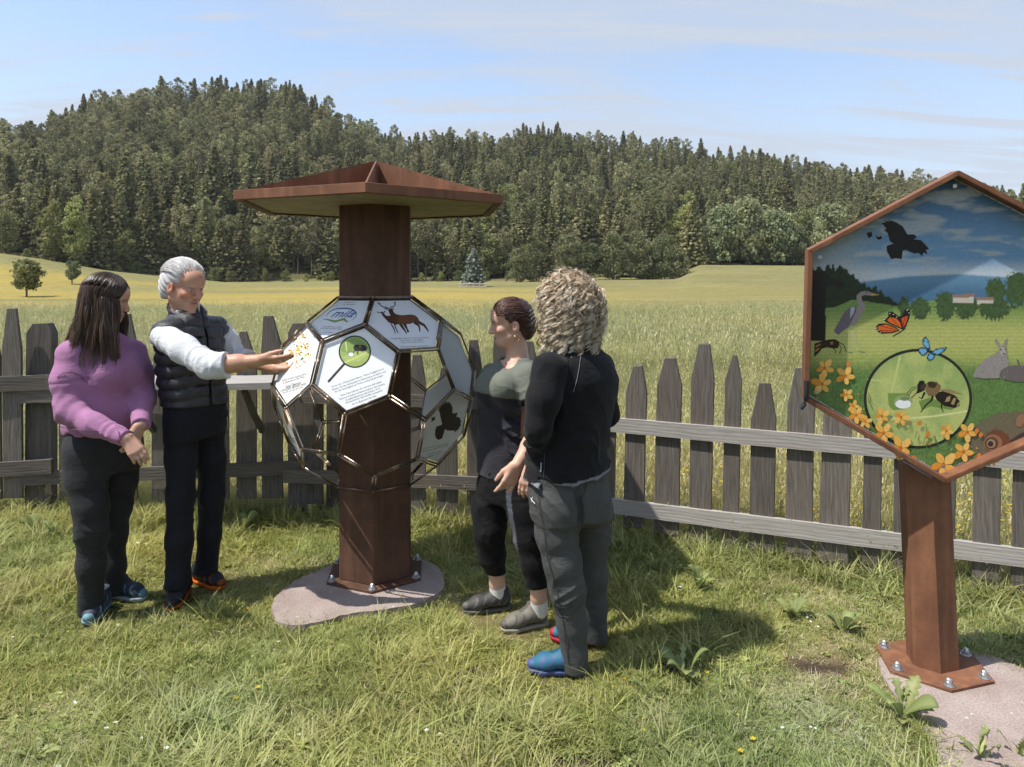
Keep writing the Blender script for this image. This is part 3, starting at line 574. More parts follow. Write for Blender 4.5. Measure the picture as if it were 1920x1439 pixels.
slab_s, SS = slab('stone_slab', [(1648, 1238), (1668, 1223), (1720, 1215), (1790, 1216), (1850, 1228), (1900, 1245), (1965, 1280), (2010, 1340), (2000, 1480), (1775, 1480), (1757, 1420), (1738, 1375), (1700, 1330), (1662, 1280)], .02, 'pinkish stone slab with white lichen under the hexagonal sign')
# ------------------------------------------------------------------ pillar with roof and the round panel frame
PC = np.array((-.757, 4.07)); PZ = SLAB_Z+.0
pil = empty('information_pillar', (PC[0], PC[1], PZ), 'rust brown steel pillar with flat hexagonal roof and a ball of framed panels', 'info pillar')
ph_ = (1+5**.5)/2
def rotm(ax, a):
    return np.array(Matrix.Rotation(a, 3, Vector(ax)))
tv_ = set()
for a in ((0, 1, 3*ph_), (1, 2+ph_, 2*ph_), (ph_, 2, 2*ph_+1)):
    for s0 in (1, -1):
        for s1 in (1, -1):
            for s2 in (1, -1):
                q = (a[0]*s0, a[1]*s1, a[2]*s2)
                for c in (q, (q[1], q[2], q[0]), (q[2], q[0], q[1])): tv_.add(tuple(round(float(w), 9)+0. for w in c))
BV = np.array(sorted(tv_))/2; nh = np.array((1, 1, 1.))/3**.5
BR = rotm((0, 0, 1), 1.02848) @ rotm(tuple(np.cross(nh, (0, 0, 1))), math.acos(nh[2])); EDGE = .22665; BC = np.array((-.757, 4.07, 1.0597))
BV = (BV @ BR.T)*EDGE
ii = np.array([(0, s, t*ph_) for s in (1, -1) for t in (1, -1)]); pent_d = np.concatenate([ii, ii[:, [1, 2, 0]], ii[:, [2, 0, 1]]]) @ BR.T
hx = [(s, t, w) for s in (1, -1) for t in (1, -1) for w in (1, -1)]+[tuple(np.roll((0, s*ph_, t/ph_), k)) for k in range(3) for s in (1, -1) for t in (1, -1)]; hex_d = np.array(hx, float) @ BR.T
BF = []
for dirs, n in ((hex_d, 6), (pent_d, 5)):
    for d in dirs:
        d = d/np.linalg.norm(d); k = np.argsort(-(BV @ d))[:n]; c = BV[k].mean(0); e1 = BV[k[0]]-c; e1 /= np.linalg.norm(e1); e2 = np.cross(d, e1)
        k = k[np.argsort(np.arctan2((BV[k]-c) @ e2, (BV[k]-c) @ e1))]; BF.append((k, c, d, n))
topf = max((f for f in BF if f[3] == 6), key=lambda f: f[2][2])
HEXA = np.sort(np.arctan2(BV[topf[0]][:, 1], BV[topf[0]][:, 0]))           # pillar corners line up with the frame's top ring
def hexpoly(r, a=HEXA): return [(math.cos(t)*r, math.sin(t)*r) for t in a]
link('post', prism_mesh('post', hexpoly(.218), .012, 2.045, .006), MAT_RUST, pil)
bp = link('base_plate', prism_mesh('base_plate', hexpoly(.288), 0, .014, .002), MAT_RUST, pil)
def bolt_mesh():
    bm = bmesh.new(); bmesh.ops.create_cone(bm, cap_ends=True, segments=6, radius1=.017, radius2=.017, depth=.014, matrix=Matrix.Translation((0, 0, .007)))
    bmesh.ops.create_uvsphere(bm, u_segments=10, v_segments=6, radius=.012, matrix=Matrix.Translation((0, 0, .02))); bmesh.ops.create_cone(bm, cap_ends=True, segments=14, radius1=.023, radius2=.023, depth=.003, matrix=Matrix.Translation((0, 0, .0015)))
    me = bpy.data.meshes.new('bolt'); bm.to_mesh(me); bm.free(); me.materials.append(MAT_BOLT); return me
BOLT = bolt_mesh()
for t in HEXA: link('bolt', BOLT, None, bp, (math.cos(t)*.258, math.sin(t)*.258, .0145))
# roof: hexagonal tray with a rim, radial fins on top, board ceiling beneath
RA = np.radians(-90+7+60*np.arange(6)); RZ = 2.062-PZ; RR_ = .775
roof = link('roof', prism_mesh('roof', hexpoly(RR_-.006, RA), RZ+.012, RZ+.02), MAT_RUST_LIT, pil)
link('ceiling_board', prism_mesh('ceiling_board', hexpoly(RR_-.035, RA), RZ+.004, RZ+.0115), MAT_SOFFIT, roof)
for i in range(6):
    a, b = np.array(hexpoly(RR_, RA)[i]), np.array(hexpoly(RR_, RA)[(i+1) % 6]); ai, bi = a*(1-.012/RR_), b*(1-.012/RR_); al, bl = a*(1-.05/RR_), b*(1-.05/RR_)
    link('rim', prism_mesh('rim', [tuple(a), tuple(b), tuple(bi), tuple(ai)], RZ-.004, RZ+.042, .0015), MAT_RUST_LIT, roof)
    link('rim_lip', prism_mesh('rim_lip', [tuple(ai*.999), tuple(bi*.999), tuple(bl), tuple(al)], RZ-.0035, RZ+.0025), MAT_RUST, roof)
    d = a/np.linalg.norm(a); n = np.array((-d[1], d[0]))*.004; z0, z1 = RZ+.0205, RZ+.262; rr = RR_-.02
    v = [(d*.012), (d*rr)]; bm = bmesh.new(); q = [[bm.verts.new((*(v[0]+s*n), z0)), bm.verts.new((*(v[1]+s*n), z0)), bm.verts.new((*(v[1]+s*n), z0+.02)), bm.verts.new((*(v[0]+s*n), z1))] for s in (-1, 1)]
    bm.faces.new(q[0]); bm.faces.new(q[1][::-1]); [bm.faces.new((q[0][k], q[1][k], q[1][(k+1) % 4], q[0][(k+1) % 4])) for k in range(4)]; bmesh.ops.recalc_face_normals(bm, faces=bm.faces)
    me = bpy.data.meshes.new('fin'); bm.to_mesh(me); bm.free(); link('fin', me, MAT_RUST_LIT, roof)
# the ball: paired rods along every edge, boards in some of the faces
bl_ = bpy.data.objects.new('panel_ball', None); COL.objects.link(bl_); bl_.parent = pil; bl_.location = BC-np.array((PC[0], PC[1], PZ))
ROD = cyl_mesh('frame_rod', .0047, 1, 8); ROD.polygons.foreach_set('use_smooth', [len(p.vertices) == 4 for p in ROD.polygons]); ROD.materials.append(MAT_ROD)
def pxof(p): return (CX+FOC*p[0]/p[1], CY-FOC*(p[2]-CAMH)/p[1])
FACES = {}
cam_p = np.array((0, 0, CAMH))
for k, c, d, n in BF:
    P = BV[k]; ins = P+(c-P)/np.linalg.norm(c-P, axis=1)[:, None]*.0095
    for i in range(n):
        a, b = ins[i], ins[(i+1) % n]; L = np.linalg.norm(b-a); r = link('frame_rod', ROD, None, bl_, a); r.rotation_mode = 'QUATERNION'; r.rotation_quaternion = Vector(b-a).to_track_quat('Z', 'Y'); r.scale = (1, 1, L)
    FACES[tuple(np.round(pxof(BC+c)).astype(int))+(n, bool((BC+c-cam_p) @ d < 0))] = (k, c, d, n)
def face(px, py, n, vis=True):
    return FACES[min((q for q in FACES if q[2] == n and q[3] == vis), key=lambda q: (q[0]-px)**2+(q[1]-py)**2)]
JN = bpy.data.meshes.new('joint'); bm = bmesh.new(); bmesh.ops.create_icosphere(bm, subdivisions=1, radius=.0085); bm.to_mesh(JN); bm.free(); JN.materials.append(MAT_ROD)
for v in BV: link('joint', JN, None, bl_, v*.993)
def board(f, mat, name='panel', rec=.014, label=None):
    k, c, d, n = f; P = BV[k]; e = P+(c-P)/np.linalg.norm(c-P, axis=1)[:, None]*.019-d*rec; bm = bmesh.new()
    hi = [bm.verts.new(p) for p in e]; lo = [bm.verts.new(p-d*.004) for p in e]; bm.faces.new(hi); bm.faces.new(lo[::-1]); [bm.faces.new((hi[i], lo[i], lo[(i+1) % n], hi[(i+1) % n])) for i in range(n)]; bmesh.ops.recalc_face_normals(bm, faces=bm.faces)
    me = bpy.data.meshes.new(name); bm.to_mesh(me); bm.free(); o = link(name, me, mat, bl_)
    if label: o['label'] = label
    return o, Print(BC+c-d*rec+d*.0003, d, (0, 0, 1))
b_front, p_front = board(face(664, 690, 6), MAT_BOARD, label='white panel with a magnifying glass over a bee')
b_deer, p_deer = board(face(755, 605, 6), MAT_BOARD, label='white panel with two brown deer')
b_mila, p_mila = board(face(630, 590, 5), MAT_BOARD, label='white panel with a blue and green dairy logo')
b_flow, p_flow = board(face(555, 690, 6), MAT_BOARD, label='white panel with yellow flowers')
b_thin, p_thin = board(face(540, 795, 6), MAT_BOARD, label='white panel with an insect, seen edge-on')
b_rav, p_rav = board(face(836, 810, 6), MAT_BOARD, label='white panel with a dark flying raven')
board(face(862, 680, 6), MAT_BOARD_GREY, label='plain grey panel')
for q in FACES:                              # panels on the far side, seen from inside through the open faces
    if not q[3] and q[2] == 6:
        d = FACES[q][2]
        if abs(d[2]) < .95 and d[2] > -.35 and (d[2] > .1 or d[0] > .2): board(FACES[q], MAT_BOARD)
# ---- lettering and pictures on the boards
def crop(x0, y0, s): return lambda pts: [(x0+x/s, y0+y/s) for x, y in pts]
D = crop(680, 550, 11.99); brown, dk, mid_ = srgb(112, 72, 52), srgb(62, 44, 38), srgb(86, 60, 46)
P = p_deer
P.pix(D([(385, 425), (440, 415), (480, 455), (525, 510), (640, 510), (760, 640), (830, 700), (720, 712), (690, 690), (600, 668), (520, 590), (455, 520), (430, 470)]), mid_)
for l in ([(640, 690), (700, 800), (735, 905)], [(715, 700), (750, 800), (800, 900)]): P.line(D(l), 2.6, dk, taper=1.5)
P.line(D([(320, 425), (385, 435)]), 1.5, dk); P.line(D([(470, 440), (505, 405)]), 2.2, dk)
P.pix(D([(590, 350), (660, 345), (700, 430), (740, 470), (880, 498), (1080, 480), (1180, 500), (1250, 560), (1270, 640), (1230, 690), (1150, 650), (1080, 690), (940, 700), (860, 690), (790, 680), (700, 630), (640, 560), (610, 470), (575, 400)]), brown)
P.pix(D([(590, 350), (655, 350), (690, 430), (740, 470), (800, 500), (780, 640), (700, 625), (640, 560), (610, 470), (575, 395)]), mid_)
for l, w in (([(840, 680), (900, 770), (950, 840), (985, 910)], 6), ([(930, 690), (990, 790), (1040, 880)], 4.5), ([(960, 700), (1000, 800), (1015, 885)], 3), ([(1150, 650), (1260, 730), (1280, 800), (1290, 870)], 5), ([(1230, 640), (1380, 720), (1440, 800), (1480, 870)], 6)): P.line(D(l), w, dk if w < 5 else mid_, taper=1.8)
for l, w in (([(600, 345), (520, 320), (440, 305), (385, 255), (345, 205)], 1.7), ([(385, 255), (345, 200)], 1.1), ([(355, 235), (415, 225)], 1), ([(520, 320), (510, 290)], 1), ([(625, 330), (700, 300), (735, 255), (730, 195)], 1.7), ([(735, 230), (680, 210)], 1), ([(635, 325), (630, 290)], 1)): P.line(D(l), w, dk)
P.pix(D([(470, 340), (570, 345), (560, 375), (510, 368)]), mid_); P.pix(D([(640, 370), (700, 335), (705, 360), (660, 385)]), mid_)
for s, a, b in (('Majestätisch trägt der Hirsch sein Geweih,', (655, 1036), (1495, 1008)), ('sein Röhren in der Brunft', (855, 1080), (1355, 1060)), ('kann man weitum hören.', (880, 1125), (1370, 1105)), ('Il bramito eccitato del maestoso', (850, 1220), (1495, 1200)), ('cervo si ode da lontano.', (960, 1262), (1420, 1246))): P.text(s, *D([a, b]), INK)
P = p_mila; D = crop(560, 545, 13.707); blue, green = srgb(38, 92, 148), srgb(122, 152, 78)
arc = [(700, 690), (715, 640), (760, 575), (840, 510), (950, 465), (1080, 445), (1200, 442), (1330, 455), (1430, 500), (1485, 560), (1492, 620), (1460, 690), (1400, 745), (1300, 790)]
inn = [(1300, 786), (1390, 740), (1445, 685), (1468, 620), (1450, 565), (1390, 515), (1310, 485), (1200, 474), (1080, 474), (950, 490), (850, 525), (775, 582), (725, 645), (705, 690)]
P.pix(D(arc+inn), blue); P.pix(D([(600, 752), (660, 728), (740, 730), (860, 758), (960, 770), (1120, 715), (1190, 708), (1250, 790), (1330, 775), (1230, 822), (1150, 768), (1040, 790), (930, 826), (860, 810), (740, 765), (670, 748)]), green)
P.text('mila', *D([(825, 672), (1375, 692)]), blue, .35, 1.0, .012); P.text('S Ü D T I R O L', *D([(795, 712), (1075, 720)]), srgb(90, 120, 160))
for s, a, b in (('unterstützt von', (1165, 314), (1475, 316)), ('con il patrocinio', (1115, 368), (1440, 372)), ('100% MILCH aus Südtirol', (610, 944), (1120, 956)), ('100% latte dell’Alto Adige', (550, 986), (1095, 1004)), ('www.mila.it', (630, 1085), (880, 1092))): P.text(s, *D([a, b]), INK, .15)
P = p_front; D = crop(580, 600, 7.994)
P.ell(*D([(682, 478)])[0], 28.6, 28.6, srgb(150, 168, 92), n=36)
P.pix(D([(520, 320), (700, 270), (830, 330), (880, 420), (700, 480), (560, 500), (470, 470)]), srgb(128, 152, 80)); P.pix(D([(480, 560), (700, 480), (880, 420), (885, 520), (760, 620), (560, 640)]), srgb(168, 182, 108))
P.line(D([(545, 335), (560, 470)]), 2.4, srgb(190, 200, 130)); P.line(D([(530, 640), (700, 570), (900, 465)]), 2.6, srgb(205, 205, 130), taper=1.5)
P.ell(*D([(622, 515)])[0], 6.0, 5.2, srgb(120, 130, 110)); P.ell(*D([(625, 520)])[0], 4.8, 3.6, srgb(238, 240, 240))
blk = srgb(40, 34, 30); P.pix(D([(660, 400), (690, 375), (740, 370), (800, 375), (850, 395), (868, 430), (845, 465), (790, 475), (730, 465), (690, 470), (665, 440)]), blk); P.pix(D([(735, 375), (775, 372), (785, 420), (745, 425)]), srgb(120, 84, 52))
for l in ([(690, 450), (660, 500)], [(720, 460), (715, 520)], [(740, 465), (725, 525)], [(790, 470), (800, 490)]): P.line(D(l), 1.3, blk)
P.ring(*D([(682, 478)])[0], 29.2, 2.6, srgb(46, 46, 48)); P.line(D([(525, 660), (282, 932)]), 4.4, srgb(58, 54, 58))
for s, a, b in (('Ich bin die „Wasserholer-Biene“. Meine Aufgabe ist es,', (338, 1018), (1120, 742)), ('Wasser für das Kühlsystem im Bienenhaus zu liefern und', (340, 1064), (1146, 784)), ('für die Feuchtigkeit zur Futterverdauung zu sorgen.', (388, 1092), (1112, 840)), ('Sono l’ape addetta alla raccolta dell’acqua.', (472, 1148), (1086, 936)), ('Devo provvedere all’alimentazione del sistema', (458, 1202), (1130, 970)), ('di raffreddamento dell’alveare ed al', (548, 1218), (1062, 1036)), ('mantenimento dell’umidità necessaria', (545, 1258), (1096, 1068)), ('per la digestione del cibo.', (645, 1276), (1015, 1146))): P.text(s, *D([a, b]), INK)
P = p_flow; D = crop(500, 600, 7.994); gq = np.random.default_rng(4)
for cx_, cy_, n_, sp in ((560, 250, 16, 75), (480, 400, 16, 85), (600, 400, 12, 60), (400, 300, 6, 55), (370, 470, 9, 50), (500, 520, 12, 60), (610, 540, 12, 50), (300, 690, 14, 75), (440, 690, 9, 60), (230, 700, 6, 40), (550, 620, 5, 40)):
    for _ in range(n_):
        x, y = gq.normal((cx_, cy_), sp*.5); x = max(x, 190+(y < 640)*(640-y)*.12)
        P.ell(*D([(x, y)])[0], gq.uniform(1, 3.2), gq.uniform(.7, 1.8), [srgb(222, 170, 70), srgb(236, 196, 104), srgb(200, 138, 52), srgb(104, 118, 58), srgb(84, 90, 60)][gq.choice(5, p=[.34, .3, .12, .14, .1])], gq.uniform(0, 3), 7)
for s, a, b in (('Fröhlich schaukeln die gelben Blüten', (232, 925), (600, 820)), ('im Sommerwind auf der Wiese.', (245, 965), (575, 862)), ('Sono l’iperico,', (280, 1030), (520, 958)), ('il fiore giallo del prato estivo', (205, 1086), (595, 968)), ('che cura con il suo olio rosso.', (240, 1112), (550, 1020))): P.text(s, *D([a, b]), INK)
P = p_rav; D = crop(766, 718, 8.9); rv = srgb(64, 58, 50)
P.pix(D([(560, 690), (530, 560), (515, 480), (490, 460), (520, 440), (495, 418), (545, 405), (510, 375), (580, 380), (540, 325), (615, 350), (585, 290), (665, 345), (650, 297), (710, 360), (735, 420), (730, 500), (760, 515), (805, 495), (818, 530), (790, 565), (850, 580), (880, 650), (860, 690), (880, 715), (845, 735), (855, 770), (825, 770), (815, 815), (795, 790), (790, 840), (765, 800), (720, 800), (640, 795), (610, 770), (560, 930), (500, 955), (455, 920), (440, 850), (450, 770), (470, 730), (550, 705)]), rv)
P.pix(D([(375, 585), (400, 585), (420, 570), (445, 575), (440, 620), (405, 640), (370, 660), (390, 625)]), rv); P.pix(D([(285, 600), (330, 560), (350, 540), (345, 590), (310, 615), (290, 645)]), rv)
for s, a, b in (('Der Rabe hat sich ein schwarzes Federkleid,', (248, 1112), (658, 1022)), ('aber kann er in besondere Höhen auf-steigen.', (232, 1158), (650, 1056)), ('Il corvo dal nero piumaggio', (300, 1212), (548, 1152)), ('è intelligente ed astuto.', (300, 1252), (515, 1194))): P.text(s, *D([a, b]), INK)
P = p_thin; D = crop(500, 720, 7.19)
P.pix(D([(215, 350), (250, 370), (290, 480), (285, 560), (298, 600), (270, 540), (240, 470), (225, 400)]), srgb(120, 90, 50))
for i in range(4): P.line(D([(300+i*10, 690+i*22), (375+i*8, 745+i*24)]), .7, INK)
for i in range(4): P.line(D([(345+i*10, 812+i*26), (410+i*10, 858+i*26)]), .7, INK)
for o, P in ((b_front, p_front), (b_deer, p_deer), (b_mila, p_mila), (b_flow, p_flow), (b_rav, p_rav), (b_thin, p_thin)): P.build('print', MAT_PRINT, o, BC)
# ------------------------------------------------------------------ grass
def blades(seed, n, hmin, hmax, w, spread, bend, c0, c1, tipc=None, seg=3, heads=0, headc=(.3, .25, .12), upright=.25):
    g = np.random.default_rng(seed); base = g.normal(0, spread, (n, 2)); a = g.uniform(0, 6.28, n); h = g.uniform(hmin, hmax, n); b = g.uniform(.2, 1, n)*bend
    d = np.c_[np.cos(a), np.sin(a)]; side = np.c_[-np.sin(a), np.cos(a)]; t = np.linspace(0, 1, seg+1); V, F, C = [], [], []
    wd = w*g.uniform(.6, 1.3, n); mixc = g.uniform(0, 1, n)[:, None]; bc = np.array(c0)*(1-mixc)+np.array(c1)*mixc; tc_ = bc if tipc is None else bc*.5+np.array(tipc)*.5
    rows = []
    for k, tk in enumerate(t):
        out = h*b*tk**1.8+upright*h*tk*.25; z = h*tk*(1-.35*b*tk); c = np.c_[base+d*out[:, None], z]
        hw = wd*(1-tk**1.6)*.5+(.0002 if k < seg else 0); s3 = np.c_[side*hw[:, None], np.zeros(n)]; cc = bc*(1-tk)+tc_*tk
        if k < seg: rows.append((len(V), 2)); V += [c-s3, c+s3]; C += [cc, cc]
        else: V += [c]; C += [cc]
    V = np.stack(V, 1); C = np.stack(C, 1); per = V.shape[1]; q, tr = [], []; off = np.arange(n)*per
    for k in range(seg-1): q.append(np.c_[off+2*k, off+2*k+1, off+2*k+3, off+2*k+2])
    tr.append(np.c_[off+2*seg-2, off+2*seg-1, off+2*seg]); v = V.reshape(-1, 3); c = C.reshape(-1, 3); fq, ft = np.concatenate(q), np.concatenate(tr)
    if heads:
        k = g.choice(n, heads, replace=False); tip = V[k, -1]; dirn = V[k, -1]-V[k, -2]; dirn /= np.linalg.norm(dirn, axis=1)[:, None]; s = np.c_[side[k], np.zeros(heads)]
        L = g.uniform(.02, .05, heads)[:, None]; hv, hf, hc = quads_from(tip+dirn*L*.5, s*w*.9, dirn*L*.5, np.tile(headc, (heads, 1))*g.uniform(.8, 1.2, (heads, 1))); fq = np.r_[fq, hf+len(v)]; v = np.r_[v, hv]; c = np.r_[c, hc]
    return v, [fq, ft], c
def rosette(seed, n, r, w, hgt, c0, c1, seg=4):      # flat broad leaves (clover, plantain, dandelion)
    g = np.random.default_rng(seed); V, F, C = [], [], []; b = 0
    for i in range(n):
        a = i*2.4+g.uniform(-.4, .4); l = r*g.uniform(.6, 1.15); q = g.uniform(.3, 1); cc = np.array(c0)*(1-q)+np.array(c1)*q; t = np.linspace(0, 1, seg+1); lift = hgt*g.uniform(.4, 1.2)
        mid = np.c_[np.cos(a)*l*t, np.sin(a)*l*t, lift*np.sin(t*2.3)+.004]; hw = w*np.sin(np.pi*np.clip(t*.9+.06, 0, 1))**.8*g.uniform(.7, 1.2); s = np.array((-np.sin(a), np.cos(a), 0.))
        up = np.c_[0*t, 0*t, hw*.35]; V += [mid-s*hw[:, None]+up, mid, mid+s*hw[:, None]+up]; k = seg+1
        for j in range(seg): F += [(b+j, b+j+1, b+k+j+1, b+k+j), (b+k+j, b+k+j+1, b+2*k+j+1, b+2*k+j)]
        C.append(np.tile(cc, (3*k, 1))); b += 3*k
    return np.concatenate(V), [np.array(F)], np.concatenate(C)
def po(v, f, c, mat=None):
    me = mesh_np('g', v, f, c); me.materials.append(mat or MAT_GRASS); return bpy.data.objects.new('g', me)
def dots(seed, n, hmin, hmax, spread, size, colr, stem):
    v, f, c = blades(seed, n, hmin, hmax, .0022, spread, .25, stem, stem); g = np.random.default_rng(seed); tips = v.reshape(n, 7, 3)[:, 6]
    hv, hf, hc = [], [], []
    for i, p in enumerate(tips):
        for a in np.arange(5)*1.2566: 
            d = np.array((np.cos(a), np.sin(a), .25)); s = np.array((-np.sin(a), np.cos(a), 0)); q = np.array([p, p+d*size*.6+s*size*.38, p+d*size, p+d*size*.6-s*size*.38]); hf.append(np.arange(4)+4*len(hf)); hv.append(q); hc.append(np.tile(colr, (4, 1)))
    return np.r_[v, np.concatenate(hv)], [np.r_[f[0], np.array(hf)+len(v)], f[1]], np.r_[c, np.concatenate(hc)]
G0, G1, G2, STR, STR2 = (.27, .272, .085), (.43, .405, .155), (.17, .19, .058), (.48, .40, .24), (.60, .52, .34)
lp = [po(*blades(1, 46, .025, .075, .0042, .035, .9, G0, G1, STR)), po(*blades(2, 40, .03, .09, .0045, .04, 1.1, G0, G1)), po(*blades(3, 36, .04, .12, .005, .035, .9, G2, G0)),          # 0-2 short grass
      po(*blades(4, 34, .02, .07, .0038, .045, 1.3, STR, STR2)), po(*blades(5, 30, .03, .09, .0036, .05, 1.5, (.30, .27, .12), STR)),                              # 3-4 straw
      po(*blades(6, 22, .10, .21, .006, .03, 1.1, G0, G1)), po(*blades(7, 20, .12, .26, .0065, .03, .9, G2, G1, STR)),                                        # 5-6 long tufts
      po(*rosette(8, 14, .05, .012, .03, G0, (.24, .27, .09))), po(*rosette(9, 10, .07, .016, .045, G2, G0)), po(*rosette(10, 24, .035, .010, .03, (.16, .19, .055), G1)),   # 7-9 small leaves
      po(*dots(11, 2, .05, .11, .03, .012, (.75, .50, .03), G0)), po(*dots(12, 2, .05, .12, .03, .009, (.75, .75, .70), G0))]                                      # 10-11 flowers
def inside(P, x, y):
    n = len(P); r = np.zeros(len(x), bool); j = n-1
    for i in range(n):
        c = ((P[i, 1] > y) != (P[j, 1] > y)) & (x < (P[j, 0]-P[i, 0])*(y-P[i, 1])/(P[j, 1]-P[i, 1]+1e-12)+P[i, 0]); r ^= c; j = i
    return r
SHRINK = lambda P, k: P.mean(0)+(P-P.mean(0))*k
g = np.random.default_rng(77); n = 24000
y = 2.25+(5.5-2.25)*g.uniform(0, 1, n)**1.1; x = g.uniform(-1, 1, n)*(y*.75+.35); ok = (y < fence_y(x)+.15); x, y = x[ok], y[ok]
ok = ~(inside(SHRINK(SP, .93), x, y) | inside(SHRINK(SS, .95), x, y)); so_ = soil(x, y); ok &= g.uniform(size=len(x)) > so_*1.1; x, y = x[ok], y[ok]; n = len(x)
dr = lawn_dry(x, y); fd = fence_y(x)-y; q = g.uniform(size=n); pick = g.choice([0, 0, 0, 1, 1, 1, 2, 2, 2, 7, 9, 9], n)
pick = np.where(q < dr*.75, g.choice([3, 3, 4], n), pick); lush = fbm(x/.8, y/.8, 0, 91); tall = (g.uniform(size=n) < 0.02+.14*sstep(.52, .66, lush)*(1-dr)+.40*np.exp(-(fd/.22)**2)); pick = np.where(tall, g.choice([5, 6], n), pick)
pick = np.where(g.uniform(size=n) < .0035, 10, pick); pick = np.where(g.uniform(size=n) < .004, 11, pick)
sc = g.uniform(.42, .85, n)*np.where(dr > .5, .75, 1.); sc = sc*(1+.25*np.exp(-(fd/.3)**2)); feet = [(-2.06, 3.62), (-2., 3.82), (-1.73, 3.78), (-1.66, 3.98), (-.12, 3.66), (.06, 3.48), (.19, 3.08), (.29, 3.34)]; fm_ = np.min([np.hypot(x-a, (y-b)*1.0) for a, b in feet], 0); sc = sc*(1-.62*np.exp(-(fm_/.17)**2)); fmc = np.min([np.hypot(x-a, y-b+.16) for a, b in feet], 0); sc = sc*(1-.45*np.exp(-(fmc/.13)**2)); pick = np.where((fm_ < .2) & (pick > 4) & (pick < 7), 0, pick)
tn = (.92+.45*fbm(x/.35, y/.35, 0, 93))[:, None]*np.ones(3); warm = (fbm(x/1.1, y/1.1, 0, 95)[:, None]-.5); tn = tn*(1+warm*np.array((.5, .15, -.3)))*np.array((.95, 1.03, .95))
lawn = scatter('lawn_grass', np.c_[x, y, terrain(x, y)-.004], np.c_[g.normal(0, .12, n), g.normal(0, .12, n), g.uniform(0, 6.28, n)], np.c_[sc*1.35, sc*1.35, sc*g.uniform(.6, 1.0, n)], pick, tn, lp); tag(lawn, 'short dry-flecked lawn grass, clover and weeds in the foreground', 'grass')
# tall hay meadow beyond the fence
M0, M1, M2 = (.325, .345, .12), (.475, .465, .195), (.45, .43, .21)
mp = [po(*blades(21, 40, .16, .42, .0050, .07, .55, M0, M1, M2, 3, 12, (.44, .41, .22))), po(*blades(22, 40, .20, .50, .0046, .08, .5, M0, M1, M2, 3, 16, (.47, .44, .24))), po(*blades(23, 36, .12, .34, .0058, .07, .8, (.17, .195, .05), M1)),
      po(*dots(24, 5, .25, .45, .10, .014, (.80, .56, .03), M0)), po(*dots(25, 4, .25, .5, .10, .014, (.75, .75, .70), M0)), po(*dots(26, 3, .2, .4, .10, .012, (.42, .26, .33), M0))]
def meadow(name, n, y0, y1, wide, s0, s1, label, pw=1.):
    y = y0+(y1-y0)*g.uniform(0, 1, n)**pw; x = g.uniform(-1, 1, n)*(y*.74+wide); ok = y > fence_y(x)+.06; x, y = x[ok], y[ok]; k = len(x)
    fl_ = fbm(x/6, y/3, 0, 101); q = g.uniform(size=k); pick = g.choice([0, 1, 1, 2], k); pick = np.where(q < .012+.10*sstep(.5, .68, fl_), 3, pick); pick = np.where(q > .992, 4, pick); pick = np.where((q > .985) & (q <= .988), 5, pick)
    sc = g.uniform(s0, s1, k)*(.85+.3*fbm(x/2, y/2, 0, 103)); tn = (.86+.30*fbm(x/5, y/2.2, 0, 105))[:, None]*(1+(fbm(x/9, y/4, 0, 107)[:, None]-.5)*np.array((.45, .15, -.1)))
    near = np.exp(-((y-fence_y(x))/.5)**2); sc *= 1-.25*near
    o = scatter(name, np.c_[x, y, terrain(x, y)-.01], np.c_[g.normal(0, .1, k), g.normal(0, .1, k), g.uniform(0, 6.28, k)], np.c_[sc, sc, sc*g.uniform(.8, 1.2, k)], pick, tn, [p.copy() for p in mp]); tag(o, label, 'grass')
meadow('meadow_grass', 19000, 3.2, 13, .5, .55, .95, 'tall hay meadow grass with buttercups directly behind the picket fence', 1.25)
meadow('meadow_grass', 15000, 12.5, 45, 2, 1.0, 1.7, 'open yellow-green meadow grass in the middle distance', 1.35)
# ------------------------------------------------------------------ hexagonal picture sign on a steel post
KS = .955; SG = np.array((0, 0, CAMH))+KS*(np.array((1.8377, 3.05, 1.4527))-np.array((0, 0, CAMH))); SR = rotm((0, 0, 1), -.2239) @ rotm((1, 0, 0), .076) @ rotm((0, 1, 0), .0129); SIDE = .6602*KS; DEP = .072*KS
sb = np.array((1.792, 3.115, .02)); sg = empty('picture_sign', tuple(sb), 'large hexagonal picture board in a rust brown steel frame on a leaning hexagonal post', 'sign')
def sw(u, v, w): return SG+SR @ np.array((u, w, v))-sb       # board plane: u right, v up, w away from the viewer
HA = np.radians(90+60*np.arange(6))
def hexring(r, w): return [sw(math.cos(a)*r, math.sin(a)*r, w) for a in HA]
fr_ = bpy.data.objects.new('frame', None); COL.objects.link(fr_); fr_.parent = sg
o0, o1, i0, i1 = hexring(SIDE, 0), hexring(SIDE, DEP+.02), hexring(SIDE-.022, 0), hexring(SIDE-.022, DEP+.02)
for k in range(6):
    j = (k+1) % 6; bm = bmesh.new(); v = [[bm.verts.new(p[q]) for p in (o0, i0, i1, o1)] for q in (k, j)]
    for t in range(4): bm.faces.new((v[0][t], v[0][(t+1) % 4], v[1][(t+1) % 4], v[1][t]))
    bm.faces.new(v[0]); bm.faces.new(v[1][::-1]); bmesh.ops.recalc_face_normals(bm, faces=bm.faces); bmesh.ops.bevel(bm, geom=bm.edges[:], offset=.0022, segments=2, affect='EDGES')
    me = bpy.data.meshes.new('frame_bar'); bm.to_mesh(me); bm.free(); link('frame_bar', me, MAT_RUST_LIT, fr_)
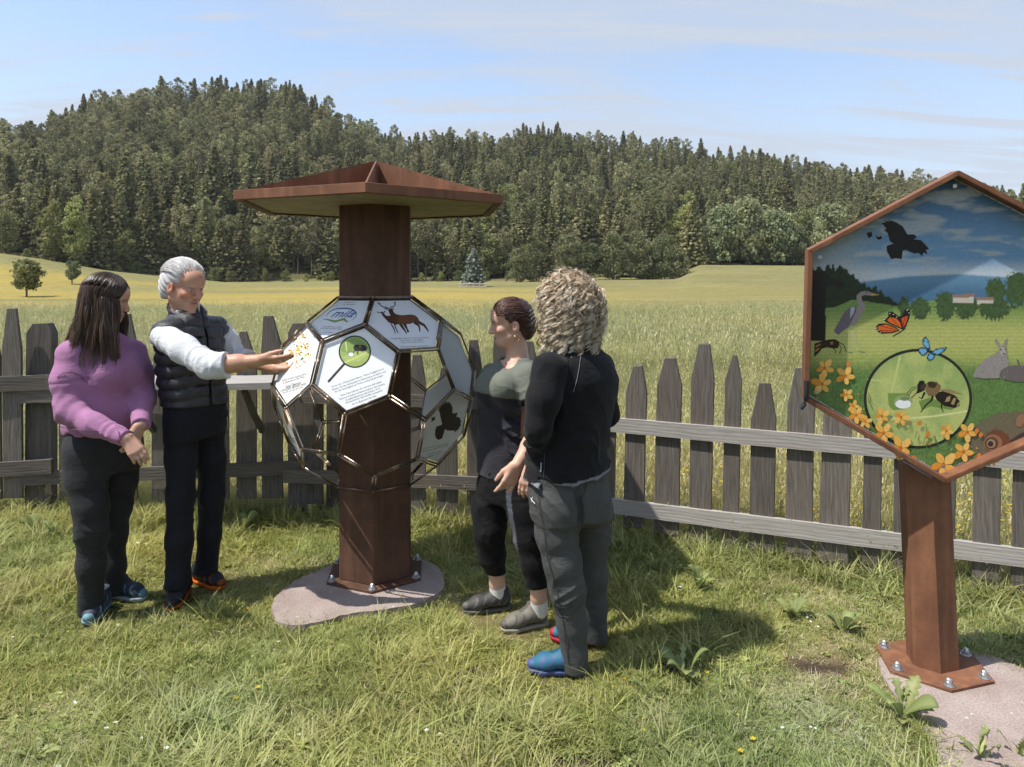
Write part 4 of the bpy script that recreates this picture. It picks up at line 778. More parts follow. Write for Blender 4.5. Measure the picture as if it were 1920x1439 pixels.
# board
bo, b1 = hexring(SIDE-.0235, DEP), hexring(SIDE-.0235, DEP+.012); bm = bmesh.new(); a = [bm.verts.new(p) for p in bo]; b = [bm.verts.new(p) for p in b1]; bm.faces.new(a); bm.faces.new(b[::-1]); [bm.faces.new((a[i], b[i], b[(i+1) % 6], a[(i+1) % 6])) for i in range(6)]
bmesh.ops.recalc_face_normals(bm, faces=bm.faces); me = bpy.data.meshes.new('board'); bm.to_mesh(me); bm.free(); brd = link('board', me, MAT_BOARD, sg)
nrm = SR @ np.array((0, -1, 0.)); P = Print(SG+SR @ np.array((0, DEP-.0008, 0.)), nrm, SR @ np.array((0, 0, 1.)), .000012)
# printed background as a fine colour grid
step = .0042; R_in = SIDE-.024; gu = np.arange(-R_in*.87, R_in*.87+step, step); gvv = np.arange(-R_in, R_in+step, step); GU, GV = np.meshgrid(gu, gvv)
w3 = P.o+GU[..., None]*P.ex+GV[..., None]*P.ey; PX = CX+FOC*w3[..., 0]/w3[..., 1]; PY = CY-FOC*(w3[..., 2]-CAMH)/w3[..., 1]
def lerp(c0, c1, t): return np.array(c0)*(1-t[..., None])+np.array(c1)*t[..., None]
def S(*c): return np.array(srgb(*c))
cl_ = fbm(PX/60, PY/14, 0, 201, 5); f1 = fbm(PX/5, PY/5, 0, 203); f2 = fbm(PX/2.2, PY/3.2, 0, 205)
sky_ = lerp(S(46, 92, 134), S(96, 148, 188), sstep(330, 480, PY)); sky_ = lerp(sky_, S(205, 214, 220), sstep(480, 520, PY)*.8)
sky_ = sky_*(1-(sstep(.50, .72, cl_)*.55)[..., None])+S(190, 190, 178)*(sstep(.50, .72, cl_)*.55)[..., None]; lft = sstep(1680, 1560, PX)*sstep(380, 430, PY)*.5; sky_ = sky_*(1-lft[..., None])+S(176, 176, 166)*lft[..., None]
ridge = np.interp(PX, [1500, 1620, 1700, 1800, 1860, 1960], [536, 528, 518, 514, 518, 524]); mt = sstep(-2, 3, PY-ridge); bgc = sky_*(1-mt[..., None])+lerp(S(92, 142, 176), S(66, 116, 152), sstep(0, 40, PY-ridge))*mt[..., None]
fieldl = np.interp(PX, [1500, 1560, 1600, 1640, 1690, 1760, 1960], [578, 576, 560, 566, 574, 560, 575])+2*f1; fd_ = sstep(-1, 1.5, PY-fieldl); fcol = lerp(S(120, 152, 72), S(182, 186, 92), sstep(575, 625, PY)); fcol = lerp(fcol, S(168, 178, 84), sstep(640, 680, PY)); gr_ = sstep(668, 712, PY+10*f1); fcol = lerp(fcol, S(96, 132, 62), gr_)
fcol = fcol*(1+(f2-.5)*(.25+.75*gr_))[..., None]; fcol = fcol*(1+.10*np.sin(PY*.9+3*f1)*(1-gr_))[..., None]; bgc = bgc*(1-fd_[..., None])+fcol*fd_[..., None]
tl = np.interp(PX, [1500, 1545, 1560, 1575, 1590, 1610, 1640, 1680, 1700], [500, 504, 500, 502, 512, 524, 540, 562, 580])+7*(vnoise(PX/4.2, 0*PX, 0, 207)-.5)*2; tb = fieldl+1; tr_ = (PY > tl) & (PY < tb) & (PX < 1698); bgc[tr_] = (S(44, 58, 40)*(.55+.9*f2[..., None]))[tr_]
for x0, x1, t0, b0 in ((1684, 1706, 562, 594), (1707, 1744, 564, 600), (1752, 1792, 554, 602), (1790, 1832, 562, 600), (1834, 1892, 560, 602), (1848, 1884, 528, 575), (1884, 1930, 520, 580)):
    cxx = (x0+x1)/2; e = ((PX-cxx)/((x1-x0)/2))**2+((PY-(t0*.6+b0*.4))/((b0-t0)*.56))**2+(f2-.5)*1.5; q = (e < 1) & (PY < b0); bgc[q] = (S(70, 96, 54)*(.45+1.0*f2[..., None]))[q]
    q = (np.abs((PX-cxx) % 7-3.5) < .6) & (PY > b0-8) & (PY < b0) & (np.abs(PX-cxx) < (x1-x0)*.4); bgc[q] = S(70, 66, 52)
for x0, x1, yt, yb2 in ((1786, 1826, 553, 568), (1832, 1862, 559, 570)):
    q = (PX > x0) & (PX < x1) & (PY > yt) & (PY < yb2); bgc[q] = S(200, 190, 176); q = (PX > x0-2) & (PX < x1+2) & (PY > yt-1) & (PY < yt+5); bgc[q] = S(150, 120, 104)
q = (PX < 1548) & (PY > 510) & (PY < 640); bgc[q] = S(36, 34, 32); q = (PX < 1583) & (PY > 510+(PX-1535)*.45) & (PY < 526+(PX-1535)*.35); bgc[q] = S(46, 42, 38)
hexm = lambda x, y, r: (np.abs(x) < r*.866) & (np.abs(y)+np.abs(x)*.5774 < r)
# magnifier field
mx, my, mr = 1721., 748., 99.; e = np.hypot((PX-mx)/mr, (PY-my)/(mr*.92)); q = e < 1
mc = lerp(S(150, 176, 92), S(186, 196, 104), sstep(.3, .7, fbm(PX/40, PY/60, 0, 211))); mc = mc*(1+(f1[..., None]-.5)*.12); bgc[q] = mc[q]
bgc = bgc*.82+.18*bgc.mean(-1, keepdims=True)*np.array((1.05, 1, .9)); ii_ = np.arange(GU.size).reshape(GU.shape); ok = hexm(GU, GV, R_in); cell_ok = ok[:-1, :-1] & ok[1:, :-1] & ok[:-1, 1:] & ok[1:, 1:]
qd = np.stack([ii_[:-1, :-1], ii_[:-1, 1:], ii_[1:, 1:], ii_[1:, :-1]], -1)[cell_ok]; used = np.unique(qd); rm = np.full(GU.size, -1); rm[used] = np.arange(len(used))
v2 = np.c_[GU.ravel(), GV.ravel()][used]; qd = rm[qd]; P.raw(v2, np.r_[qd[:, [0, 1, 2]], qd[:, [0, 2, 3]]], np.clip(bgc.reshape(-1, 3)[used], 0, 1))
def E6(pts): return [(1500+x/5.139, 520+y/5.139) for x, y in pts]
def E5(pts): return [(1640+x/5.329, 640+y/5.329) for x, y in pts]
def E2(pts): return [(1490+x/2.321, 300+y/2.321) for x, y in pts]
K = lambda *c: srgb(*c)
# magnifier: stems, drop, bee
P.line(E6([(965, 760), (920, 950), (880, 1120), (890, 1300)]), 4.5, K(196, 202, 128), taper=3); P.line(E5([(20, 770), (300, 775), (600, 750), (930, 700)]), 4.5, K(212, 214, 150), taper=3.4); P.line(E6([(650, 985), (900, 1010)]), 3, K(190, 198, 122))
P.pix(E5([(130, 520), (330, 520), (360, 560), (300, 680), (180, 690), (140, 640)]), K(122, 150, 74)); P.pix(E5([(440, 600), (560, 560), (700, 640), (860, 640), (760, 690), (560, 650), (470, 690)]), K(116, 142, 72))
P.ell(*E5([(285, 610)])[0], 17.5, 12.8, K(150, 164, 118)); P.ell(*E5([(285, 628)])[0], 15, 8.6, K(236, 238, 236)); P.ell(*E5([(300, 575)])[0], 9, 4, K(120, 140, 88))
bk, fur, hon = K(38, 33, 28), K(128, 104, 70), K(164, 138, 96)
P.pix(E5([(640, 480), (760, 480), (885, 535), (700, 520)]), K(150, 132, 92)); P.pix(E5([(690, 500), (905, 590), (820, 560), (660, 520)]), K(132, 116, 84))
P.pix(E5([(590, 520), (680, 500), (800, 540), (850, 600), (845, 650), (800, 668), (700, 650), (620, 590)]), bk)
for q in ([(720, 560), (760, 545), (750, 600), (700, 610)], [(790, 565), (815, 575), (790, 640), (760, 625)], [(838, 605), (850, 620), (830, 655), (815, 650)]): P.pix(E5(q), hon)
P.pix(E5([(505, 430), (550, 400), (620, 405), (665, 450), (650, 500), (610, 540), (540, 550), (510, 500)]), fur); P.pix(E5([(525, 415), (570, 402), (625, 425), (600, 470), (540, 460)]), K(66, 50, 38))
P.pix(E5([(425, 440), (450, 395), (490, 395), (512, 440), (500, 490), (450, 515), (410, 530), (425, 490)]), bk); P.ell(*E5([(482, 458)])[0], 4.6, 6.4, K(62, 56, 50), .3)
P.line(E5([(415, 520), (365, 570)]), 2.6, K(150, 104, 66)); P.line(E5([(420, 455), (370, 465), (325, 520)]), 1.2, bk); P.line(E5([(415, 470), (375, 490), (335, 545)]), 1.2, bk)
for l in ([(500, 510), (470, 575), (440, 560)], [(580, 545), (570, 590), (510, 640), (460, 712)], [(650, 510), (680, 580), (665, 660), (685, 710)]): P.line(E5(l), 4.2, bk, taper=1.6)
P.ring(mx, my, mr, 5.2, K(44, 46, 44), 60, .92)
# heron
hg, hd = K(150, 138, 134), K(112, 100, 112)
P.pix(E6([(545, 175), (585, 140), (640, 132), (690, 150), (770, 172), (690, 180), (620, 172), (590, 190), (600, 230), (630, 260), (615, 320), (560, 420), (530, 460), (490, 470), (470, 420), (500, 330), (570, 270), (545, 220)]), hg)
P.pix(E6([(325, 520), (380, 420), (440, 320), (490, 285), (545, 285), (540, 330), (500, 420), (470, 480), (400, 530), (375, 558), (350, 545)]), hd); P.pix(E6([(490, 290), (530, 290), (515, 350), (480, 400)]), K(176, 178, 186)); P.pix(E6([(690, 150), (770, 172), (690, 180)]), K(190, 150, 86)); P.ell(*E6([(640, 147)])[0], 1.3, 1.1, bk)
for l in ([(480, 480), (482, 600), (482, 720)], [(535, 455), (540, 580), (580, 700)]): P.line(E6(l), 1.6, K(176, 166, 158))
P.line(E6([(570, 715), (630, 730)]), 1.2, K(120, 110, 104)); P.line(E6([(460, 725), (510, 728)]), 1.2, K(120, 110, 104))
# orange and blue butterflies
og = K(214, 98, 40)
P.pix(E6([(728, 480), (760, 448), (830, 445), (920, 480), (965, 515), (880, 540), (780, 545), (740, 520)]), bk); P.pix(E6([(750, 475), (830, 455), (915, 490), (950, 512), (880, 530), (790, 530), (755, 510)]), og)
P.pix(E6([(808, 420), (850, 380), (850, 335), (890, 330), (950, 380), (985, 370), (1010, 310), (1050, 295), (1065, 340), (1050, 400), (1020, 480), (985, 505), (930, 480), (860, 450)]), bk); P.pix(E6([(840, 415), (870, 385), (930, 400), (965, 440), (980, 490), (930, 470), (870, 445)]), og); P.pix(E6([(975, 400), (1005, 380), (1040, 375), (1020, 450), (995, 485)]), K(206, 82, 36))
for l in ([(880, 390), (960, 490)], [(840, 430), (950, 480)], [(1010, 380), (990, 490)], [(780, 470), (950, 515)], [(770, 515), (940, 520)]): P.line(E6(l), .9, bk)
P.line(E6([(1015, 490), (980, 520), (895, 570)]), 1.8, bk)
for x, y in ((740, 490), (750, 515), (775, 535), (865, 350), (900, 360), (930, 385), (1030, 320), (1050, 345), (1040, 310), (815, 410)): P.ell(*E6([(x, y)])[0], 1.1, .9, K(232, 226, 214), 0, 6)
b1_, b2_ = K(112, 172, 208), K(70, 130, 178)
for pts in ([(1180, 600), (1210, 570), (1240, 610), (1255, 690), (1235, 700), (1180, 650)], [(1138, 690), (1180, 670), (1240, 700), (1215, 745), (1180, 760), (1145, 730)], [(1260, 725), (1310, 690), (1418, 672), (1390, 710), (1330, 750), (1290, 750)], [(1250, 730), (1300, 750), (1285, 790), (1245, 805), (1220, 785), (1230, 745)]):
    P.pix(E6(pts), K(36, 52, 70)); c_ = np.mean(pts, 0); P.pix(E6([tuple(c_+(np.array(p)-c_)*.78) for p in pts]), b1_)
    for _ in range(7): P.ell(*E6([tuple(c_+(np.array(pts[gq.integers(len(pts))])-c_)*gq.uniform(.5, .8))])[0], 1.5, 1., [K(34, 48, 66), b2_][gq.integers(2)], gq.uniform(0, 3), 6)
P.line(E6([(1235, 690), (1265, 735)]), 2, K(40, 70, 80))
# raven and two small birds
rk = K(34, 31, 33)
P.pix(E2([(378, 275), (400, 272), (382, 262), (415, 270), (400, 258), (440, 272), (425, 262), (470, 290), (490, 325), (520, 325), (532, 338), (515, 345), (550, 350), (585, 388), (570, 392), (578, 412), (560, 402), (555, 420), (538, 405), (520, 408), (485, 392), (470, 395), (465, 432), (440, 428), (420, 432), (402, 400), (400, 375), (430, 365), (415, 355), (405, 320), (390, 305), (400, 300)]), rk)
P.pix(E2([(312, 318), (335, 313), (338, 332), (322, 342)]), rk); P.pix(E2([(350, 330), (365, 336), (380, 330), (378, 345), (362, 348)]), rk)
# wasp at the left edge
P.pix(E6([(140, 640), (200, 620), (280, 600), (340, 598), (380, 625), (370, 680), (330, 690), (260, 675), (210, 690), (170, 740), (135, 770)]), K(48, 38, 28))
for q in ([(150, 660), (200, 640), (195, 655), (150, 680)], [(145, 700), (190, 675), (180, 700), (145, 725)], [(290, 625), (320, 620), (315, 650), (295, 650)]): P.pix(E6(q), K(170, 122, 62))
for l in ([(380, 630), (420, 650), (445, 715)], [(375, 650), (400, 680), (380, 740)], [(320, 690), (345, 705), (340, 735)]): P.line(E6(l), 1.3, bk)
# hare with a leveret
hr = K(150, 142, 138); P.pix(E5([(980, 345), (1010, 280), (1100, 180), (1200, 130), (1240, 85), (1235, 50), (1195, 0), (1215, -30), (1245, 20), (1255, 45), (1285, 45), (1295, 0), (1325, -40), (1318, 20), (1305, 60), (1320, 110), (1320, 160), (1340, 210), (1330, 260), (1260, 290), (1240, 370), (1100, 372), (990, 362)]), hr)
P.pix(E5([(1255, 300), (1310, 255), (1400, 240), (1435, 245), (1415, 180), (1440, 190), (1455, 245), (1500, 250), (1500, 405), (1400, 405), (1280, 380), (1255, 340)]), K(110, 102, 100)); P.pix(E5([(1245, 60), (1300, 62), (1310, 120), (1290, 150), (1262, 140), (1245, 100)]), K(170, 160, 152))
for _ in range(80):
    x, y = gq.uniform(1010, 1330), gq.uniform(150, 365)
    if y > 340-(x-980)*.62: P.ell(*E5([(x, y)])[0], gq.uniform(1, 2.6), .7, [K(128, 120, 116), K(172, 166, 160), K(116, 106, 100)][gq.integers(3)], gq.uniform(.5, 1.6), 5)
for x, y in ((1255, 82), (1312, 80), (1290, 125)): P.ell(*E5([(x, y)])[0], 1.5, 1.3, bk)
# snail on its stone
P.pix(E5([(930, 900), (1080, 790), (1220, 720), (1350, 712), (1500, 700), (1500, 1080), (1250, 1180), (960, 1270), (900, 1100)]), K(112, 104, 82))
for _ in range(150):
    x, y = gq.uniform(960, 1490), gq.uniform(730, 1180)
    if y > 1080-(x-900)*.75 and y < 1240-(x-960)*.3: P.ell(*E5([(x, y)])[0], gq.uniform(.8, 2.4), .7, [K(92, 86, 66), K(134, 126, 104), K(80, 84, 56)][gq.integers(3)], gq.uniform(0, 3), 5)
P.pix(E5([(1240, 1050), (1350, 990), (1440, 930), (1500, 900), (1500, 960), (1420, 1020), (1330, 1080)]), K(70, 58, 60)); P.pix(E5([(1090, 990), (1120, 920), (1180, 885), (1260, 890), (1330, 940), (1355, 1000), (1320, 1050), (1250, 1090), (1170, 1108), (1100, 1070)]), K(116, 72, 50))
P.ell(*E5([(1180, 1015)])[0], 17, 16, K(150, 110, 78)); P.ell(*E5([(1165, 1020)])[0], 12.5, 12, K(92, 66, 52)); P.ell(*E5([(1160, 1022)])[0], 8.5, 8.5, K(158, 130, 104)); P.ell(*E5([(1155, 1025)])[0], 5.2, 5.2, K(60, 48, 46)); P.ell(*E5([(1455, 790)])[0], 8, 13, K(150, 112, 84), .4)
# yellow flowers: five petals each
ye, yo, yd = K(232, 178, 84), K(220, 150, 60), K(196, 116, 46)
def blossom(x, y, r, rot, tiltx=1., n=5):
    for k in range(n):
        a = rot+k*2*math.pi/n; dx, dy = math.cos(a)*tiltx, math.sin(a); l = r*gq.uniform(.8, 1.1); nx, ny = -math.sin(a)*.32, math.cos(a)*.32
        P.pix([(x, y), (x+dx*l*.45+nx*l, y+dy*l*.45+ny*l), (x+dx*l*.85+nx*l*.7, y+dy*l*.85+ny*l*.7), (x+dx*l, y+dy*l), (x+dx*l*.85-nx*l*.6, y+dy*l*.85-ny*l*.6), (x+dx*l*.45-nx*l*.8, y+dy*l*.45-ny*l*.8)], [ye, K(238, 190, 104), yo][k % 3])
    P.ell(x, y, r*.16, r*.2, yd, 0, 8)
for _ in range(46):                       # stalks, leaves and buds among the blossoms
    t = gq.uniform(0, 1); x, y = 1528+t*330, 718+t*150+gq.normal(0, 14)
    if y > 748+(x-1517)*.64 or y > 905-(abs(x-1770))*.3: continue
    P.line([(x, y), (x+gq.uniform(-9, 9), y+gq.uniform(4, 16))], 1.2, K(104, 132, 66)); P.ell(x, y, gq.uniform(1.4, 3), gq.uniform(1, 2), [K(190, 130, 78), K(124, 142, 76), K(206, 150, 70)][gq.integers(3)], gq.uniform(0, 3), 7)
for x, y, r, t in ((1546, 690, 19, .3), (1541, 720, 21, .9), (1585, 705, 20, .1), (1587, 740, 14, .5), (1600, 762, 12, 1.2), (1605, 778, 17, .2), (1622, 790, 14, 1), (1653, 780, 17, .6), (1656, 812, 22, .2), (1689, 783, 16, 1.2), (1774, 808, 16, 1.4), (1688, 840, 24, .5), (1813, 810, 20, .25), (1806, 847, 22, .1), (1768, 872, 28, .45), (1862, 862, 11, .2)): blossom(x, y, r, t)
for x, y in ((1724, 793), (1739, 814), (1830, 808), (1838, 815), (1712, 858), (1834, 854), (1590, 682)): P.ell(x, y, 4, 5.5, K(214, 128, 58), .4, 9)
P.build('print', MAT_PRINT, brd, sb)
SCREW = cyl_mesh('screw', .008, .004, 10); SCREW.materials.append(MAT_BOLT)
for a in HA:
    o = link('screw', SCREW, None, brd, sw(math.cos(a)*(SIDE-.06), math.sin(a)*(SIDE-.06), DEP-.001-.03*0)); o.rotation_mode = 'QUATERNION'; o.rotation_quaternion = Vector(nrm).to_track_quat('Z', 'Y')
    o.location = Vector(o.location)+Vector(nrm)*.028
# post, plate, bolts
vz = np.array(hexring(SIDE, DEP*.5)[3])-np.array((0, 0, .003)); top = np.array((vz[0], 3.135-sb[1], 0)); pa = np.radians(-90-12+60*np.arange(6)); ca_, sa_ = math.cos(-.2239), math.sin(-.2239)
ring = []
for i in range(6):                       # six corners plus the two points where the cut's lowest line crosses the outline
    a, b = np.array((math.cos(pa[i]), math.sin(pa[i])))*.1, np.array((math.cos(pa[(i+1) % 6]), math.sin(pa[(i+1) % 6])))*.1; ring.append(a); ua, ub = a[0]*ca_+a[1]*sa_, b[0]*ca_+b[1]*sa_
    if ua*ub < 0: ring.append(a+(b-a)*ua/(ua-ub))
bm = bmesh.new(); lo = [bm.verts.new((p[0], p[1], .012)) for p in ring]; us_ = [p[0]*ca_+p[1]*sa_ for p in ring]; hi = [bm.verts.new((p[0]+top[0], p[1]+top[1], vz[2]+.577*abs(u_))) for p, u_ in zip(ring, us_)]; n = len(ring)
for i in range(n): bm.faces.new((lo[i], lo[(i+1) % n], hi[(i+1) % n], hi[i]))
bm.faces.new(lo[::-1]); bm.faces.new([h for h, u_ in zip(hi, us_) if u_ < 1e-6]); bm.faces.new([h for h, u_ in zip(hi, us_) if u_ > -1e-6]); bmesh.ops.recalc_face_normals(bm, faces=bm.faces)
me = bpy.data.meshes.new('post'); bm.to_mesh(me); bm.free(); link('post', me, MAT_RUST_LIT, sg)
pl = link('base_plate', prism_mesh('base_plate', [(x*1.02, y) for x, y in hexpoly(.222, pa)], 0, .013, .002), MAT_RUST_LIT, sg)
for t in pa: link('bolt', BOLT, None, pl, (math.cos(t)*.188, math.sin(t)*.188, .0135))
# rubber edge strip on the lower left corner of the frame
c0_ = np.array(o0[2])*.5+np.array(i0[2])*.5; up_ = (np.array(o0[1])-np.array(o0[2])); up_ /= np.linalg.norm(up_); dn_ = np.array(o0[3])-np.array(o0[2]); dn_ /= np.linalg.norm(dn_); fw_ = nrm*.006
m = NT('black_rubber'); MAT_RUBBER = m.done((.03, .032, .035), .6, .3)
out_ = (np.array(o0[2])-np.array((sw(0, 0, 0)))); out_ /= np.linalg.norm(out_)
pts = [c0_+fw_+up_*t+out_*.006 for t in (.085, .06, .03, .008)]+[c0_+fw_+out_*.012-up_*.012, c0_+fw_+out_*.03-up_*.022]
v, f, _ = tubes([np.array(pts)], [.0105], 8); link('edge_strip', mesh_np('edge_strip', v, f, None, True), MAT_RUBBER, fr_)
# ------------------------------------------------------------------ larger weeds, leaf by leaf
def leaf_mesh(name, l, w, teeth, curl, c0, c1):
    n = 12; t = np.linspace(0, 1, n+1); hw = w*np.sin(np.pi*np.clip(t*.92+.05, 0, 1))**.9*(.45+.75*t)*np.where(np.arange(n+1) % 2 == 0, 1, 1-teeth); mid = np.c_[l*t*np.cos(curl*t), 0*t, l*np.sin(curl*.9)*t*(1.35-t)]
    up = np.c_[0*t, 0*t, hw*.30]; s = np.c_[0*t, hw, 0*t]; V = np.r_[mid-s+up, mid, mid+s+up]; k = n+1; F = [(j, j+1, k+j+1, k+j) for j in range(n)]+[(k+j, k+j+1, 2*k+j+1, 2*k+j) for j in range(n)]
    q = np.r_[0*t, 0*t+1, 0*t][:, None]*.8; me = mesh_np(name, V, np.array(F), np.array(c0)*(1-q)+np.array(c1)*q, True); me.materials.append(MAT_WEED); return me
LEAVES = [leaf_mesh('leaf', .15, .030, .45, .55, (.19, .24, .065), (.34, .37, .16)), leaf_mesh('leaf', .17, .036, .08, .8, (.16, .21, .06), (.32, .35, .15)), leaf_mesh('leaf', .11, .024, .25, .35, (.22, .26, .08), (.36, .38, .17)), leaf_mesh('leaf', .19, .022, .6, 1.1, (.20, .25, .07), (.36, .38, .18))]
g = np.random.default_rng(88)
for px, py, n, sc, up_, lab in ((1695, 1352, 9, 1.25, .7, 'dandelion-like weed with long upright leaves at the near left edge of the sign slab'), (1838, 1432, 6, 1.0, .8, 'toothed weed at the bottom edge of the photo in front of the sign slab'), (1910, 1425, 5, .8, .9, 'small leafy weed in the bottom right corner'),
        (1312, 1108, 7, 1.1, .9, 'broad-leaved dock plant in the sunlit grass right of the curly-haired woman'), (1490, 1165, 8, 1.0, .6, 'low leafy weed left of the sign post by the bare patch'), (1582, 1190, 7, .9, .6, 'leafy weed just left of the sign slab'), (1285, 1272, 9, 1.05, .45, 'flat leafy weed in the shadow right of the blue shoes'), (1215, 1308, 6, .8, .3, 'pale flat rosette in front of the shaded weed'),
        (62, 1003, 6, 1.1, 1.1, 'tall broad-leaved weed below the fence at the far left'), (98, 1012, 5, 1.0, .9, 'pale pointed leaves beside the tall weed left of the pink sweatshirt'), (455, 1000, 5, 1.2, 1.2, 'upright weed leaves by the fence right of the dark trousers'), (592, 985, 7, 1.25, 1.2, 'fern-like weed left of the pillar foot by the fence'), (1228, 1075, 7, .9, .9, 'leafy weed under the fence right of the grey trousers'), (70, 1420, 6, .8, .3, 'flat weed rosette in the bottom left corner')):
    y = FOC*CAMH/(py-CY); x = (px-CX)*y/FOC; o = empty('weed_plant', (x, y, float(terrain(x, y))+(.0 if py > 1100 else 0)), lab, 'plant'); o.scale = (sc, sc, sc)
    for i in range(n):
        l = link('leaf', LEAVES[g.integers(0, 4)], None, o, (g.normal(0, .008), g.normal(0, .008), .002)); l.rotation_euler = (g.normal(0, .15), -up_*g.uniform(.35, 1.1), i*2.4+g.uniform(-.4, .4)); q = g.uniform(.65, 1.1); l.scale = (q, q, q)
# ------------------------------------------------------------------ people: smooth solid modelling on a grid
def unit(v): v = np.asarray(v, float); return v/np.linalg.norm(v)
class Solid:
    def __init__(s, lo, hi, h):
        s.lo = np.array(lo, float); s.h = h; s.n = np.ceil((np.array(hi)-s.lo)/h).astype(int)+1; s.D = np.full(s.n, 1., np.float32); s.ax = [s.lo[i]+np.arange(s.n[i])*h for i in range(3)]
    def reg(s, lo, hi):
        a = np.clip(np.floor((np.array(lo)-s.lo)/s.h).astype(int), 0, s.n); b = np.clip(np.ceil((np.array(hi)-s.lo)/s.h).astype(int)+1, 0, s.n)
        sl = tuple(slice(i, j) for i, j in zip(a, b)); g = [s.ax[i][sl[i]] for i in range(3)]
        return sl, g[0][:, None, None], g[1][None, :, None], g[2][None, None, :]
    def put(s, f, lo, hi, k, sub=False):
        pad = max(k, .0)+3*s.h; sl, X, Y, Z = s.reg(np.array(lo)-pad, np.array(hi)+pad)
        if 0 in s.D[sl].shape: return
        d = f(X, Y, Z).astype(np.float32); a = s.D[sl]
        if sub:
            d = -d; h = np.maximum(k-np.abs(a-d), 0)/max(k, 1e-6); s.D[sl] = np.maximum(a, d)+h*h*k*.25
        else:
            h = np.maximum(k-np.abs(a-d), 0)/max(k, 1e-6); s.D[sl] = np.minimum(a, d)-h*h*k*.25
    def cone(s, a, b, ra, rb, k=.02, sq=None, sub=False):
        a, b = np.asarray(a, float), np.asarray(b, float); r = max(ra, rb); ba = b-a; L2 = ba @ ba+1e-12
        def f(X, Y, Z):
            px, py, pz = X-a[0], Y-a[1], Z-a[2]; t = np.clip((px*ba[0]+py*ba[1]+pz*ba[2])/L2, 0, 1); qx, qy, qz = px-t*ba[0], py-t*ba[1], pz-t*ba[2]
            if sq is not None:
                n, m_ = sq; w = (qx*n[0]+qy*n[1]+qz*n[2])*(1/m_-1); qx, qy, qz = qx+w*n[0], qy+w*n[1], qz+w*n[2]
            return np.sqrt(qx*qx+qy*qy+qz*qz)-(ra+t*(rb-ra))
        s.put(f, np.minimum(a, b)-r, np.maximum(a, b)+r, k, sub)
    def ell(s, c, r, F=np.eye(3), k=.015, sub=False):   # F rows: local axes
        c = np.asarray(c, float); r = np.asarray(r, float)
        def f(X, Y, Z):
            p = (X-c[0], Y-c[1], Z-c[2]); q = [(p[0]*F[i][0]+p[1]*F[i][1]+p[2]*F[i][2]) for i in range(3)]
            k0 = np.sqrt(sum((q[i]/r[i])**2 for i in range(3))); k1 = np.sqrt(sum((q[i]/r[i]**2)**2 for i in range(3)))+1e-9; return k0*(k0-1)/k1
        m_ = max(r); s.put(f, c-m_, c+m_, k, sub)
    def chain(s, pts, rad, k=.02, sq=None):
        for i in range(len(pts)-1): s.cone(pts[i], pts[i+1], rad[i], rad[i+1], k, sq)
    def loft(s, rows, yaw, k=.03, p=2.3):               # rows: (point, half width, half depth) from top to bottom
        rows = sorted(rows, key=lambda r: r[0][2]); z = np.array([r[0][2] for r in rows]); zz = np.linspace(z[0], z[-1], 80)
        def sm(v):
            t = np.interp(zz, z, v); kk = np.array([1, 2, 3, 2, 1])/9.; return np.convolve(np.pad(t, 2, mode='edge'), kk, 'valid')
        c0, c1, c2, c3 = (sm([q]) if False else sm(np.array(q)) for q in zip(*[(r[0][0], r[0][1], r[1], r[2]) for r in rows])); cs, sn = math.cos(yaw), math.sin(yaw)
        def f(X, Y, Z):
            zc_ = np.clip(Z, zz[0], zz[-1]); cx, cy, rx, ry = (np.interp(zc_, zz, v) for v in (c0, c1, c2, c3)); dx, dy = X-cx, Y-cy; u, v = dx*cs+dy*sn, -dx*sn+dy*cs
            q = (np.abs(u/rx)**p+np.abs(v/ry)**p)**(1/p); return np.maximum((q-1)*np.minimum(rx, ry), np.abs(Z-zc_)-.004)
        m_ = max(c2.max(), c3.max()); s.put(f, (c0.min()-m_, c1.min()-m_, zz[0]), (c0.max()+m_, c1.max()+m_, zz[-1]), k)
    def plane(s, p, n, k=.0, lo=None, hi=None):          # keep the side against n
        n = unit(n); sl, X, Y, Z = s.reg(s.lo if lo is None else lo, s.ax and [a[-1] for a in s.ax] if hi is None else hi)
        d = ((X-p[0])*n[0]+(Y-p[1])*n[1]+(Z-p[2])*n[2]).astype(np.float32); a = s.D[sl]
        if k: h = np.maximum(k-np.abs(a-d), 0)/k; s.D[sl] = np.maximum(a, d)+h*h*k*.25
        else: s.D[sl] = np.maximum(a, d)
    def disp(s, fn, band=.03):                           # push the surface by fn(points)
        i = np.nonzero(np.abs(s.D) < band); P = np.stack([s.ax[k][i[k]] for k in range(3)], 1); s.D[i] -= fn(P).astype(np.float32)
    def mesh(s):
        D = s.D; S_ = D < 0; c = [slice(0, -1), slice(1, None)]
        cnt = sum(S_[c[a], c[b], c[e]].astype(np.int8) for a in (0, 1) for b in (0, 1) for e in (0, 1)); act = (cnt > 0) & (cnt < 8); I = np.stack(np.nonzero(act), 1); idx = np.full(act.shape, -1, np.int32); idx[act] = np.arange(len(I))
        acc = np.zeros((len(I), 3)); num = np.zeros(len(I)); off = [(a, b, e) for a in (0, 1) for b in (0, 1) for e in (0, 1)]
        val = {o: D[I[:, 0]+o[0], I[:, 1]+o[1], I[:, 2]+o[2]] for o in off}
        for o in off:
            for ax in range(3):
                if o[ax]: continue
                q = list(o); q[ax] = 1; q = tuple(q); va, vb = val[o], val[q]; x = (va < 0) != (vb < 0); t = np.where(x, va/(va-vb+1e-12), 0); p = np.tile(np.array(o, float), (len(I), 1)); p[:, ax] += t; acc[x] += p[x]; num += x
        V = s.lo+(I+acc/num[:, None])*s.h; F = []
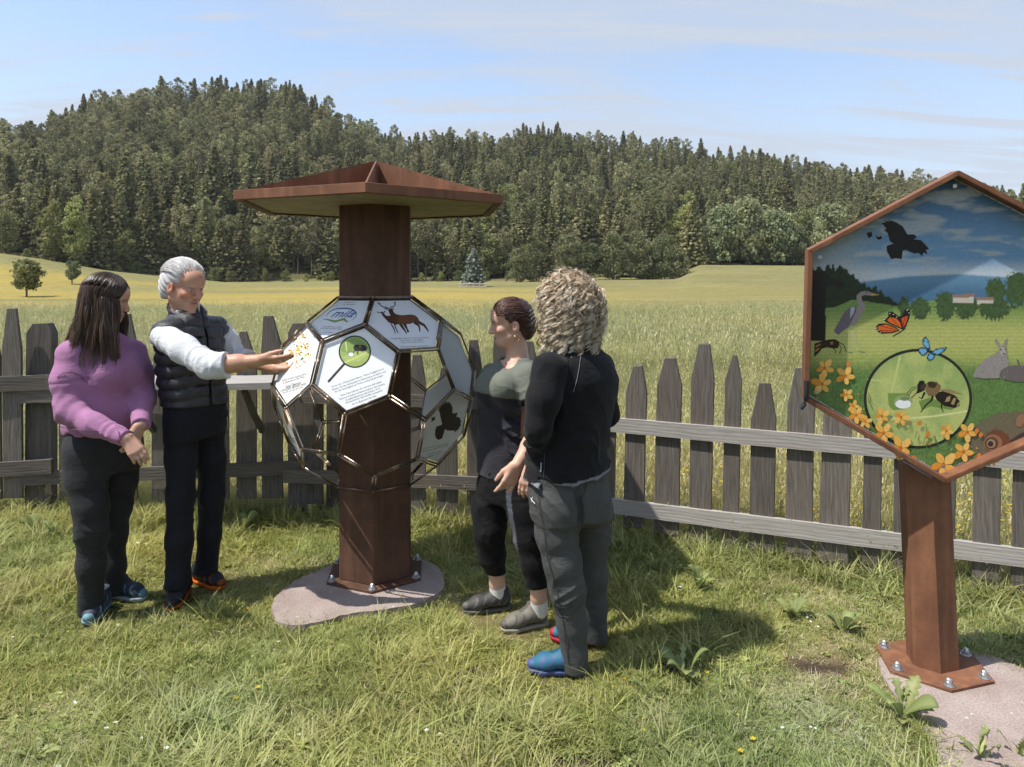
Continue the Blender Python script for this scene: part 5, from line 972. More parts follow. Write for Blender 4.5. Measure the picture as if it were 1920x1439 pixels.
        for ax in range(3):
            a, b = [i for i in range(3) if i != ax]; s0 = [slice(None)]*3; s1 = [slice(None)]*3; s0[ax] = slice(0, -1); s1[ax] = slice(1, None); A, B = S_[tuple(s0)], S_[tuple(s1)]; x = np.stack(np.nonzero(A != B), 1); x = x[(x[:, a] > 0) & (x[:, b] > 0) & (x[:, a] < D.shape[a]-1) & (x[:, b] < D.shape[b]-1)]
            inside_ = A[x[:, 0], x[:, 1], x[:, 2]]
            def g(da, db): y = x.copy(); y[:, a] -= da; y[:, b] -= db; return idx[y[:, 0], y[:, 1], y[:, 2]]
            q = np.stack([g(1, 1), g(0, 1), g(0, 0), g(1, 0)], 1); fl = inside_ if ax != 1 else ~inside_; q[~fl] = q[~fl][:, ::-1]; F.append(q)
        return V, np.concatenate(F)
def grain(P, f, seed=0): return vnoise(P[:, 0]*f, P[:, 1]*f, P[:, 2]*f, seed)-.5
def folds(P, d, f, amp, seed, warp=2.2):                 # cloth creases running across direction d
    d = unit(d); e1 = unit(np.cross(d, (.31, .52, .8))); e2 = np.cross(d, e1); u = P @ d*f/3.0+warp*1.3*grain(P, 6, seed)+.7*grain(P, 15, seed+2); n = vnoise(u, P @ e1*f/13, P @ e2*f/13, seed); r = (1-np.abs(2*n-1))**3.2
    return amp*4.6*(r-.28)*np.clip(.2+1.7*vnoise(P[:, 0]*6, P[:, 1]*6, P[:, 2]*6, seed+9)-.35, 0, 1.3)
def head(S, C, f, up, sc=1., ears=True, age=0., k=.012, nose=1.):
    f = unit(f); up = unit(np.asarray(up, float)-f*np.dot(up, f)); l = np.cross(up, f); F = np.stack([f, l, up]); g = lambda a, b, c: C+sc*(f*a+l*b+up*c)
    S.ell(g(-.014, 0, .032), np.array((.099, .077, .086))*sc, F, .0); S.ell(g(.030, 0, -.038), np.array((.060, .060, .082))*sc, F, .03)
    S.ell(g(.060, 0, -.094), np.array((.030, .030, .022))*sc, F, .025); S.ell(g(.076, 0, .022), np.array((.020, .046, .016))*sc, F, .02); S.ell(g(.055, 0, .05), np.array((.045, .058, .04))*sc, F, .03)
    for s in (-1, 1):
        S.cone(g(.0, s*.052, -.058), g(.052, s*.020, -.095), .022*sc, .019*sc, .025); S.ell(g(.064, s*.040, -.028), np.array((.024, .022, .020))*sc, F, .02); S.ell(g(.098, s*.030, .001), np.array((.016, .017, .0105))*sc, F, .012, True)
        S.ell(g(.079, s*.030, .0), np.array((.012, .0145, .0105))*sc, F, .004); S.cone(g(.088, s*.014, .0155), g(.078, s*.046, .013), .0065*sc, .005*sc, .008)
        if ears: S.ell(g(-.006, s*.079, -.018), np.array((.020, .009, .032))*sc, F, .006); S.ell(g(.001, s*.088, -.012), np.array((.009, .007, .017))*sc, F, .005, True)
    S.cone(g(.090, 0, .006), g(.107+.006*(nose-1)*10, 0, -.034), .0085*sc, .0125*sc*nose, .014)
    for s in (-1, 1): S.ell(g(.101, s*.013, -.039), np.array((.011, .0085, .008))*sc, F, .006)
    S.ell(g(.0905, 0, -.0615), np.array((.011, .022, .0062))*sc, F, .007); S.ell(g(.0885, 0, -.0735), np.array((.0115, .019, .0072))*sc, F, .006); S.ell(g(.098, 0, -.0672), np.array((.010, .024, .0022))*sc, F, .003, True)
    if age:
        for s in (-1, 1): S.cone(g(.092, s*.024, -.036), g(.078, s*.034, -.078), .0035, .003, .006, sub=True); S.cone(g(.086, s*.022, -.018), g(.070, s*.045, -.022), .0028, .002, .005, sub=True)
        for h_ in (.044, .056, .068): S.cone(g(.094-.3*(h_-.03), -.03, h_), g(.094-.3*(h_-.03), .03, h_), .002, .002, .004, sub=True)
    return C, F, sc
def paint_head(P, col, hd, lip, brow, eye=(.05, .035, .025), flush=.5):
    C, F, sc = hd; q = (P-C) @ F.T/sc; a, b, c = q[:, 0], np.abs(q[:, 1]), q[:, 2]; near = (np.linalg.norm(q, axis=1) < .17)
    def mixin(w, colr): w = (np.clip(w, 0, 1)*near)[:, None]; col[:] = col*(1-w)+np.array(colr)*w
    red = np.array((1.16, .80, .72)); w = (np.exp(-(((a-.07)/.03)**2+((b-.042)/.02)**2+((c+.03)/.022)**2))+np.exp(-(((a-.11)/.02)**2+(b/.018)**2+((c+.034)/.016)**2))+.8*np.exp(-(((b-.085)/.01)**2+((c+.018)/.03)**2)))[:, None]*flush*near[:, None]; col[:] = col*(1-w)+col*red*w
    mixin(np.exp(-(((b)/.021)**4+((c+.068)/.0095)**4))*(a > .075)*.85, lip); mixin(np.exp(-(((b-.031)/.0175)**4+((c-.0175-.05*(.03-b)*0)/.0042)**2))*(a > .06)*.75, brow)
    mixin(np.exp(-(((b-.031)/.0125)**4+((c+.0005)/.0052)**4))*(a > .075)*.85, (.55, .52, .48)); mixin(np.exp(-(((b-.031)/.0056)**2+((c+.0005)/.0056)**2))*(a > .078), eye); mixin(np.exp(-(((b-.031)/.0155)**4+((c-.0062)/.0022)**2))*(a > .072)*.9, eye); mixin(np.exp(-((c+.0672)/.0024)**2-(b/.022)**4)*(a > .08)*.9, np.array(lip)*.35)
def hand(S, w, d, n, t, curl=(.25, .3, .3, .35), sc=1., thumb=(.75, .6, .25), spread=.12, k=.01):
    d, n, t = unit(d), unit(n), unit(t); w = np.asarray(w, float); lat = (.029, .010, -.010, -.028); kl = (.088, .090, .086, .078); ln = (.070, .078, .073, .057)
    for i in range(4):
        kn = w+sc*(d*kl[i]+t*lat[i]-n*.002); S.cone(w+sc*(t*lat[i]*.55+d*.008), kn, .0145*sc, .0115*sc, .014); dirn = unit(d+t*spread*(1.2-i*.8)); p = kn; ax = curl[i]; cur = dirn; ang = 0
        for ph, (fr, r0, r1) in enumerate(((.46, .0098, .0088), (.30, .0088, .0080), (.24, .0080, .0066))):
            ang += ax*(1.0 if ph == 0 else 1.15); cur = dirn*math.cos(ang)+n*math.sin(ang); q = p+cur*ln[i]*fr*sc; S.cone(p, q, r0*sc, r1*sc, .004); p = q
    b = w+sc*(d*.018+t*.020+n*.006); a1 = unit(t*thumb[0]+d*thumb[1]+n*thumb[2]); m1 = b+a1*.042*sc; a2 = unit(t*thumb[0]*.45+d*(thumb[1]+.35)+n*thumb[2]); m2 = m1+a2*.031*sc; m3 = m2+unit(a2+d*.3)*.024*sc
    S.cone(b, m1, .0165*sc, .0125*sc, .014); S.cone(m1, m2, .0112*sc, .0100*sc, .005); S.cone(m2, m3, .0100*sc, .0075*sc, .004)
# cloth, skin, hair materials
def cloth_mat(name, scale=900, bump=.25, rough=.85, spec=.15, sheen=.2, mott=.18):
    m = NT(name); tc = m.coord(); c = m.attr('Col').outputs['Color']; a = m.noise(tc, 11, 4, .6); w = m.noise(tc, scale, 2, .5); wr = m.noise(m.mapping(tc, (1, 1, 1.7), (.5, .3, 0)), 17, 5, .55, 1.2)
    c = m.mix(mott, c, m.mix(m.ramp(a, .3, .7), (.6, .6, .6), (1.35, 1.35, 1.35)), 'MULTIPLY'); h = m.math('ADD', m.math('MULTIPLY', w, .25), wr); return m.done(c, rough, spec, m.bump(h, bump*1.5, .012), 0, None, sheen)
MAT_CLOTH = cloth_mat('soft_cloth', sheen=.06); MAT_NYLON = cloth_mat('quilted_nylon', 700, .3, .38, .45, 0., .1); MAT_SHIRT = cloth_mat('cotton_shirt', 900, .35, .8, .2, .1, .06); MAT_TECH = cloth_mat('stretch_trouser_cloth', 900, .35, .7, .2, .03)
m = NT('skin'); tc = m.coord(); c = m.attr('Col').outputs['Color']; c = m.mix(.28, c, m.mix(m.ramp(m.noise(tc, 55, 4, .6), .3, .7), (.78, .70, .66), (1.16, 1.12, 1.1)), 'MULTIPLY')
b_ = m.new('ShaderNodeBsdfPrincipled', {'Base Color': c, 'Roughness': .48, 'Specular IOR Level': .4, 'Subsurface Weight': .12, 'Subsurface Radius': (.012, .005, .003), 'Subsurface Scale': .6, 'Normal': m.bump(m.noise(tc, 240, 3), .15, .002)}); m.l.new(b_.outputs[0], m.out.inputs[0]); MAT_SKIN = m.m
m = NT('hair'); MAT_HAIR = m.done(m.attr('Col').outputs['Color'], .36, .4); m = NT('hair_pale'); MAT_HAIR_PALE = m.done(m.attr('Col').outputs['Color'], .5, .4, None, 0, .18)
m = NT('shoe_fabric'); tc = m.coord(); c = m.attr('Col').outputs['Color']; MAT_SHOE = m.done(c, .6, .35, m.bump(m.noise(tc, 300, 3), .3, .003)); m = NT('shoe_rubber'); MAT_SOLE = m.done(m.attr('Col').outputs['Color'], .7, .3); m = NT('lace'); MAT_LACE = m.done(m.attr('Col').outputs['Color'], .8, .2); m = NT('gold'); MAT_GOLD = m.done((.75, .55, .30), .25, .5, None, 1.)
def part(root, name, S, colfn, mat, label=None, smooth=True):
    V, F = S.mesh(); c = colfn(V) if callable(colfn) else np.tile(colfn, (len(V), 1)); o = link(name, mesh_np(name, V-np.array(root.location), F, c, smooth), mat, root)
    if label: o['label'] = label
    return o
def shoe(root, heel, toe, up_col, sole_col, lace_col, accent=None, wid=.045, label=None):
    h, t = np.array((*heel, 0.)), np.array((*toe, 0.)); h[2] = t[2] = max(float(terrain(h[0], h[1])), float(terrain(t[0], t[1])))+.004; d = t-h; L = np.linalg.norm(d); d /= L; z = np.array((0, 0, 1.)); lt = np.cross(z, d); k = L/.27
    lo = np.minimum(h, t)-.09; hi = np.maximum(h, t)+.09; hi[2] += .08; lo[2] = h[2]-.03; S = Solid(lo, hi, .0045); q = lambda a, b, c: h+d*a*k+lt*b+z*c
    S.cone(q(.045, 0, .055), q(.10, 0, .06), .038, .040, .02); S.cone(q(.10, 0, .06), q(.19, .003, .045), .042, .042, .02, (z, .82)); S.cone(q(.19, .003, .042), q(.245, .004, .034), .044, .028, .02, (z, .75)); S.cone(q(.055, 0, .06), q(.058, 0, .105), .036, .037, .02); S.cone(q(.09, 0, .07), q(.085, 0, .105), .034, .030, .02)
    S.cone(q(.068, 0, .112), q(.068, 0, .16), .027, .030, .006, sub=True); S.plane(q(0, 0, .015), (0, 0, -1)); S.plane(q(0, 0, .112), (0, 0, 1), .006)
    def cf(V):
        r = V-h; a, b, c = r @ d/k, r @ lt, r[:, 2]; col = np.tile(np.array(up_col, float), (len(V), 1))
        if accent is not None:
            w = ((np.sin(a*150+c*110+np.abs(b)*60) > .72) & (c < .078) & (a > .03)) | (a > .25) | (a < .015); col[w] = accent
        st = (np.abs(b) < .014) & (a > .10) & (a < .17) & (c > .055); col[st] = np.array(up_col)*.55; return col
    o = part(root, 'shoe', S, cf, MAT_SHOE, label)
    S = Solid(lo, hi, .0045); S.cone(q(.038, 0, .02), q(.13, 0, .02), .040, .039, .01); S.cone(q(.13, 0, .02), q(.20, .003, .02), .039, .045, .01); S.cone(q(.20, .003, .02), q(.235, .004, .022), .045, .036, .01); S.plane(q(0, 0, .0), (0, 0, -1)); S.plane(q(0, 0, .020), (0, 0, 1), .004)
    V, F = S.mesh(); so_ = link('sole', mesh_np('sole', V-np.array(root.location), F, np.tile(sole_col, (len(V), 1)), True), MAT_SOLE, o)
    pl = [np.array([q(a, -.022, .078-(a-.10)*.34), q(a+.004, 0, .094-(a-.10)*.36), q(a+.012, .022, .074-(a-.10)*.34)]) for a in (.105, .122, .139, .156)]; v, f, c = tubes(pl, [.0032]*4, 5, [lace_col]*4); link('laces', mesh_np('laces', v-np.array(root.location), f, c, True), MAT_LACE, o); return o
def strands(root, name, polys, rad_, cols, mat, sides=4):
    v, f, c = tubes(polys, rad_, sides, cols); return link(name, mesh_np(name, v-np.array(root.location), f, c, True), mat, root)
def rows_px(rows, depth): return [(W(cx, py, depth), rx, ry) for py, cx, rx, ry in rows]
def legpts(l): return [W(a, b, c) for a, b, c, r in l], [r for *_, r in l]

def seam(root, obj, pix, r, col, name='seam', out=.0008):   # stitched line laid on the visible side of a garment
    n = len(obj.data.vertices); v = np.empty(n*3, np.float32); obj.data.vertices.foreach_get('co', v); v = v.reshape(-1, 3)+np.array(root.location); q = np.c_[CX+FOC*v[:, 0]/v[:, 1], CY-FOC*(v[:, 2]-CAMH)/v[:, 1]]
    P = np.array(pix, float); k = max(int(np.linalg.norm(np.diff(P, axis=0), axis=1).sum()/5), 2); s = np.r_[0, np.cumsum(np.linalg.norm(np.diff(P, axis=0), axis=1))]; t = np.linspace(0, s[-1], k+1); P = np.c_[np.interp(t, s, P[:, 0]), np.interp(t, s, P[:, 1])]; pts = []
    for p in P:
        d = np.hypot(*(q-p).T); c = np.nonzero(d < 5)[0]
        if not len(c): continue
        y = v[c, 1].min(); pts.append(W(p[0], p[1], y-out))
    if len(pts) < 2: return
    a, f, c = tubes([np.array(pts)], [r], 5, [col]); return link(name, mesh_np(name, a-np.array(root.location), f, c, True), MAT_LACE, obj)
# ---- woman in the pink sweatshirt
A = empty('person', (float(W(190, 1100, 3.7)[0]), 3.7, 0), 'woman with long brown hair in a mauve pink sweatshirt and dark leggings, hands clasped', 'person')
g = np.random.default_rng(31); YA = R(52); box = ((-2.62, 3.2, -.02), (-1.55, 4.15, 1.78)); fA = unit((math.sin(YA), -math.cos(YA), 0))
near_leg = [(162, 850, 3.60, .096), (163, 900, 3.59, .085), (170, 950, 3.575, .075), (171, 995, 3.57, .067), (171, 1060, 3.58, .060), (170, 1152, 3.60, .055)]; far_leg = [(226, 850, 3.78, .088), (226, 900, 3.78, .076), (220, 950, 3.78, .064), (215, 1000, 3.79, .056), (213, 1060, 3.80, .052), (213, 1118, 3.81, .052)]
armN = [W(132, 668, 3.57), W(130, 768, 3.50), W(236, 822, 3.40)]; armF = [W(252, 658, 3.84), W(266, 748, 3.74), W(264, 797, 3.55)]
HC = W(200, 562, 3.68); hf = unit((.955, .22, -.20))
S = Solid(*box, .0045); hdA = head(S, HC, hf, (.08, 0, 1), .97, False); S.cone(HC+np.array((-.012, -.005, -.07)), W(188, 640, 3.71), .052, .060, .03); S.loft(rows_px([(640, 188, .10, .07), (700, 193, .12, .09), (812, 195, .14, .12)], 3.70), YA, .04)
for l in (near_leg, far_leg): p, r = legpts(l); S.chain(p, [q*.8 for q in r])
S.chain(armN, [.05, .04, .027]); S.chain(armF, [.05, .04, .027]); tN = unit((.62, -.25, .74))
hand(S, armN[2], (.66, -.18, -.72), (-.45, .75, -.48), (.62, .45, .62), (.18, .24, .28, .34), .95, (.35, .85, .3), .0); hand(S, armF[2], (-.22, -.42, -.88), (-.80, .45, 0), (-.35, -.85, .40), (.25, .3, .35, .4), .92, (.3, .9, .2), .04)
def cA(V):
    c = np.tile((.46, .27, .19), (len(V), 1)); paint_head(V, c, hdA, (.42, .16, .14), (.08, .05, .035)); return c
S.plane((0, 0, .07), (0, 0, -1)); part(A, 'body', S, cA, MAT_SKIN)
S = Solid(*box, .006)
S.loft(rows_px([(622, 186, .070, .066), (634, 187, .125, .085), (650, 189, .158, .100), (700, 194, .168, .140), (745, 196, .176, .150), (785, 196, .186, .160), (816, 195, .187, .163)], 3.70), YA, .03); S.ell(W(206, 702, 3.62), (.075, .075, .085), np.eye(3), .06); S.ell(W(250, 700, 3.72), (.06, .06, .08), np.eye(3), .06)
S.chain([armN[0], W(124, 715, 3.53), armN[1], W(176, 798, 3.44), armN[2]], [.060, .062, .058, .049, .041], .05); S.chain([armF[0], W(261, 705, 3.80), armF[1], armF[2]], [.055, .056, .053, .042], .05)
S.plane(W(190, 812, 3.70), (0, 0, -1), .008, (-2.62, 3.2, .6), (-1.55, 4.15, .93)) if False else None
zc_h = float(W(190, 809, 3.7)[2]); hem = Solid(*box, .006); hem.D[:] = S.D
body_cut = np.maximum(S.D, (zc_h-S.ax[2])[None, None, :].astype(np.float32)); arms = Solid(*box, .006); arms.chain([W(124, 715, 3.53), armN[1], W(176, 798, 3.44), armN[2]], [.062, .058, .049, .041], .03); arms.chain([W(261, 705, 3.80), armF[1], armF[2]], [.056, .053, .042], .03); S.D = np.minimum(body_cut, arms.D)
S.cone(HC+np.array((0, 0, -.05)), W(188, 632, 3.71), .058, .062, .008, sub=True)
for (a, b) in ((armN[1], armN[2]), (armF[1], armF[2])): S.plane(b+unit(b-a)*.004, b-a, 0, np.minimum(b-.10, b+.10), b+.10)
def fA_(P):
    e = folds(P, (.5, .2, .9), 42, .0016, 3)*np.clip((P[:, 2]-.85)/.1, .3, 1); e += folds(P, (.9, -.3, .5), 26, .0022, 8, 1.2); nE = np.linalg.norm(P-armN[1], axis=1); e += .0035*np.sin(P @ unit((.75, 0, -.65))*120+grain(P, 12, 4)*6)*np.exp(-(nE/.09)**2); wr = np.linalg.norm(P-armN[2], axis=1); e += .003*np.sin(P @ unit(armN[2]-armN[1])*150+grain(P, 14, 5)*5)*np.exp(-((wr-.09)/.035)**2)
    rib = np.exp(-((P[:, 2]-zc_h-.0)/.03)**2); e += -.006*rib; d_ = np.linalg.norm(P-W(116, 716, 3.52), axis=1); e += -.004*np.exp(-((P[:, 2]-1.155-.12*(P[:, 0]+2.27))/.006)**2)*(d_ < .13); return e
S.disp(fA_); PK = np.array(srgb(156, 110, 144))
sw_ = part(A, 'sweatshirt', S, lambda V: np.tile(PK, (len(V), 1))*(1+.06*grain(V, 9, 5))[:, None], MAT_CLOTH)
pk_d = tuple(PK*.55); seam(A, sw_, [(106, 708), (118, 700), (134, 697), (150, 704), (162, 716)], .0022, pk_d); seam(A, sw_, [(150, 650), (158, 680), (163, 716)], .0016, pk_d); seam(A, sw_, [(110, 800), (140, 806), (180, 808)], .0016, pk_d)
for q in ([(216, 797), (238, 806), (252, 812)], [(221, 806), (226, 826)]): seam(A, sw_, q, .0014, pk_d)
S = Solid(*box, .006); S.loft(rows_px([(796, 194, .165, .142), (825, 194, .182, .156), (850, 195, .186, .156), (880, 195, .172, .140)], 3.70), YA, .03, 2.1)
for l in (near_leg, far_leg): p, r = legpts(l); S.chain(p, r, .045)
S.plane(W(170, 1150, 3.6), (0, 0, -1), 0, (-2.62, 3.2, -.02), (-1.98, 3.70, .2)); S.plane(W(211, 1114, 3.81), (0, 0, -1), 0, (-2.62, 3.70, -.02), (-1.55, 4.15, .2))
S.disp(lambda P: folds(P, (.25, .1, 1), 110, .0009, 11, 3.)*np.exp(-((P[:, 2]-.44)/.08)**2)*1.3+folds(P, (.3, 0, 1), 90, .0011, 12)*np.exp(-(P[:, 2]/.11)**2)+folds(P, (.8, 0, .4), 40, .0005, 14))
part(A, 'trousers', S, np.array(srgb(43, 43, 45)), MAT_TECH)
shoe(A, (-2.085, 3.755), (-2.045, 3.505), srgb(44, 52, 64), srgb(104, 130, 138), srgb(24, 28, 36), srgb(98, 134, 144)); shoe(A, (-2.125, 3.86), (-1.905, 3.79), srgb(36, 46, 58), srgb(140, 152, 156), srgb(34, 40, 48), srgb(86, 118, 130))
# long straight hair: combed from a centre parting over the skull, then hanging
def long_hair(n):
    polys, rad_, cols = [], [], []; C, F, sc = hdA; f, l, u = F; ncl = 95; cl_al = np.sort(g.uniform(R(48), R(318), ncl)); cl_len = g.uniform(.21, .36, ncl); cl_ph = g.uniform(0, 6.28, ncl); cl_sw = g.normal(0, .022, ncl); cl_b = g.uniform(0, 1, ncl)
    cu, su = math.cos(YA), math.sin(YA); mid = W(190, 650, 3.7)
    for i in range(n):
        j = g.integers(ncl); al = cl_al[j]+g.normal(0, .045); al = min(max(al, R(46)), R(320)); ca, sa = math.cos(al), math.sin(al); lay = g.uniform(0, 1); rad3 = np.array((.102+.012*lay, .086+.014*lay, .094+.012*lay))
        fo = min(max(.80*ca+.12+g.normal(0, .12), -.75), .86); d0 = np.array((fo, .05*np.sign(sa), math.sqrt(1-fo*fo))); d0 /= np.linalg.norm(d0); d1 = unit((ca, sa, -.12)); om = math.acos(min(max(d0 @ d1, -1), 1)); pts = []
        for t in np.linspace(0, 1, 9):
            q = (math.sin((1-t)*om)*d0+math.sin(t*om)*d1)/math.sin(om)*rad3; pts.append(C+f*(q[0]-.014)+l*q[1]+u*(q[2]+.032))
        p = pts[-1].copy(); Lh = cl_len[j]*g.uniform(.82, 1.1); out = l*sa+f*ca*.2; nseg = 12; back = np.array((-.30, -.12, 0))*(.25+.5*cl_b[j]) if ca < .2 else np.array((.04, -.10, 0))
        conv = g.normal(0, .006, 3)*(1 if g.uniform() > .06 else 4)
        for k in range(1, nseg+1):
            t = k/nseg; q = p+out*(.020*math.sin(t*2.4)+.012*t)+back*Lh*t*t*.8+np.array((0, 0, -1))*Lh*t+l*(.007*math.sin(t*7+cl_ph[j])+cl_sw[j]*t*t)+f*(.006*math.cos(t*6+cl_ph[j]))+conv*t*(1.4-t); dx, dy = q[0]-mid[0], q[1]-3.70; uu_, vv_ = dx*cu+dy*su, -dx*su+dy*cu; zz_ = float(np.interp(q[2], [.95, 1.20, 1.30, 1.345, 1.38], [1., 1., .93, .78, .42])); rr_ = math.hypot(uu_/(.190*zz_), vv_/(.168*zz_))
            if q[2] < 1.39 and rr_ < 1: e_ = 1/max(rr_, .25); uu_, vv_ = uu_*e_, vv_*e_; q[0] += uu_*cu-vv_*su-dx; q[1] += uu_*su+vv_*cu-dy
            pts.append(q)
        polys.append(np.array(pts)); w = g.uniform(.0010, .0022); rad_.append(w*np.r_[np.full(len(pts)-5, 1.), .9, .75, .55, .35, .1]); b = min(max(cl_b[j]*.7+g.uniform(0, .45), 0), 1)**1.5; t = np.linspace(0, 1, len(pts))[:, None]; cols.append((np.array((.020, .012, .009))*(1-b)+np.array((.075, .045, .028))*b)*(1-t)+(np.array((.035, .020, .012))*(1-b)+np.array((.16, .10, .058))*b)*t)
    return polys, rad_, cols
strands(A, 'hair', *long_hair(2600), MAT_HAIR)
S = Solid(HC-.2, HC+.2, .005); C, F, sc = hdA; S.ell(C+F[0]*-.022+F[2]*.034, (.094, .079, .083), F, 0); S.ell(C+F[0]*-.05+F[2]*-.05, (.065, .070, .10), F, .03); S.plane(C+F[0]*.060+F[2]*.04, F[0]*.85+F[2]*-.5, .01); part(bpy.data.objects['hair'] if False else A, 'hair_cap', S, np.array((.022, .013, .009)), MAT_HAIR)
# ---- white-haired man in the quilted vest
B = empty('person', (float(W(360, 1100, 3.85)[0]), 3.85, 0), 'white-haired man in a black quilted vest and white shirt, reaching towards the panels', 'person')
g = np.random.default_rng(41); YB = R(57); box = ((-2.1, 3.3, -.02), (-1.05, 4.3, 1.86)); fB = unit((math.sin(YB), -math.cos(YB), 0)); lB = np.array((math.cos(YB), math.sin(YB), 0))
near_leg = [(340, 795, 3.79, .085), (339, 860, 3.785, .075), (339, 930, 3.78, .067), (337, 1010, 3.78, .062), (333, 1098, 3.78, .060)]; far_leg = [(392, 795, 3.94, .080), (396, 860, 3.95, .071), (396, 925, 3.96, .064), (393, 1000, 3.97, .058), (386, 1074, 3.98, .060)]
aR = [W(309, 632, 3.70), W(394, 687, 3.50), W(488, 676, 3.50)]; aL = [W(410, 618, 4.00), W(438, 670, 4.02), W(515, 690, 3.84)]
HC = W(346, 536, 3.85); hf = unit((.88, -.42, -.24))
S = Solid(*box, .0045); hdB = head(S, HC, hf, (.10, 0, 1), 1.03, True, 1., nose=1.12); S.cone(HC+np.array((-.02, .0, -.07)), W(352, 612, 3.87), .060, .066, .03); S.cone(HC+np.array((.035, -.015, -.115)), W(358, 600, 3.83), .03, .045, .03)
S.loft(rows_px([(616, 355, .11, .07), (660, 357, .13, .09), (757, 364, .13, .09)], 3.86), YB, .04)
for l in (near_leg, far_leg): p, r = legpts(l); S.chain(p, [q*.75 for q in r])
S.chain(aR, [.052, .045, .029]); S.cone(aR[1], aR[1]*.45+aR[2]*.55, .044, .041, .02); S.chain(aL, [.052, .043, .029])
hand(S, aR[2], (.985, -.03, .06), (-.05, .45, .88), (0, -.88, .42), (.10, .13, .16, .22), 1.03, (.28, .92, .28), .03); hand(S, aL[2], (.9, -.1, .15), (-.1, -.35, .9), (.1, .85, .35), (.2, .25, .3, .3), 1.0, (.5, .8, .2), .05)
def cB(V):
    c = np.tile((.50, .275, .185), (len(V), 1))*(1+.10*grain(V, 45, 3))[:, None]; paint_head(V, c, hdB, (.40, .16, .12), (.55, .50, .45), (.06, .045, .035), .8); return c
S.plane((0, 0, .09), (0, 0, -1)); part(B, 'body', S, cB, MAT_SKIN)
# shirt: sleeves rolled below the elbow, collar
S = Solid(*box, .0055); S.chain([aR[0], W(345, 655, 3.58), aR[1]], [.066, .066, .060], .03); cR = aR[1]*.66+aR[2]*.34; S.cone(aR[1], cR, .060, .058, .02); S.cone(aR[1]*.85+aR[2]*.15, cR, .064, .066, .006)
S.chain([aL[0], W(427, 640, 4.02), aL[1]], [.060, .060, .055], .03); cL = aL[1]*.66+aL[2]*.34; S.cone(aL[1], cL, .056, .056, .02); S.cone(aL[1]*.8+aL[2]*.2, cL, .058, .060, .006)
S.loft(rows_px([(598, 355, .085, .075), (615, 355, .13, .09), (640, 356, .15, .10)], 3.87), YB, .02); nk = W(352, 596, 3.865); S.cone(W(347, 571, 3.872), W(354, 606, 3.865), .070, .082, .01); S.cone(HC+np.array((-.015, 0, -.05)), W(352, 606, 3.868), .062, .066, .0, sub=True); S.cone(W(366, 583, 3.81), W(372, 600, 3.78), .030, .034, .01, sub=True)
for a, b in ((aR[1], cR), (aL[1], cL)): S.plane(b, b-a, 0, b-.09, b+.09)
S.disp(lambda P: folds(P, aR[1]-aR[0], 60, .0022, 21, 1.6)+.004*np.sin(P @ unit(cR-aR[1])*130+grain(P, 15, 6)*6)*np.exp(-(np.linalg.norm(P-(aR[1]*.7+cR*.3), axis=1)/.06)**2)+.003*np.sin(P @ unit((.3, .1, 1))*90+grain(P, 10, 7)*5)*np.exp(-(np.linalg.norm(P-aR[1], axis=1)/.1)**2))
part(B, 'shirt', S, np.array((.60, .61, .64)), MAT_SHIRT)
# vest: horizontal quilted baffles, stand collar, front zip
S = Solid(*box, .0045); vr = [(590, 353, .078, .075), (603, 354, .112, .088), (614, 355, .155, .105), (628, 356, .168, .118), (660, 357, .172, .132), (700, 359, .170, .136), (735, 363, .166, .134), (762, 366, .166, .133)]
S.loft(rows_px(vr, 3.86), YB, .02, 2.4); S.ell(W(311, 622, 3.72), (.060, .060, .050), np.eye(3), .08); S.ell(W(405, 611, 3.985), (.056, .056, .048), np.eye(3), .08); S.cone(W(345, 574, 3.88), W(353, 606, 3.87), .080, .104, .02)
S.cone(HC+np.array((-.012, 0, -.03)), W(352, 604, 3.868), .073, .074, .004, sub=True); S.cone(W(372, 578, 3.77), W(382, 610, 3.735), .022, .018, .004, sub=True)
zh = float(W(360, 757, 3.86)[2]); S.plane((0, 0, zh), (0, 0, -1), .01)
for a, b, r in ((aR[0], aR[1], .070), (aL[0], aL[1], .064)): d_ = unit(b-a); S.cone(a+d_*.045, a+d_*.20, r, r*.95, .004, sub=True)
zipc = W(363, 690, 3.86)
def fBq(P):
    dx = P-zipc; lat = dx @ lB; fr_ = dx @ fB; b = np.abs(np.sin((P[:, 2]*1.0+.06*np.abs(lat)+.006*np.sin(lat*26))*math.pi/.062)); e = .012*b**.6-.006; col_ = np.abs(np.sin(lat*math.pi/.115+.6*np.sin(P[:, 2]*16))); e = e*(.35+.65*np.clip(col_*2.2, 0, 1))+.0022*grain(P, 60, 9)
    zz_ = np.exp(-((lat-.012)/.010)**2)*(fr_ > 0); smooth = np.clip((P[:, 2]-zh)/.11, 0, 1)**.7; return e*(.25+.75*smooth)*(1-zz_)-.006*zz_
S.disp(fBq)
def cV(V):
    c = np.tile(np.array(srgb(46, 46, 51)), (len(V), 1)); lat = (V-zipc) @ lB; fr_ = (V-zipc) @ fB; c[(np.abs(lat-.012) < .006) & (fr_ > 0)] = srgb(24, 24, 26); return c
part(B, 'quilted_vest', S, cV, MAT_NYLON)
S = Solid(*box, .006); S.loft(rows_px([(742, 364, .156, .124), (775, 366, .160, .128), (815, 366, .152, .122)], 3.86), YB, .03, 2.2)
for l in (near_leg, far_leg): p, r = legpts(l); S.chain(p, r, .035)
S.plane(W(334, 1096, 3.78), (0, 0, -1), 0, (-2.1, 3.3, -.02), (-1.6, 3.87, .2)); S.plane(W(387, 1070, 3.98), (0, 0, -1), 0, (-2.1, 3.87, -.02), (-1.05, 4.3, .22))
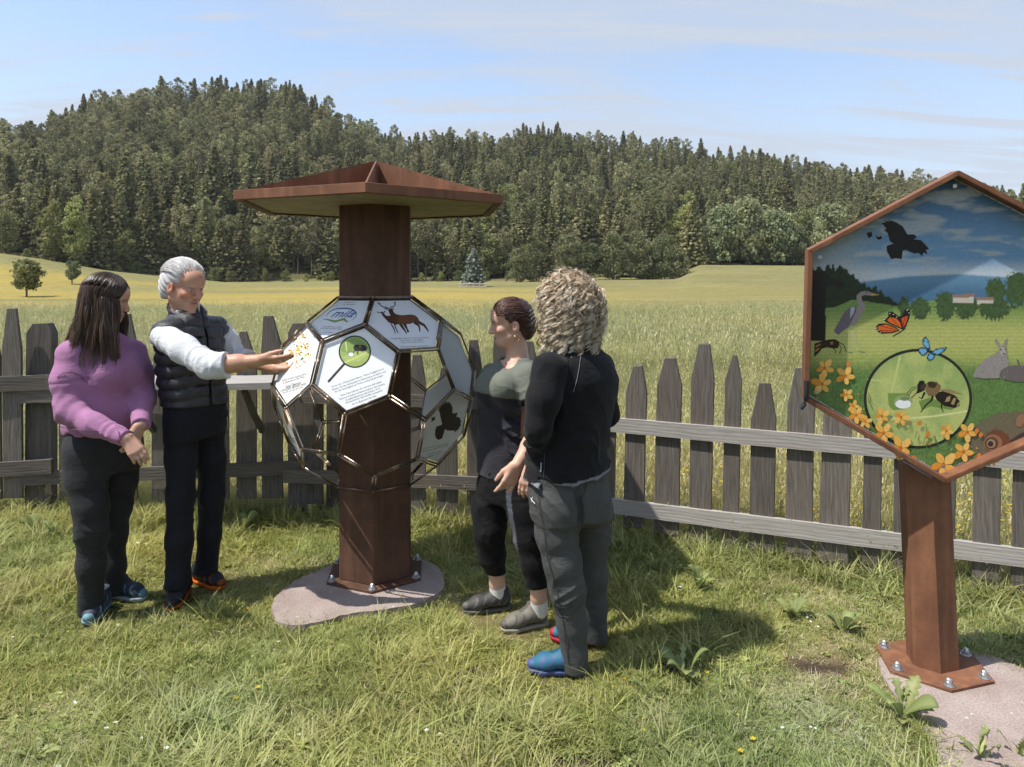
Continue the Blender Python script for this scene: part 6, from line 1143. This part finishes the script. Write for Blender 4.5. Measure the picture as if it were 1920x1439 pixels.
S.disp(lambda P: folds(P, (.5, .1, .8), 48, .0022, 23, 2.)+folds(P, (.9, .2, .3), 40, .0022, 24, 1.4)+folds(P, (.1, 0, 1), 75, .003, 25)*np.exp(-(P[:, 2]/.13)**2))
part(B, 'trousers', S, np.array(srgb(27, 28, 35)), MAT_TECH)
shoe(B, (-1.742, 3.925), (-1.722, 3.665), srgb(30, 30, 36), srgb(150, 76, 24), srgb(20, 20, 24), srgb(40, 38, 42)); shoe(B, (-1.775, 4.07), (-1.555, 3.93), srgb(32, 32, 38), srgb(190, 92, 22), srgb(22, 22, 26), srgb(120, 62, 24))
# combed-back white hair
C, F, sc = hdB; S = Solid(HC-.22, HC+.22, .0045); S.ell(C+F[0]*-.026+F[2]*.038, (.104, .089, .093), F, 0); S.ell(C+F[0]*-.066+F[2]*-.035, (.056, .080, .085), F, .07); S.plane(C+F[0]*.062+F[2]*.055, F[0]*.85-F[2]*.55, .012)
for s_ in (-1, 1): S.ell(C+F[0]*.012+F[1]*s_*.085+F[2]*-.022, (.030, .03, .036), F, .01, True)
S.plane(C+F[0]*-.05+F[2]*-.082, -F[2]*1+F[0]*.35, .01); S.disp(lambda P: .0022*np.sin(((P-C) @ F[2])*190+((P-C) @ F[0])*90+grain(P, 14, 2)*5)+.004*grain(P, 22, 3)); part(B, 'hair', S, lambda V: np.tile((.66, .64, .62), (len(V), 1))*(1+.16*grain(V, 40, 5))[:, None], MAT_HAIR_PALE)
polys, rad_, cols = [], [], []
for i in range(1100):                                      # swept back over the crown and down to the collar
    th_ = g.uniform(-1.4, 1.4); a0 = g.uniform(.50, 3.3); L = g.uniform(.9, 1.7); pts = []; k_ = g.uniform(1., 1.05)
    for t in np.linspace(0, 1, 9):
        a = a0+t*L; x = -.026+.107*k_*math.cos(min(a, math.pi))*(.55+.45*math.cos(th_))+.012*max(a-math.pi, 0)**2; z = .038+(.096*k_*math.cos(th_*.95)*math.sin(a) if a < math.pi else -.075*(a-math.pi)); pts.append(C+sc*(F[0]*x+F[1]*(.092*k_*math.sin(th_)*(.75+.25*math.sin(min(a, math.pi))))+F[2]*max(z, -.085))+g.normal(0, .0012, 3)+F[2]*.004*math.sin(t*3)*g.uniform(0, 1.3))
    if min((p_-C) @ F[2] for p_ in pts) < -.02 and abs(th_) > 1.0 and (pts[-1]-C) @ F[0] > -.05: continue
    polys.append(np.array(pts)); rad_.append(.0012*np.array((.5, 1, 1, 1, 1, 1, .9, .6, .2))); cols.append(np.array((.74, .72, .70))*g.uniform(.75, 1.12))
strands(B, 'hair_strands', polys, rad_, cols, MAT_HAIR_PALE)
# ---- woman in the two-tone T-shirt, left profile
Cw = empty('person', (float(W(960, 1100, 3.62)[0]), 3.62, 0), 'woman in profile with tied-back auburn hair, olive and dark grey T-shirt and black leggings', 'person')
g = np.random.default_rng(51); fC = unit((-.75, -.65, 0)); YC = math.atan2(-.75, .65); box = ((-.42, 3.15, -.02), (.42, 4.1, 1.62))
far_leg = [(930, 912, 3.70, .090), (920, 955, 3.66, .084), (917, 998, 3.63, .071), (923, 1038, 3.65, .060), (931, 1078, 3.67, .050)]; near_leg = [(978, 912, 3.56, .093), (985, 960, 3.53, .084), (993, 1008, 3.50, .069), (1003, 1056, 3.49, .060), (1009, 1104, 3.48, .051)]
aL = [W(992, 706, 3.51), W(1010, 808, 3.45), W(969, 872, 3.34)]; aR = [W(922, 704, 3.80), W(938, 800, 3.86), W(928, 860, 3.80)]
HC = W(958, 606, 3.65); hf = unit((-.975, -.20, -.10))
S = Solid(*box, .0045); hdC = head(S, HC, hf, (-.05, 0, 1), .97, True, 0, nose=1.05); S.cone(HC+np.array((.022, .005, -.07)), W(972, 690, 3.66), .050, .062, .03)
S.loft(rows_px([(678, 966, .09, .065), (692, 962, .135, .085), (730, 956, .13, .09), (890, 956, .13, .09)], 3.65), YC, .03)
for l in (near_leg, far_leg): p, r = legpts(l); S.chain(p, [q*.72 for q in r])
S.chain([W(931, 1066, 3.67), W(932, 1095, 3.68), W(934, 1122, 3.69)], [.038, .036, .035]); S.chain([W(1009, 1092, 3.48), W(1010, 1120, 3.49), W(1012, 1150, 3.51)], [.038, .036, .035])
S.chain(aL, [.050, .041, .027]); S.cone(aL[1], aL[1]*.55+aL[2]*.45, .041, .038, .02); S.chain(aR, [.048, .04, .027])
hand(S, aL[2], (-.42, -.10, -.90), (-.45, .85, .12), (-.82, -.42, .38), (.20, .45, .55, .12), .98, (.45, .8, .35), .06); hand(S, aR[2], (-.1, 0, -1), (0, -1, 0), (-1, 0, 0), (.3, .3, .3, .3), .95)
def cC(V):
    c = np.tile((.56, .345, .255), (len(V), 1)); paint_head(V, c, hdC, (.45, .17, .15), (.12, .07, .05), (.05, .035, .03), .35); return c
part(Cw, 'body', S, cC, MAT_SKIN)
S = Solid(*box, .0055); rows = [(672, 968, .085, .062), (686, 963, .140, .088), (704, 958, .168, .108), (728, 953, .172, .124), (765, 953, .166, .122), (810, 953, .166, .126), (850, 953, .172, .132), (893, 955, .178, .135)]; S.loft(rows_px(rows, 3.65), YC, .02)
for px_, dd in ((916, 3.60), (948, 3.50)): S.ell(W(px_, 728, dd), (.070, .070, .075), np.eye(3), .06)
S.cone(aL[0], W(1004, 752, 3.47), .066, .074, .03); S.cone(aR[0], W(922, 752, 3.82), .062, .066, .03); S.plane(W(1003, 748, 3.47), W(1004, 752, 3.47)-aL[0], 0, (.05, 3.2, .9), (.42, 3.56, 1.4)) ; zt = float(W(955, 889, 3.65)[2]); S.plane((0, 0, zt), (0, 0, -1), .006)
S.cone(HC+np.array((.02, 0, -.05)), W(963, 684, 3.64), .062, .070, .004, sub=True); S.cone(W(955, 672, 3.60), W(945, 678, 3.53), .045, .042, .01, sub=True)
S.disp(lambda P: folds(P, (.6, -.3, .75), 36, .0032, 31, 1.6)*np.clip((1.22-P[:, 2])/.3, .3, 1)+folds(P, (.2, .1, 1), 42, .0028, 33, 2.))
def cT(V):
    lat = V @ np.array((math.cos(YC), math.sin(YC), 0)); zb_ = 1.105-.10*(V[:, 0]+.05); w = (V[:, 2] > zb_)[:, None]; return np.where(w, np.array(srgb(104, 108, 98)), np.array(srgb(40, 40, 47)))
part(Cw, 't_shirt', S, cT, MAT_SHIRT)
S = Solid(*box, .006); S.loft(rows_px([(875, 956, .160, .122), (905, 956, .168, .132), (935, 956, .160, .125)], 3.64), YC, .03, 2.2)
for l in (near_leg, far_leg): p, r = legpts(l); S.chain(p, r, .04)
S.plane(W(931, 1074, 3.67), (0, 0, -1), 0, (-.42, 3.585, -.02), (.42, 4.1, .3)); S.plane(W(1009, 1100, 3.48), (0, 0, -1), 0, (-.42, 3.15, -.02), (.42, 3.585, .3)); S.disp(lambda P: folds(P, (.3, .1, 1), 60, .0018, 35, 2.)+folds(P, (.9, .1, .2), 34, .0014, 36))
def cP(V):
    c = np.tile(np.array(srgb(12, 12, 15)), (len(V), 1)); q = np.abs(V[:, 0]-np.interp(V[:, 2], [.25, .4, .6], [.035, .015, -.015])) < .012; c[q & (V[:, 1] < 3.56) & (V[:, 2] > .3)] = srgb(84, 86, 96); return c
part(Cw, 'leggings', S, cP, MAT_TECH)
for a, b, nm in ((W(932, 1092, 3.68), W(934, 1126, 3.69), 0), (W(1010, 1118, 3.49), W(1012, 1150, 3.51), 1)):
    S = Solid(np.minimum(a, b)-.07, np.maximum(a, b)+.07, .004); S.cone(a, b, .0405, .041, .0); S.plane(a, a-b); S.plane(b, b-a); part(Cw, 'sock', S, np.array((.66, .64, .60)), MAT_CLOTH)
shoe(Cw, (-.002, 3.705), (-.245, 3.655), srgb(62, 60, 58), srgb(84, 82, 78), srgb(48, 46, 46), srgb(92, 88, 84)); shoe(Cw, (.172, 3.535), (-.050, 3.455), srgb(108, 104, 94), srgb(142, 136, 124), srgb(70, 68, 62), srgb(84, 80, 74))
C, F, sc = hdC; S = Solid(HC-.2, HC+.2, .0045); S.ell(C+F[0]*-.020+F[2]*.036, (.102, .084, .090), F, 0); S.ell(C+F[0]*-.07+F[2]*-.03, (.048, .066, .066), F, .03); S.ell(C+F[0]*-.105+F[2]*-.02, (.034, .036, .04), F, .02)
S.plane(C+F[0]*.055+F[2]*.040, F[0]*.75-F[2]*.66, .012)
for s_ in (-1, 1): S.ell(C+F[0]*.006+F[1]*s_*.088+F[2]*-.030, (.034, .030, .040), F, .01, True)
S.disp(lambda P: 0.0012*np.sin(((P-C) @ F[2])*210+((P-C) @ F[0])*80+grain(P, 30, 2)*5)); part(Cw, 'hair', S, lambda V: np.tile((.050, .023, .017), (len(V), 1))*(1+.3*grain(V, 40, 5))[:, None], MAT_HAIR)
polys, rad_, cols = [], [], []
for i in range(420):
    th_ = g.uniform(-1.5, 1.5); a0 = g.uniform(-.1, .9); pts = []; L = g.uniform(.9, 1.9)
    for t in np.linspace(0, 1, 9):
        a = a0+t*L; up_ = math.sin(min(max(a*.85+.45, 0), 3.05)); pts.append(C+F[0]*(-.020+.105*math.cos(a*.9+.25))+F[1]*(.087*math.sin(th_)*(.3+.7*up_))+F[2]*(.036+.093*math.cos(th_*.95)*up_-.05*max(0, a-1.7))+g.normal(0, .001, 3))
    polys.append(np.array(pts)); rad_.append(.0017*np.array((.5, 1, 1, 1, 1, 1, .9, .6, .2))); b = g.uniform(0, 1)**2; cols.append(np.array((.036, .016, .012))*(1-b)+np.array((.15, .072, .045))*b)
for i in range(5):                                       # loose wisps
    p0 = C+F[0]*g.uniform(.0, .07)+F[1]*-0+F[2]*g.uniform(.06, .1)+np.cross(F[0], F[2])*0; side = -F[1] if (C-F[1])[1] < C[1] else F[1]; side = F[1] if F[1][1] < 0 else -F[1]; p0 = p0+side*.07; q = [p0+np.array((g.uniform(-.02, .03)*t, -.012*math.sin(t*3), -g.uniform(.09, .15)*t)) for t in np.linspace(0, 1, 7)]; polys.append(np.array(q)); rad_.append(np.full(7, .0009)); cols.append(np.array((.30, .17, .09)))
strands(Cw, 'hair_strands', polys, rad_, cols, MAT_HAIR)
side = F[1] if F[1][1] < 0 else -F[1]; ec = C+side*.083+F[2]*-.072+F[0]*-.004; a = np.linspace(0, 2*np.pi, 17); strands(Cw, 'earring', [np.array([ec+F[0]*.014*math.cos(t)+F[2]*.014*math.sin(t) for t in a])], [.0014], [(.7, .5, .3)], MAT_GOLD)
# ---- curly-haired woman seen from behind
Dw = empty('person', (float(W(1075, 1250, 3.15)[0]), 3.15, 0), 'woman with big blond curls seen from behind in a black fleece jacket and grey trousers', 'person')
g = np.random.default_rng(61); fD = unit((-.80, .60, 0)); YD = math.atan2(.80, .60); box = ((-.12, 2.68, -.02), (.66, 3.75, 1.74))
near_leg = [(1042, 948, 3.08, .094), (1044, 1000, 3.08, .086), (1055, 1055, 3.07, .076), (1063, 1100, 3.07, .070), (1073, 1170, 3.08, .059), (1081, 1262, 3.075, .052)]; far_leg = [(1106, 948, 3.22, .090), (1108, 1000, 3.25, .080), (1108, 1080, 3.28, .068), (1112, 1140, 3.30, .060), (1115, 1204, 3.31, .060)]
aL = [W(1032, 692, 2.99), W(1009, 797, 2.94), W(1004, 872, 3.20)]; aR = [W(1122, 690, 3.33), W(1136, 778, 3.42), W(1075, 800, 3.50)]
HC = W(1066, 578, 3.16); hf = unit((-.75, .65, -.05))
S = Solid(*box, .0045); hdD = head(S, HC, hf, (0, 0, 1), .98, False); S.cone(HC+np.array((.012, -.012, -.07)), W(1078, 665, 3.15), .052, .062, .03); S.loft(rows_px([(670, 1082, .11, .08), (710, 1086, .13, .09), (900, 1063, .13, .10)], 3.15), YD, .03)
for l in (near_leg, far_leg): p, r = legpts(l); S.chain(p, [q*.8 for q in r])
S.chain(aL, [.05, .04, .027]); S.chain(aR, [.05, .04, .027]); hand(S, aL[2]+np.array((-.012, 0, .0)), (-.28, .05, -.95), (.5, .85, 0), (-.85, .5, .2), (.16, .2, .22, .25), .98, (.3, .9, .2), .0); hand(S, aR[2], (-1, .1, 0), (0, 1, 0), (0, 0, 1), (.3, .3, .3, .3), .95)
S.plane((0, 0, .10), (0, 0, -1)); part(Dw, 'body', S, np.array((.58, .34, .26)), MAT_SKIN)
S = Solid(*box, .0055); rows = [(640, 1074, .074, .072), (655, 1078, .125, .098), (674, 1083, .168, .122), (710, 1086, .188, .146), (760, 1081, .184, .146), (810, 1073, .180, .142), (850, 1068, .184, .146), (885, 1064, .201, .170), (906, 1063, .206, .178)]
S.loft(rows_px(rows, 3.15), YD, .03); S.chain([aL[0], W(1018, 748, 2.95), aL[1]], [.072, .064, .053], .035); S.cone(aL[1], aL[2], .052, .043, .02); S.chain([aR[0], aR[1], aR[2]], [.070, .057, .045], .03)
zt = float(W(1063, 899, 3.15)[2]); low = Solid(*box, .0055); S.plane((0, 0, zt), (.10, 0, -1), .006); S.cone(HC+np.array((0, 0, -.05)), W(1077, 646, 3.15), .058, .066, .006, sub=True)
S.disp(lambda P: folds(P, (.45, .2, .9), 34, .0028, 41, 1.5)*np.clip((1.12-P[:, 2])/.25, .25, 1)+folds(P, (.9, .2, .5), 26, .002, 43, 1.2)+folds(P, (.25, .1, 1), 60, .003, 48, 2.)*np.exp(-((P[:, 2]-.98)/.08)**2)-.003*np.exp(-(np.abs(P[:, 0]-np.interp(P[:, 2], [1.1, 1.32], [.195, .235]))/.004)**2)*(P[:, 1] < 3.1)*(P[:, 2] > 1.12))
def cJ(V):
    c = np.tile(np.array(srgb(25, 25, 27)), (len(V), 1)); z_ = zt+.10*V[:, 0]*0; hem_ = np.abs(V[:, 2]-(zt+.10*V[:, 0])) < .013; c[hem_] = srgb(120, 120, 126); return c*(1+.12*grain(V, 30, 3))[:, None]
jk = part(Dw, 'jacket', S, cJ, MAT_CLOTH); seam(Dw, jk, [(1089, 668), (1086, 690), (1082, 712), (1075, 736)], .0013, (.22, .22, .23)); seam(Dw, jk, [(1021, 850), (1020, 880), (1019, 896)], .0015, (.07, .07, .075)); seam(Dw, jk, [(1015, 868), (1014, 885)], .0030, (.36, .36, .37), 'label')
S = Solid(*box, .006); S.loft(rows_px([(880, 1065, .182, .148), (920, 1066, .190, .160), (960, 1067, .178, .150)], 3.15), YD, .03, 2.2)
for l in (near_leg, far_leg): p, r = legpts(l); S.chain(p, r, .035)
bk_ = -fD; S.ell(W(1052, 950, 3.06), (.078, .078, .080), np.eye(3), .06); S.ell(W(1108, 952, 3.12), (.078, .078, .080), np.eye(3), .06); S.cone(W(1084, 905, 2.97), W(1086, 975, 3.00), .006, .010, .03, sub=True)
S.plane(W(1081, 1258, 3.075), (0, 0, -1), 0, (-.12, 2.68, -.02), (.66, 3.185, .2)); S.plane(W(1115, 1200, 3.31), (0, 0, -1), 0, (-.12, 3.185, -.02), (.66, 3.75, .2))
S.disp(lambda P: folds(P, (.65, .1, .75), 60, .0018, 45, 1.6)*(.3+.9*np.exp(-((P[:, 2]-.68)/.12)**2))+folds(P, (-.5, .1, .85), 66, .0020, 46, 2.)*np.exp(-((P[:, 2]-.30)/.16)**2)+folds(P, (.95, .1, .1), 40, .0014, 47))
tr_d = part(Dw, 'trousers', S, lambda V: np.tile(np.array(srgb(72, 73, 72)), (len(V), 1))*(1+.06*grain(V, 20, 3))[:, None], MAT_TECH)
for q in ([(1008, 915), (1013, 960), (1022, 1010), (1027, 1050), (1035, 1075)], [(1035, 1075), (1046, 1120), (1058, 1180), (1066, 1245)], [(1030, 1128), (1052, 1140), (1076, 1138)], [(1100, 905), (1096, 925), (1080, 946)]): seam(Dw, tr_d, q, .0015, (.035, .036, .037))
for q in ([(995, 934), (999, 941)], [(999, 932), (996, 941)], [(1000, 941), (1003, 945)]): seam(Dw, tr_d, q, .0016, (.75, .75, .75), 'emblem')
shoe(Dw, (.310, 3.085), (.070, 3.105), srgb(44, 96, 122), srgb(72, 82, 122), srgb(196, 70, 96), srgb(72, 84, 130)); shoe(Dw, (.412, 3.325), (.180, 3.38), srgb(40, 104, 130), srgb(150, 40, 52), srgb(206, 70, 96), srgb(150, 36, 50))
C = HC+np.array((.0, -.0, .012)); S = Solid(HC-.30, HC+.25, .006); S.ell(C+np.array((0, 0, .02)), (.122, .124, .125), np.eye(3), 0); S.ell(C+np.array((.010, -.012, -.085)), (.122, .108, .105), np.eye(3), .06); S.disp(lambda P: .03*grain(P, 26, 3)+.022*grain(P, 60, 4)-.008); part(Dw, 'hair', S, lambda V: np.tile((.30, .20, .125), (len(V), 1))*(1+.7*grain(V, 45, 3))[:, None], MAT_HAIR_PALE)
polys, rad_, cols = [], [], []
for i in range(330):                                      # wavy locks, several strands each, all over the volume
    ph0 = math.acos(1-g.uniform(0, 1)*1.6) if g.uniform() < .78 else g.uniform(1.1, 2.2); az = g.uniform(0, 6.283); ho = np.array((math.cos(az), math.sin(az), 0))
    if ho @ hf > .70 and ph0 > .7: continue
    L = g.uniform(.09, .20); n = 24; t = np.linspace(0, 1, n); drift = g.normal(0, .28); lay0 = g.uniform(.78, 1.08); wl_ = g.uniform(.034, .058); cr0 = g.uniform(.008, .017); w0 = g.uniform(0, 6.28); br = g.uniform(0, 1); flare = g.uniform(-.02, .10)
    for s_ in range(9):
        ph = ph0+t*L*g.uniform(.85, 1.1)/.15; azt = az+drift*t+g.normal(0, .026)+g.normal(0, .03)*t; lay = lay0*(1+flare*t*t)+g.normal(0, .018); below = np.maximum(ph-1.57, 0)
        rr_ = .144*np.where(ph < 1.57, np.sin(ph), 1-.15*below**1.4)*lay; zz_ = np.where(ph < 1.57, .152*np.cos(ph), -.150*below)*lay; cr = cr0*(.5+.9*t)*g.uniform(.8, 1.2); wv = w0+g.normal(0, .16)+t*L/wl_*6.28
        p = C+np.array((.006, -.006, -.004))+np.c_[np.cos(azt)*rr_, np.sin(azt)*rr_, zz_]; tg = np.c_[-np.sin(azt), np.cos(azt), 0*t]; pm = np.minimum(ph, 1.57); nr = np.c_[np.cos(azt)*np.sin(pm), np.sin(azt)*np.sin(pm), np.cos(pm)]; p = p+tg*(cr*np.cos(wv))[:, None]+nr*(cr*.7*np.sin(wv))[:, None]
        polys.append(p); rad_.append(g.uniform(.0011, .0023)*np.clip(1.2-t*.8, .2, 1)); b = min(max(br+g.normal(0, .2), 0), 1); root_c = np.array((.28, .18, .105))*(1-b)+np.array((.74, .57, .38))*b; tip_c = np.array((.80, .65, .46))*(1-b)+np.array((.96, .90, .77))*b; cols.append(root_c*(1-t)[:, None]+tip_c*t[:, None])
for i in range(800):                                      # stray frizz
    d = unit(g.normal(size=3)+np.array((0, 0, .2))); 
    if d @ hf > .6: continue
    st = C+d*np.array((.135, .135, .145)); t = np.linspace(0, 1, 10); w0 = g.uniform(0, 6.28); e1 = unit(np.cross(d, (.2, .3, 1))); p = st+d*(t*g.uniform(.005, .05))[:, None]+e1*(.012*np.sin(w0+t*8))[:, None]+np.array((0, 0, -.02))*(t**2)[:, None]; polys.append(p); rad_.append(np.full(10, .0008)); cols.append(np.tile((.62, .52, .38), (10, 1)))
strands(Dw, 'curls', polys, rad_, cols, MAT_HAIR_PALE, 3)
# ------------------------------------------------------------------ thin summer haze over the valley
hz_o = link('haze', box_mesh('haze', 1500, 1100, 165), None, None, (0, 380, 165/2-3)); tag(hz_o, kind='stuff')
m = NT('haze_air'); v_ = m.new('ShaderNodeVolumePrincipled', {'Color': (.93, .96, 1.), 'Density': .00013, 'Anisotropy': .3}); m.l.new(v_.outputs[0], m.out.inputs['Volume']); hz_o.data.materials.append(m.m)
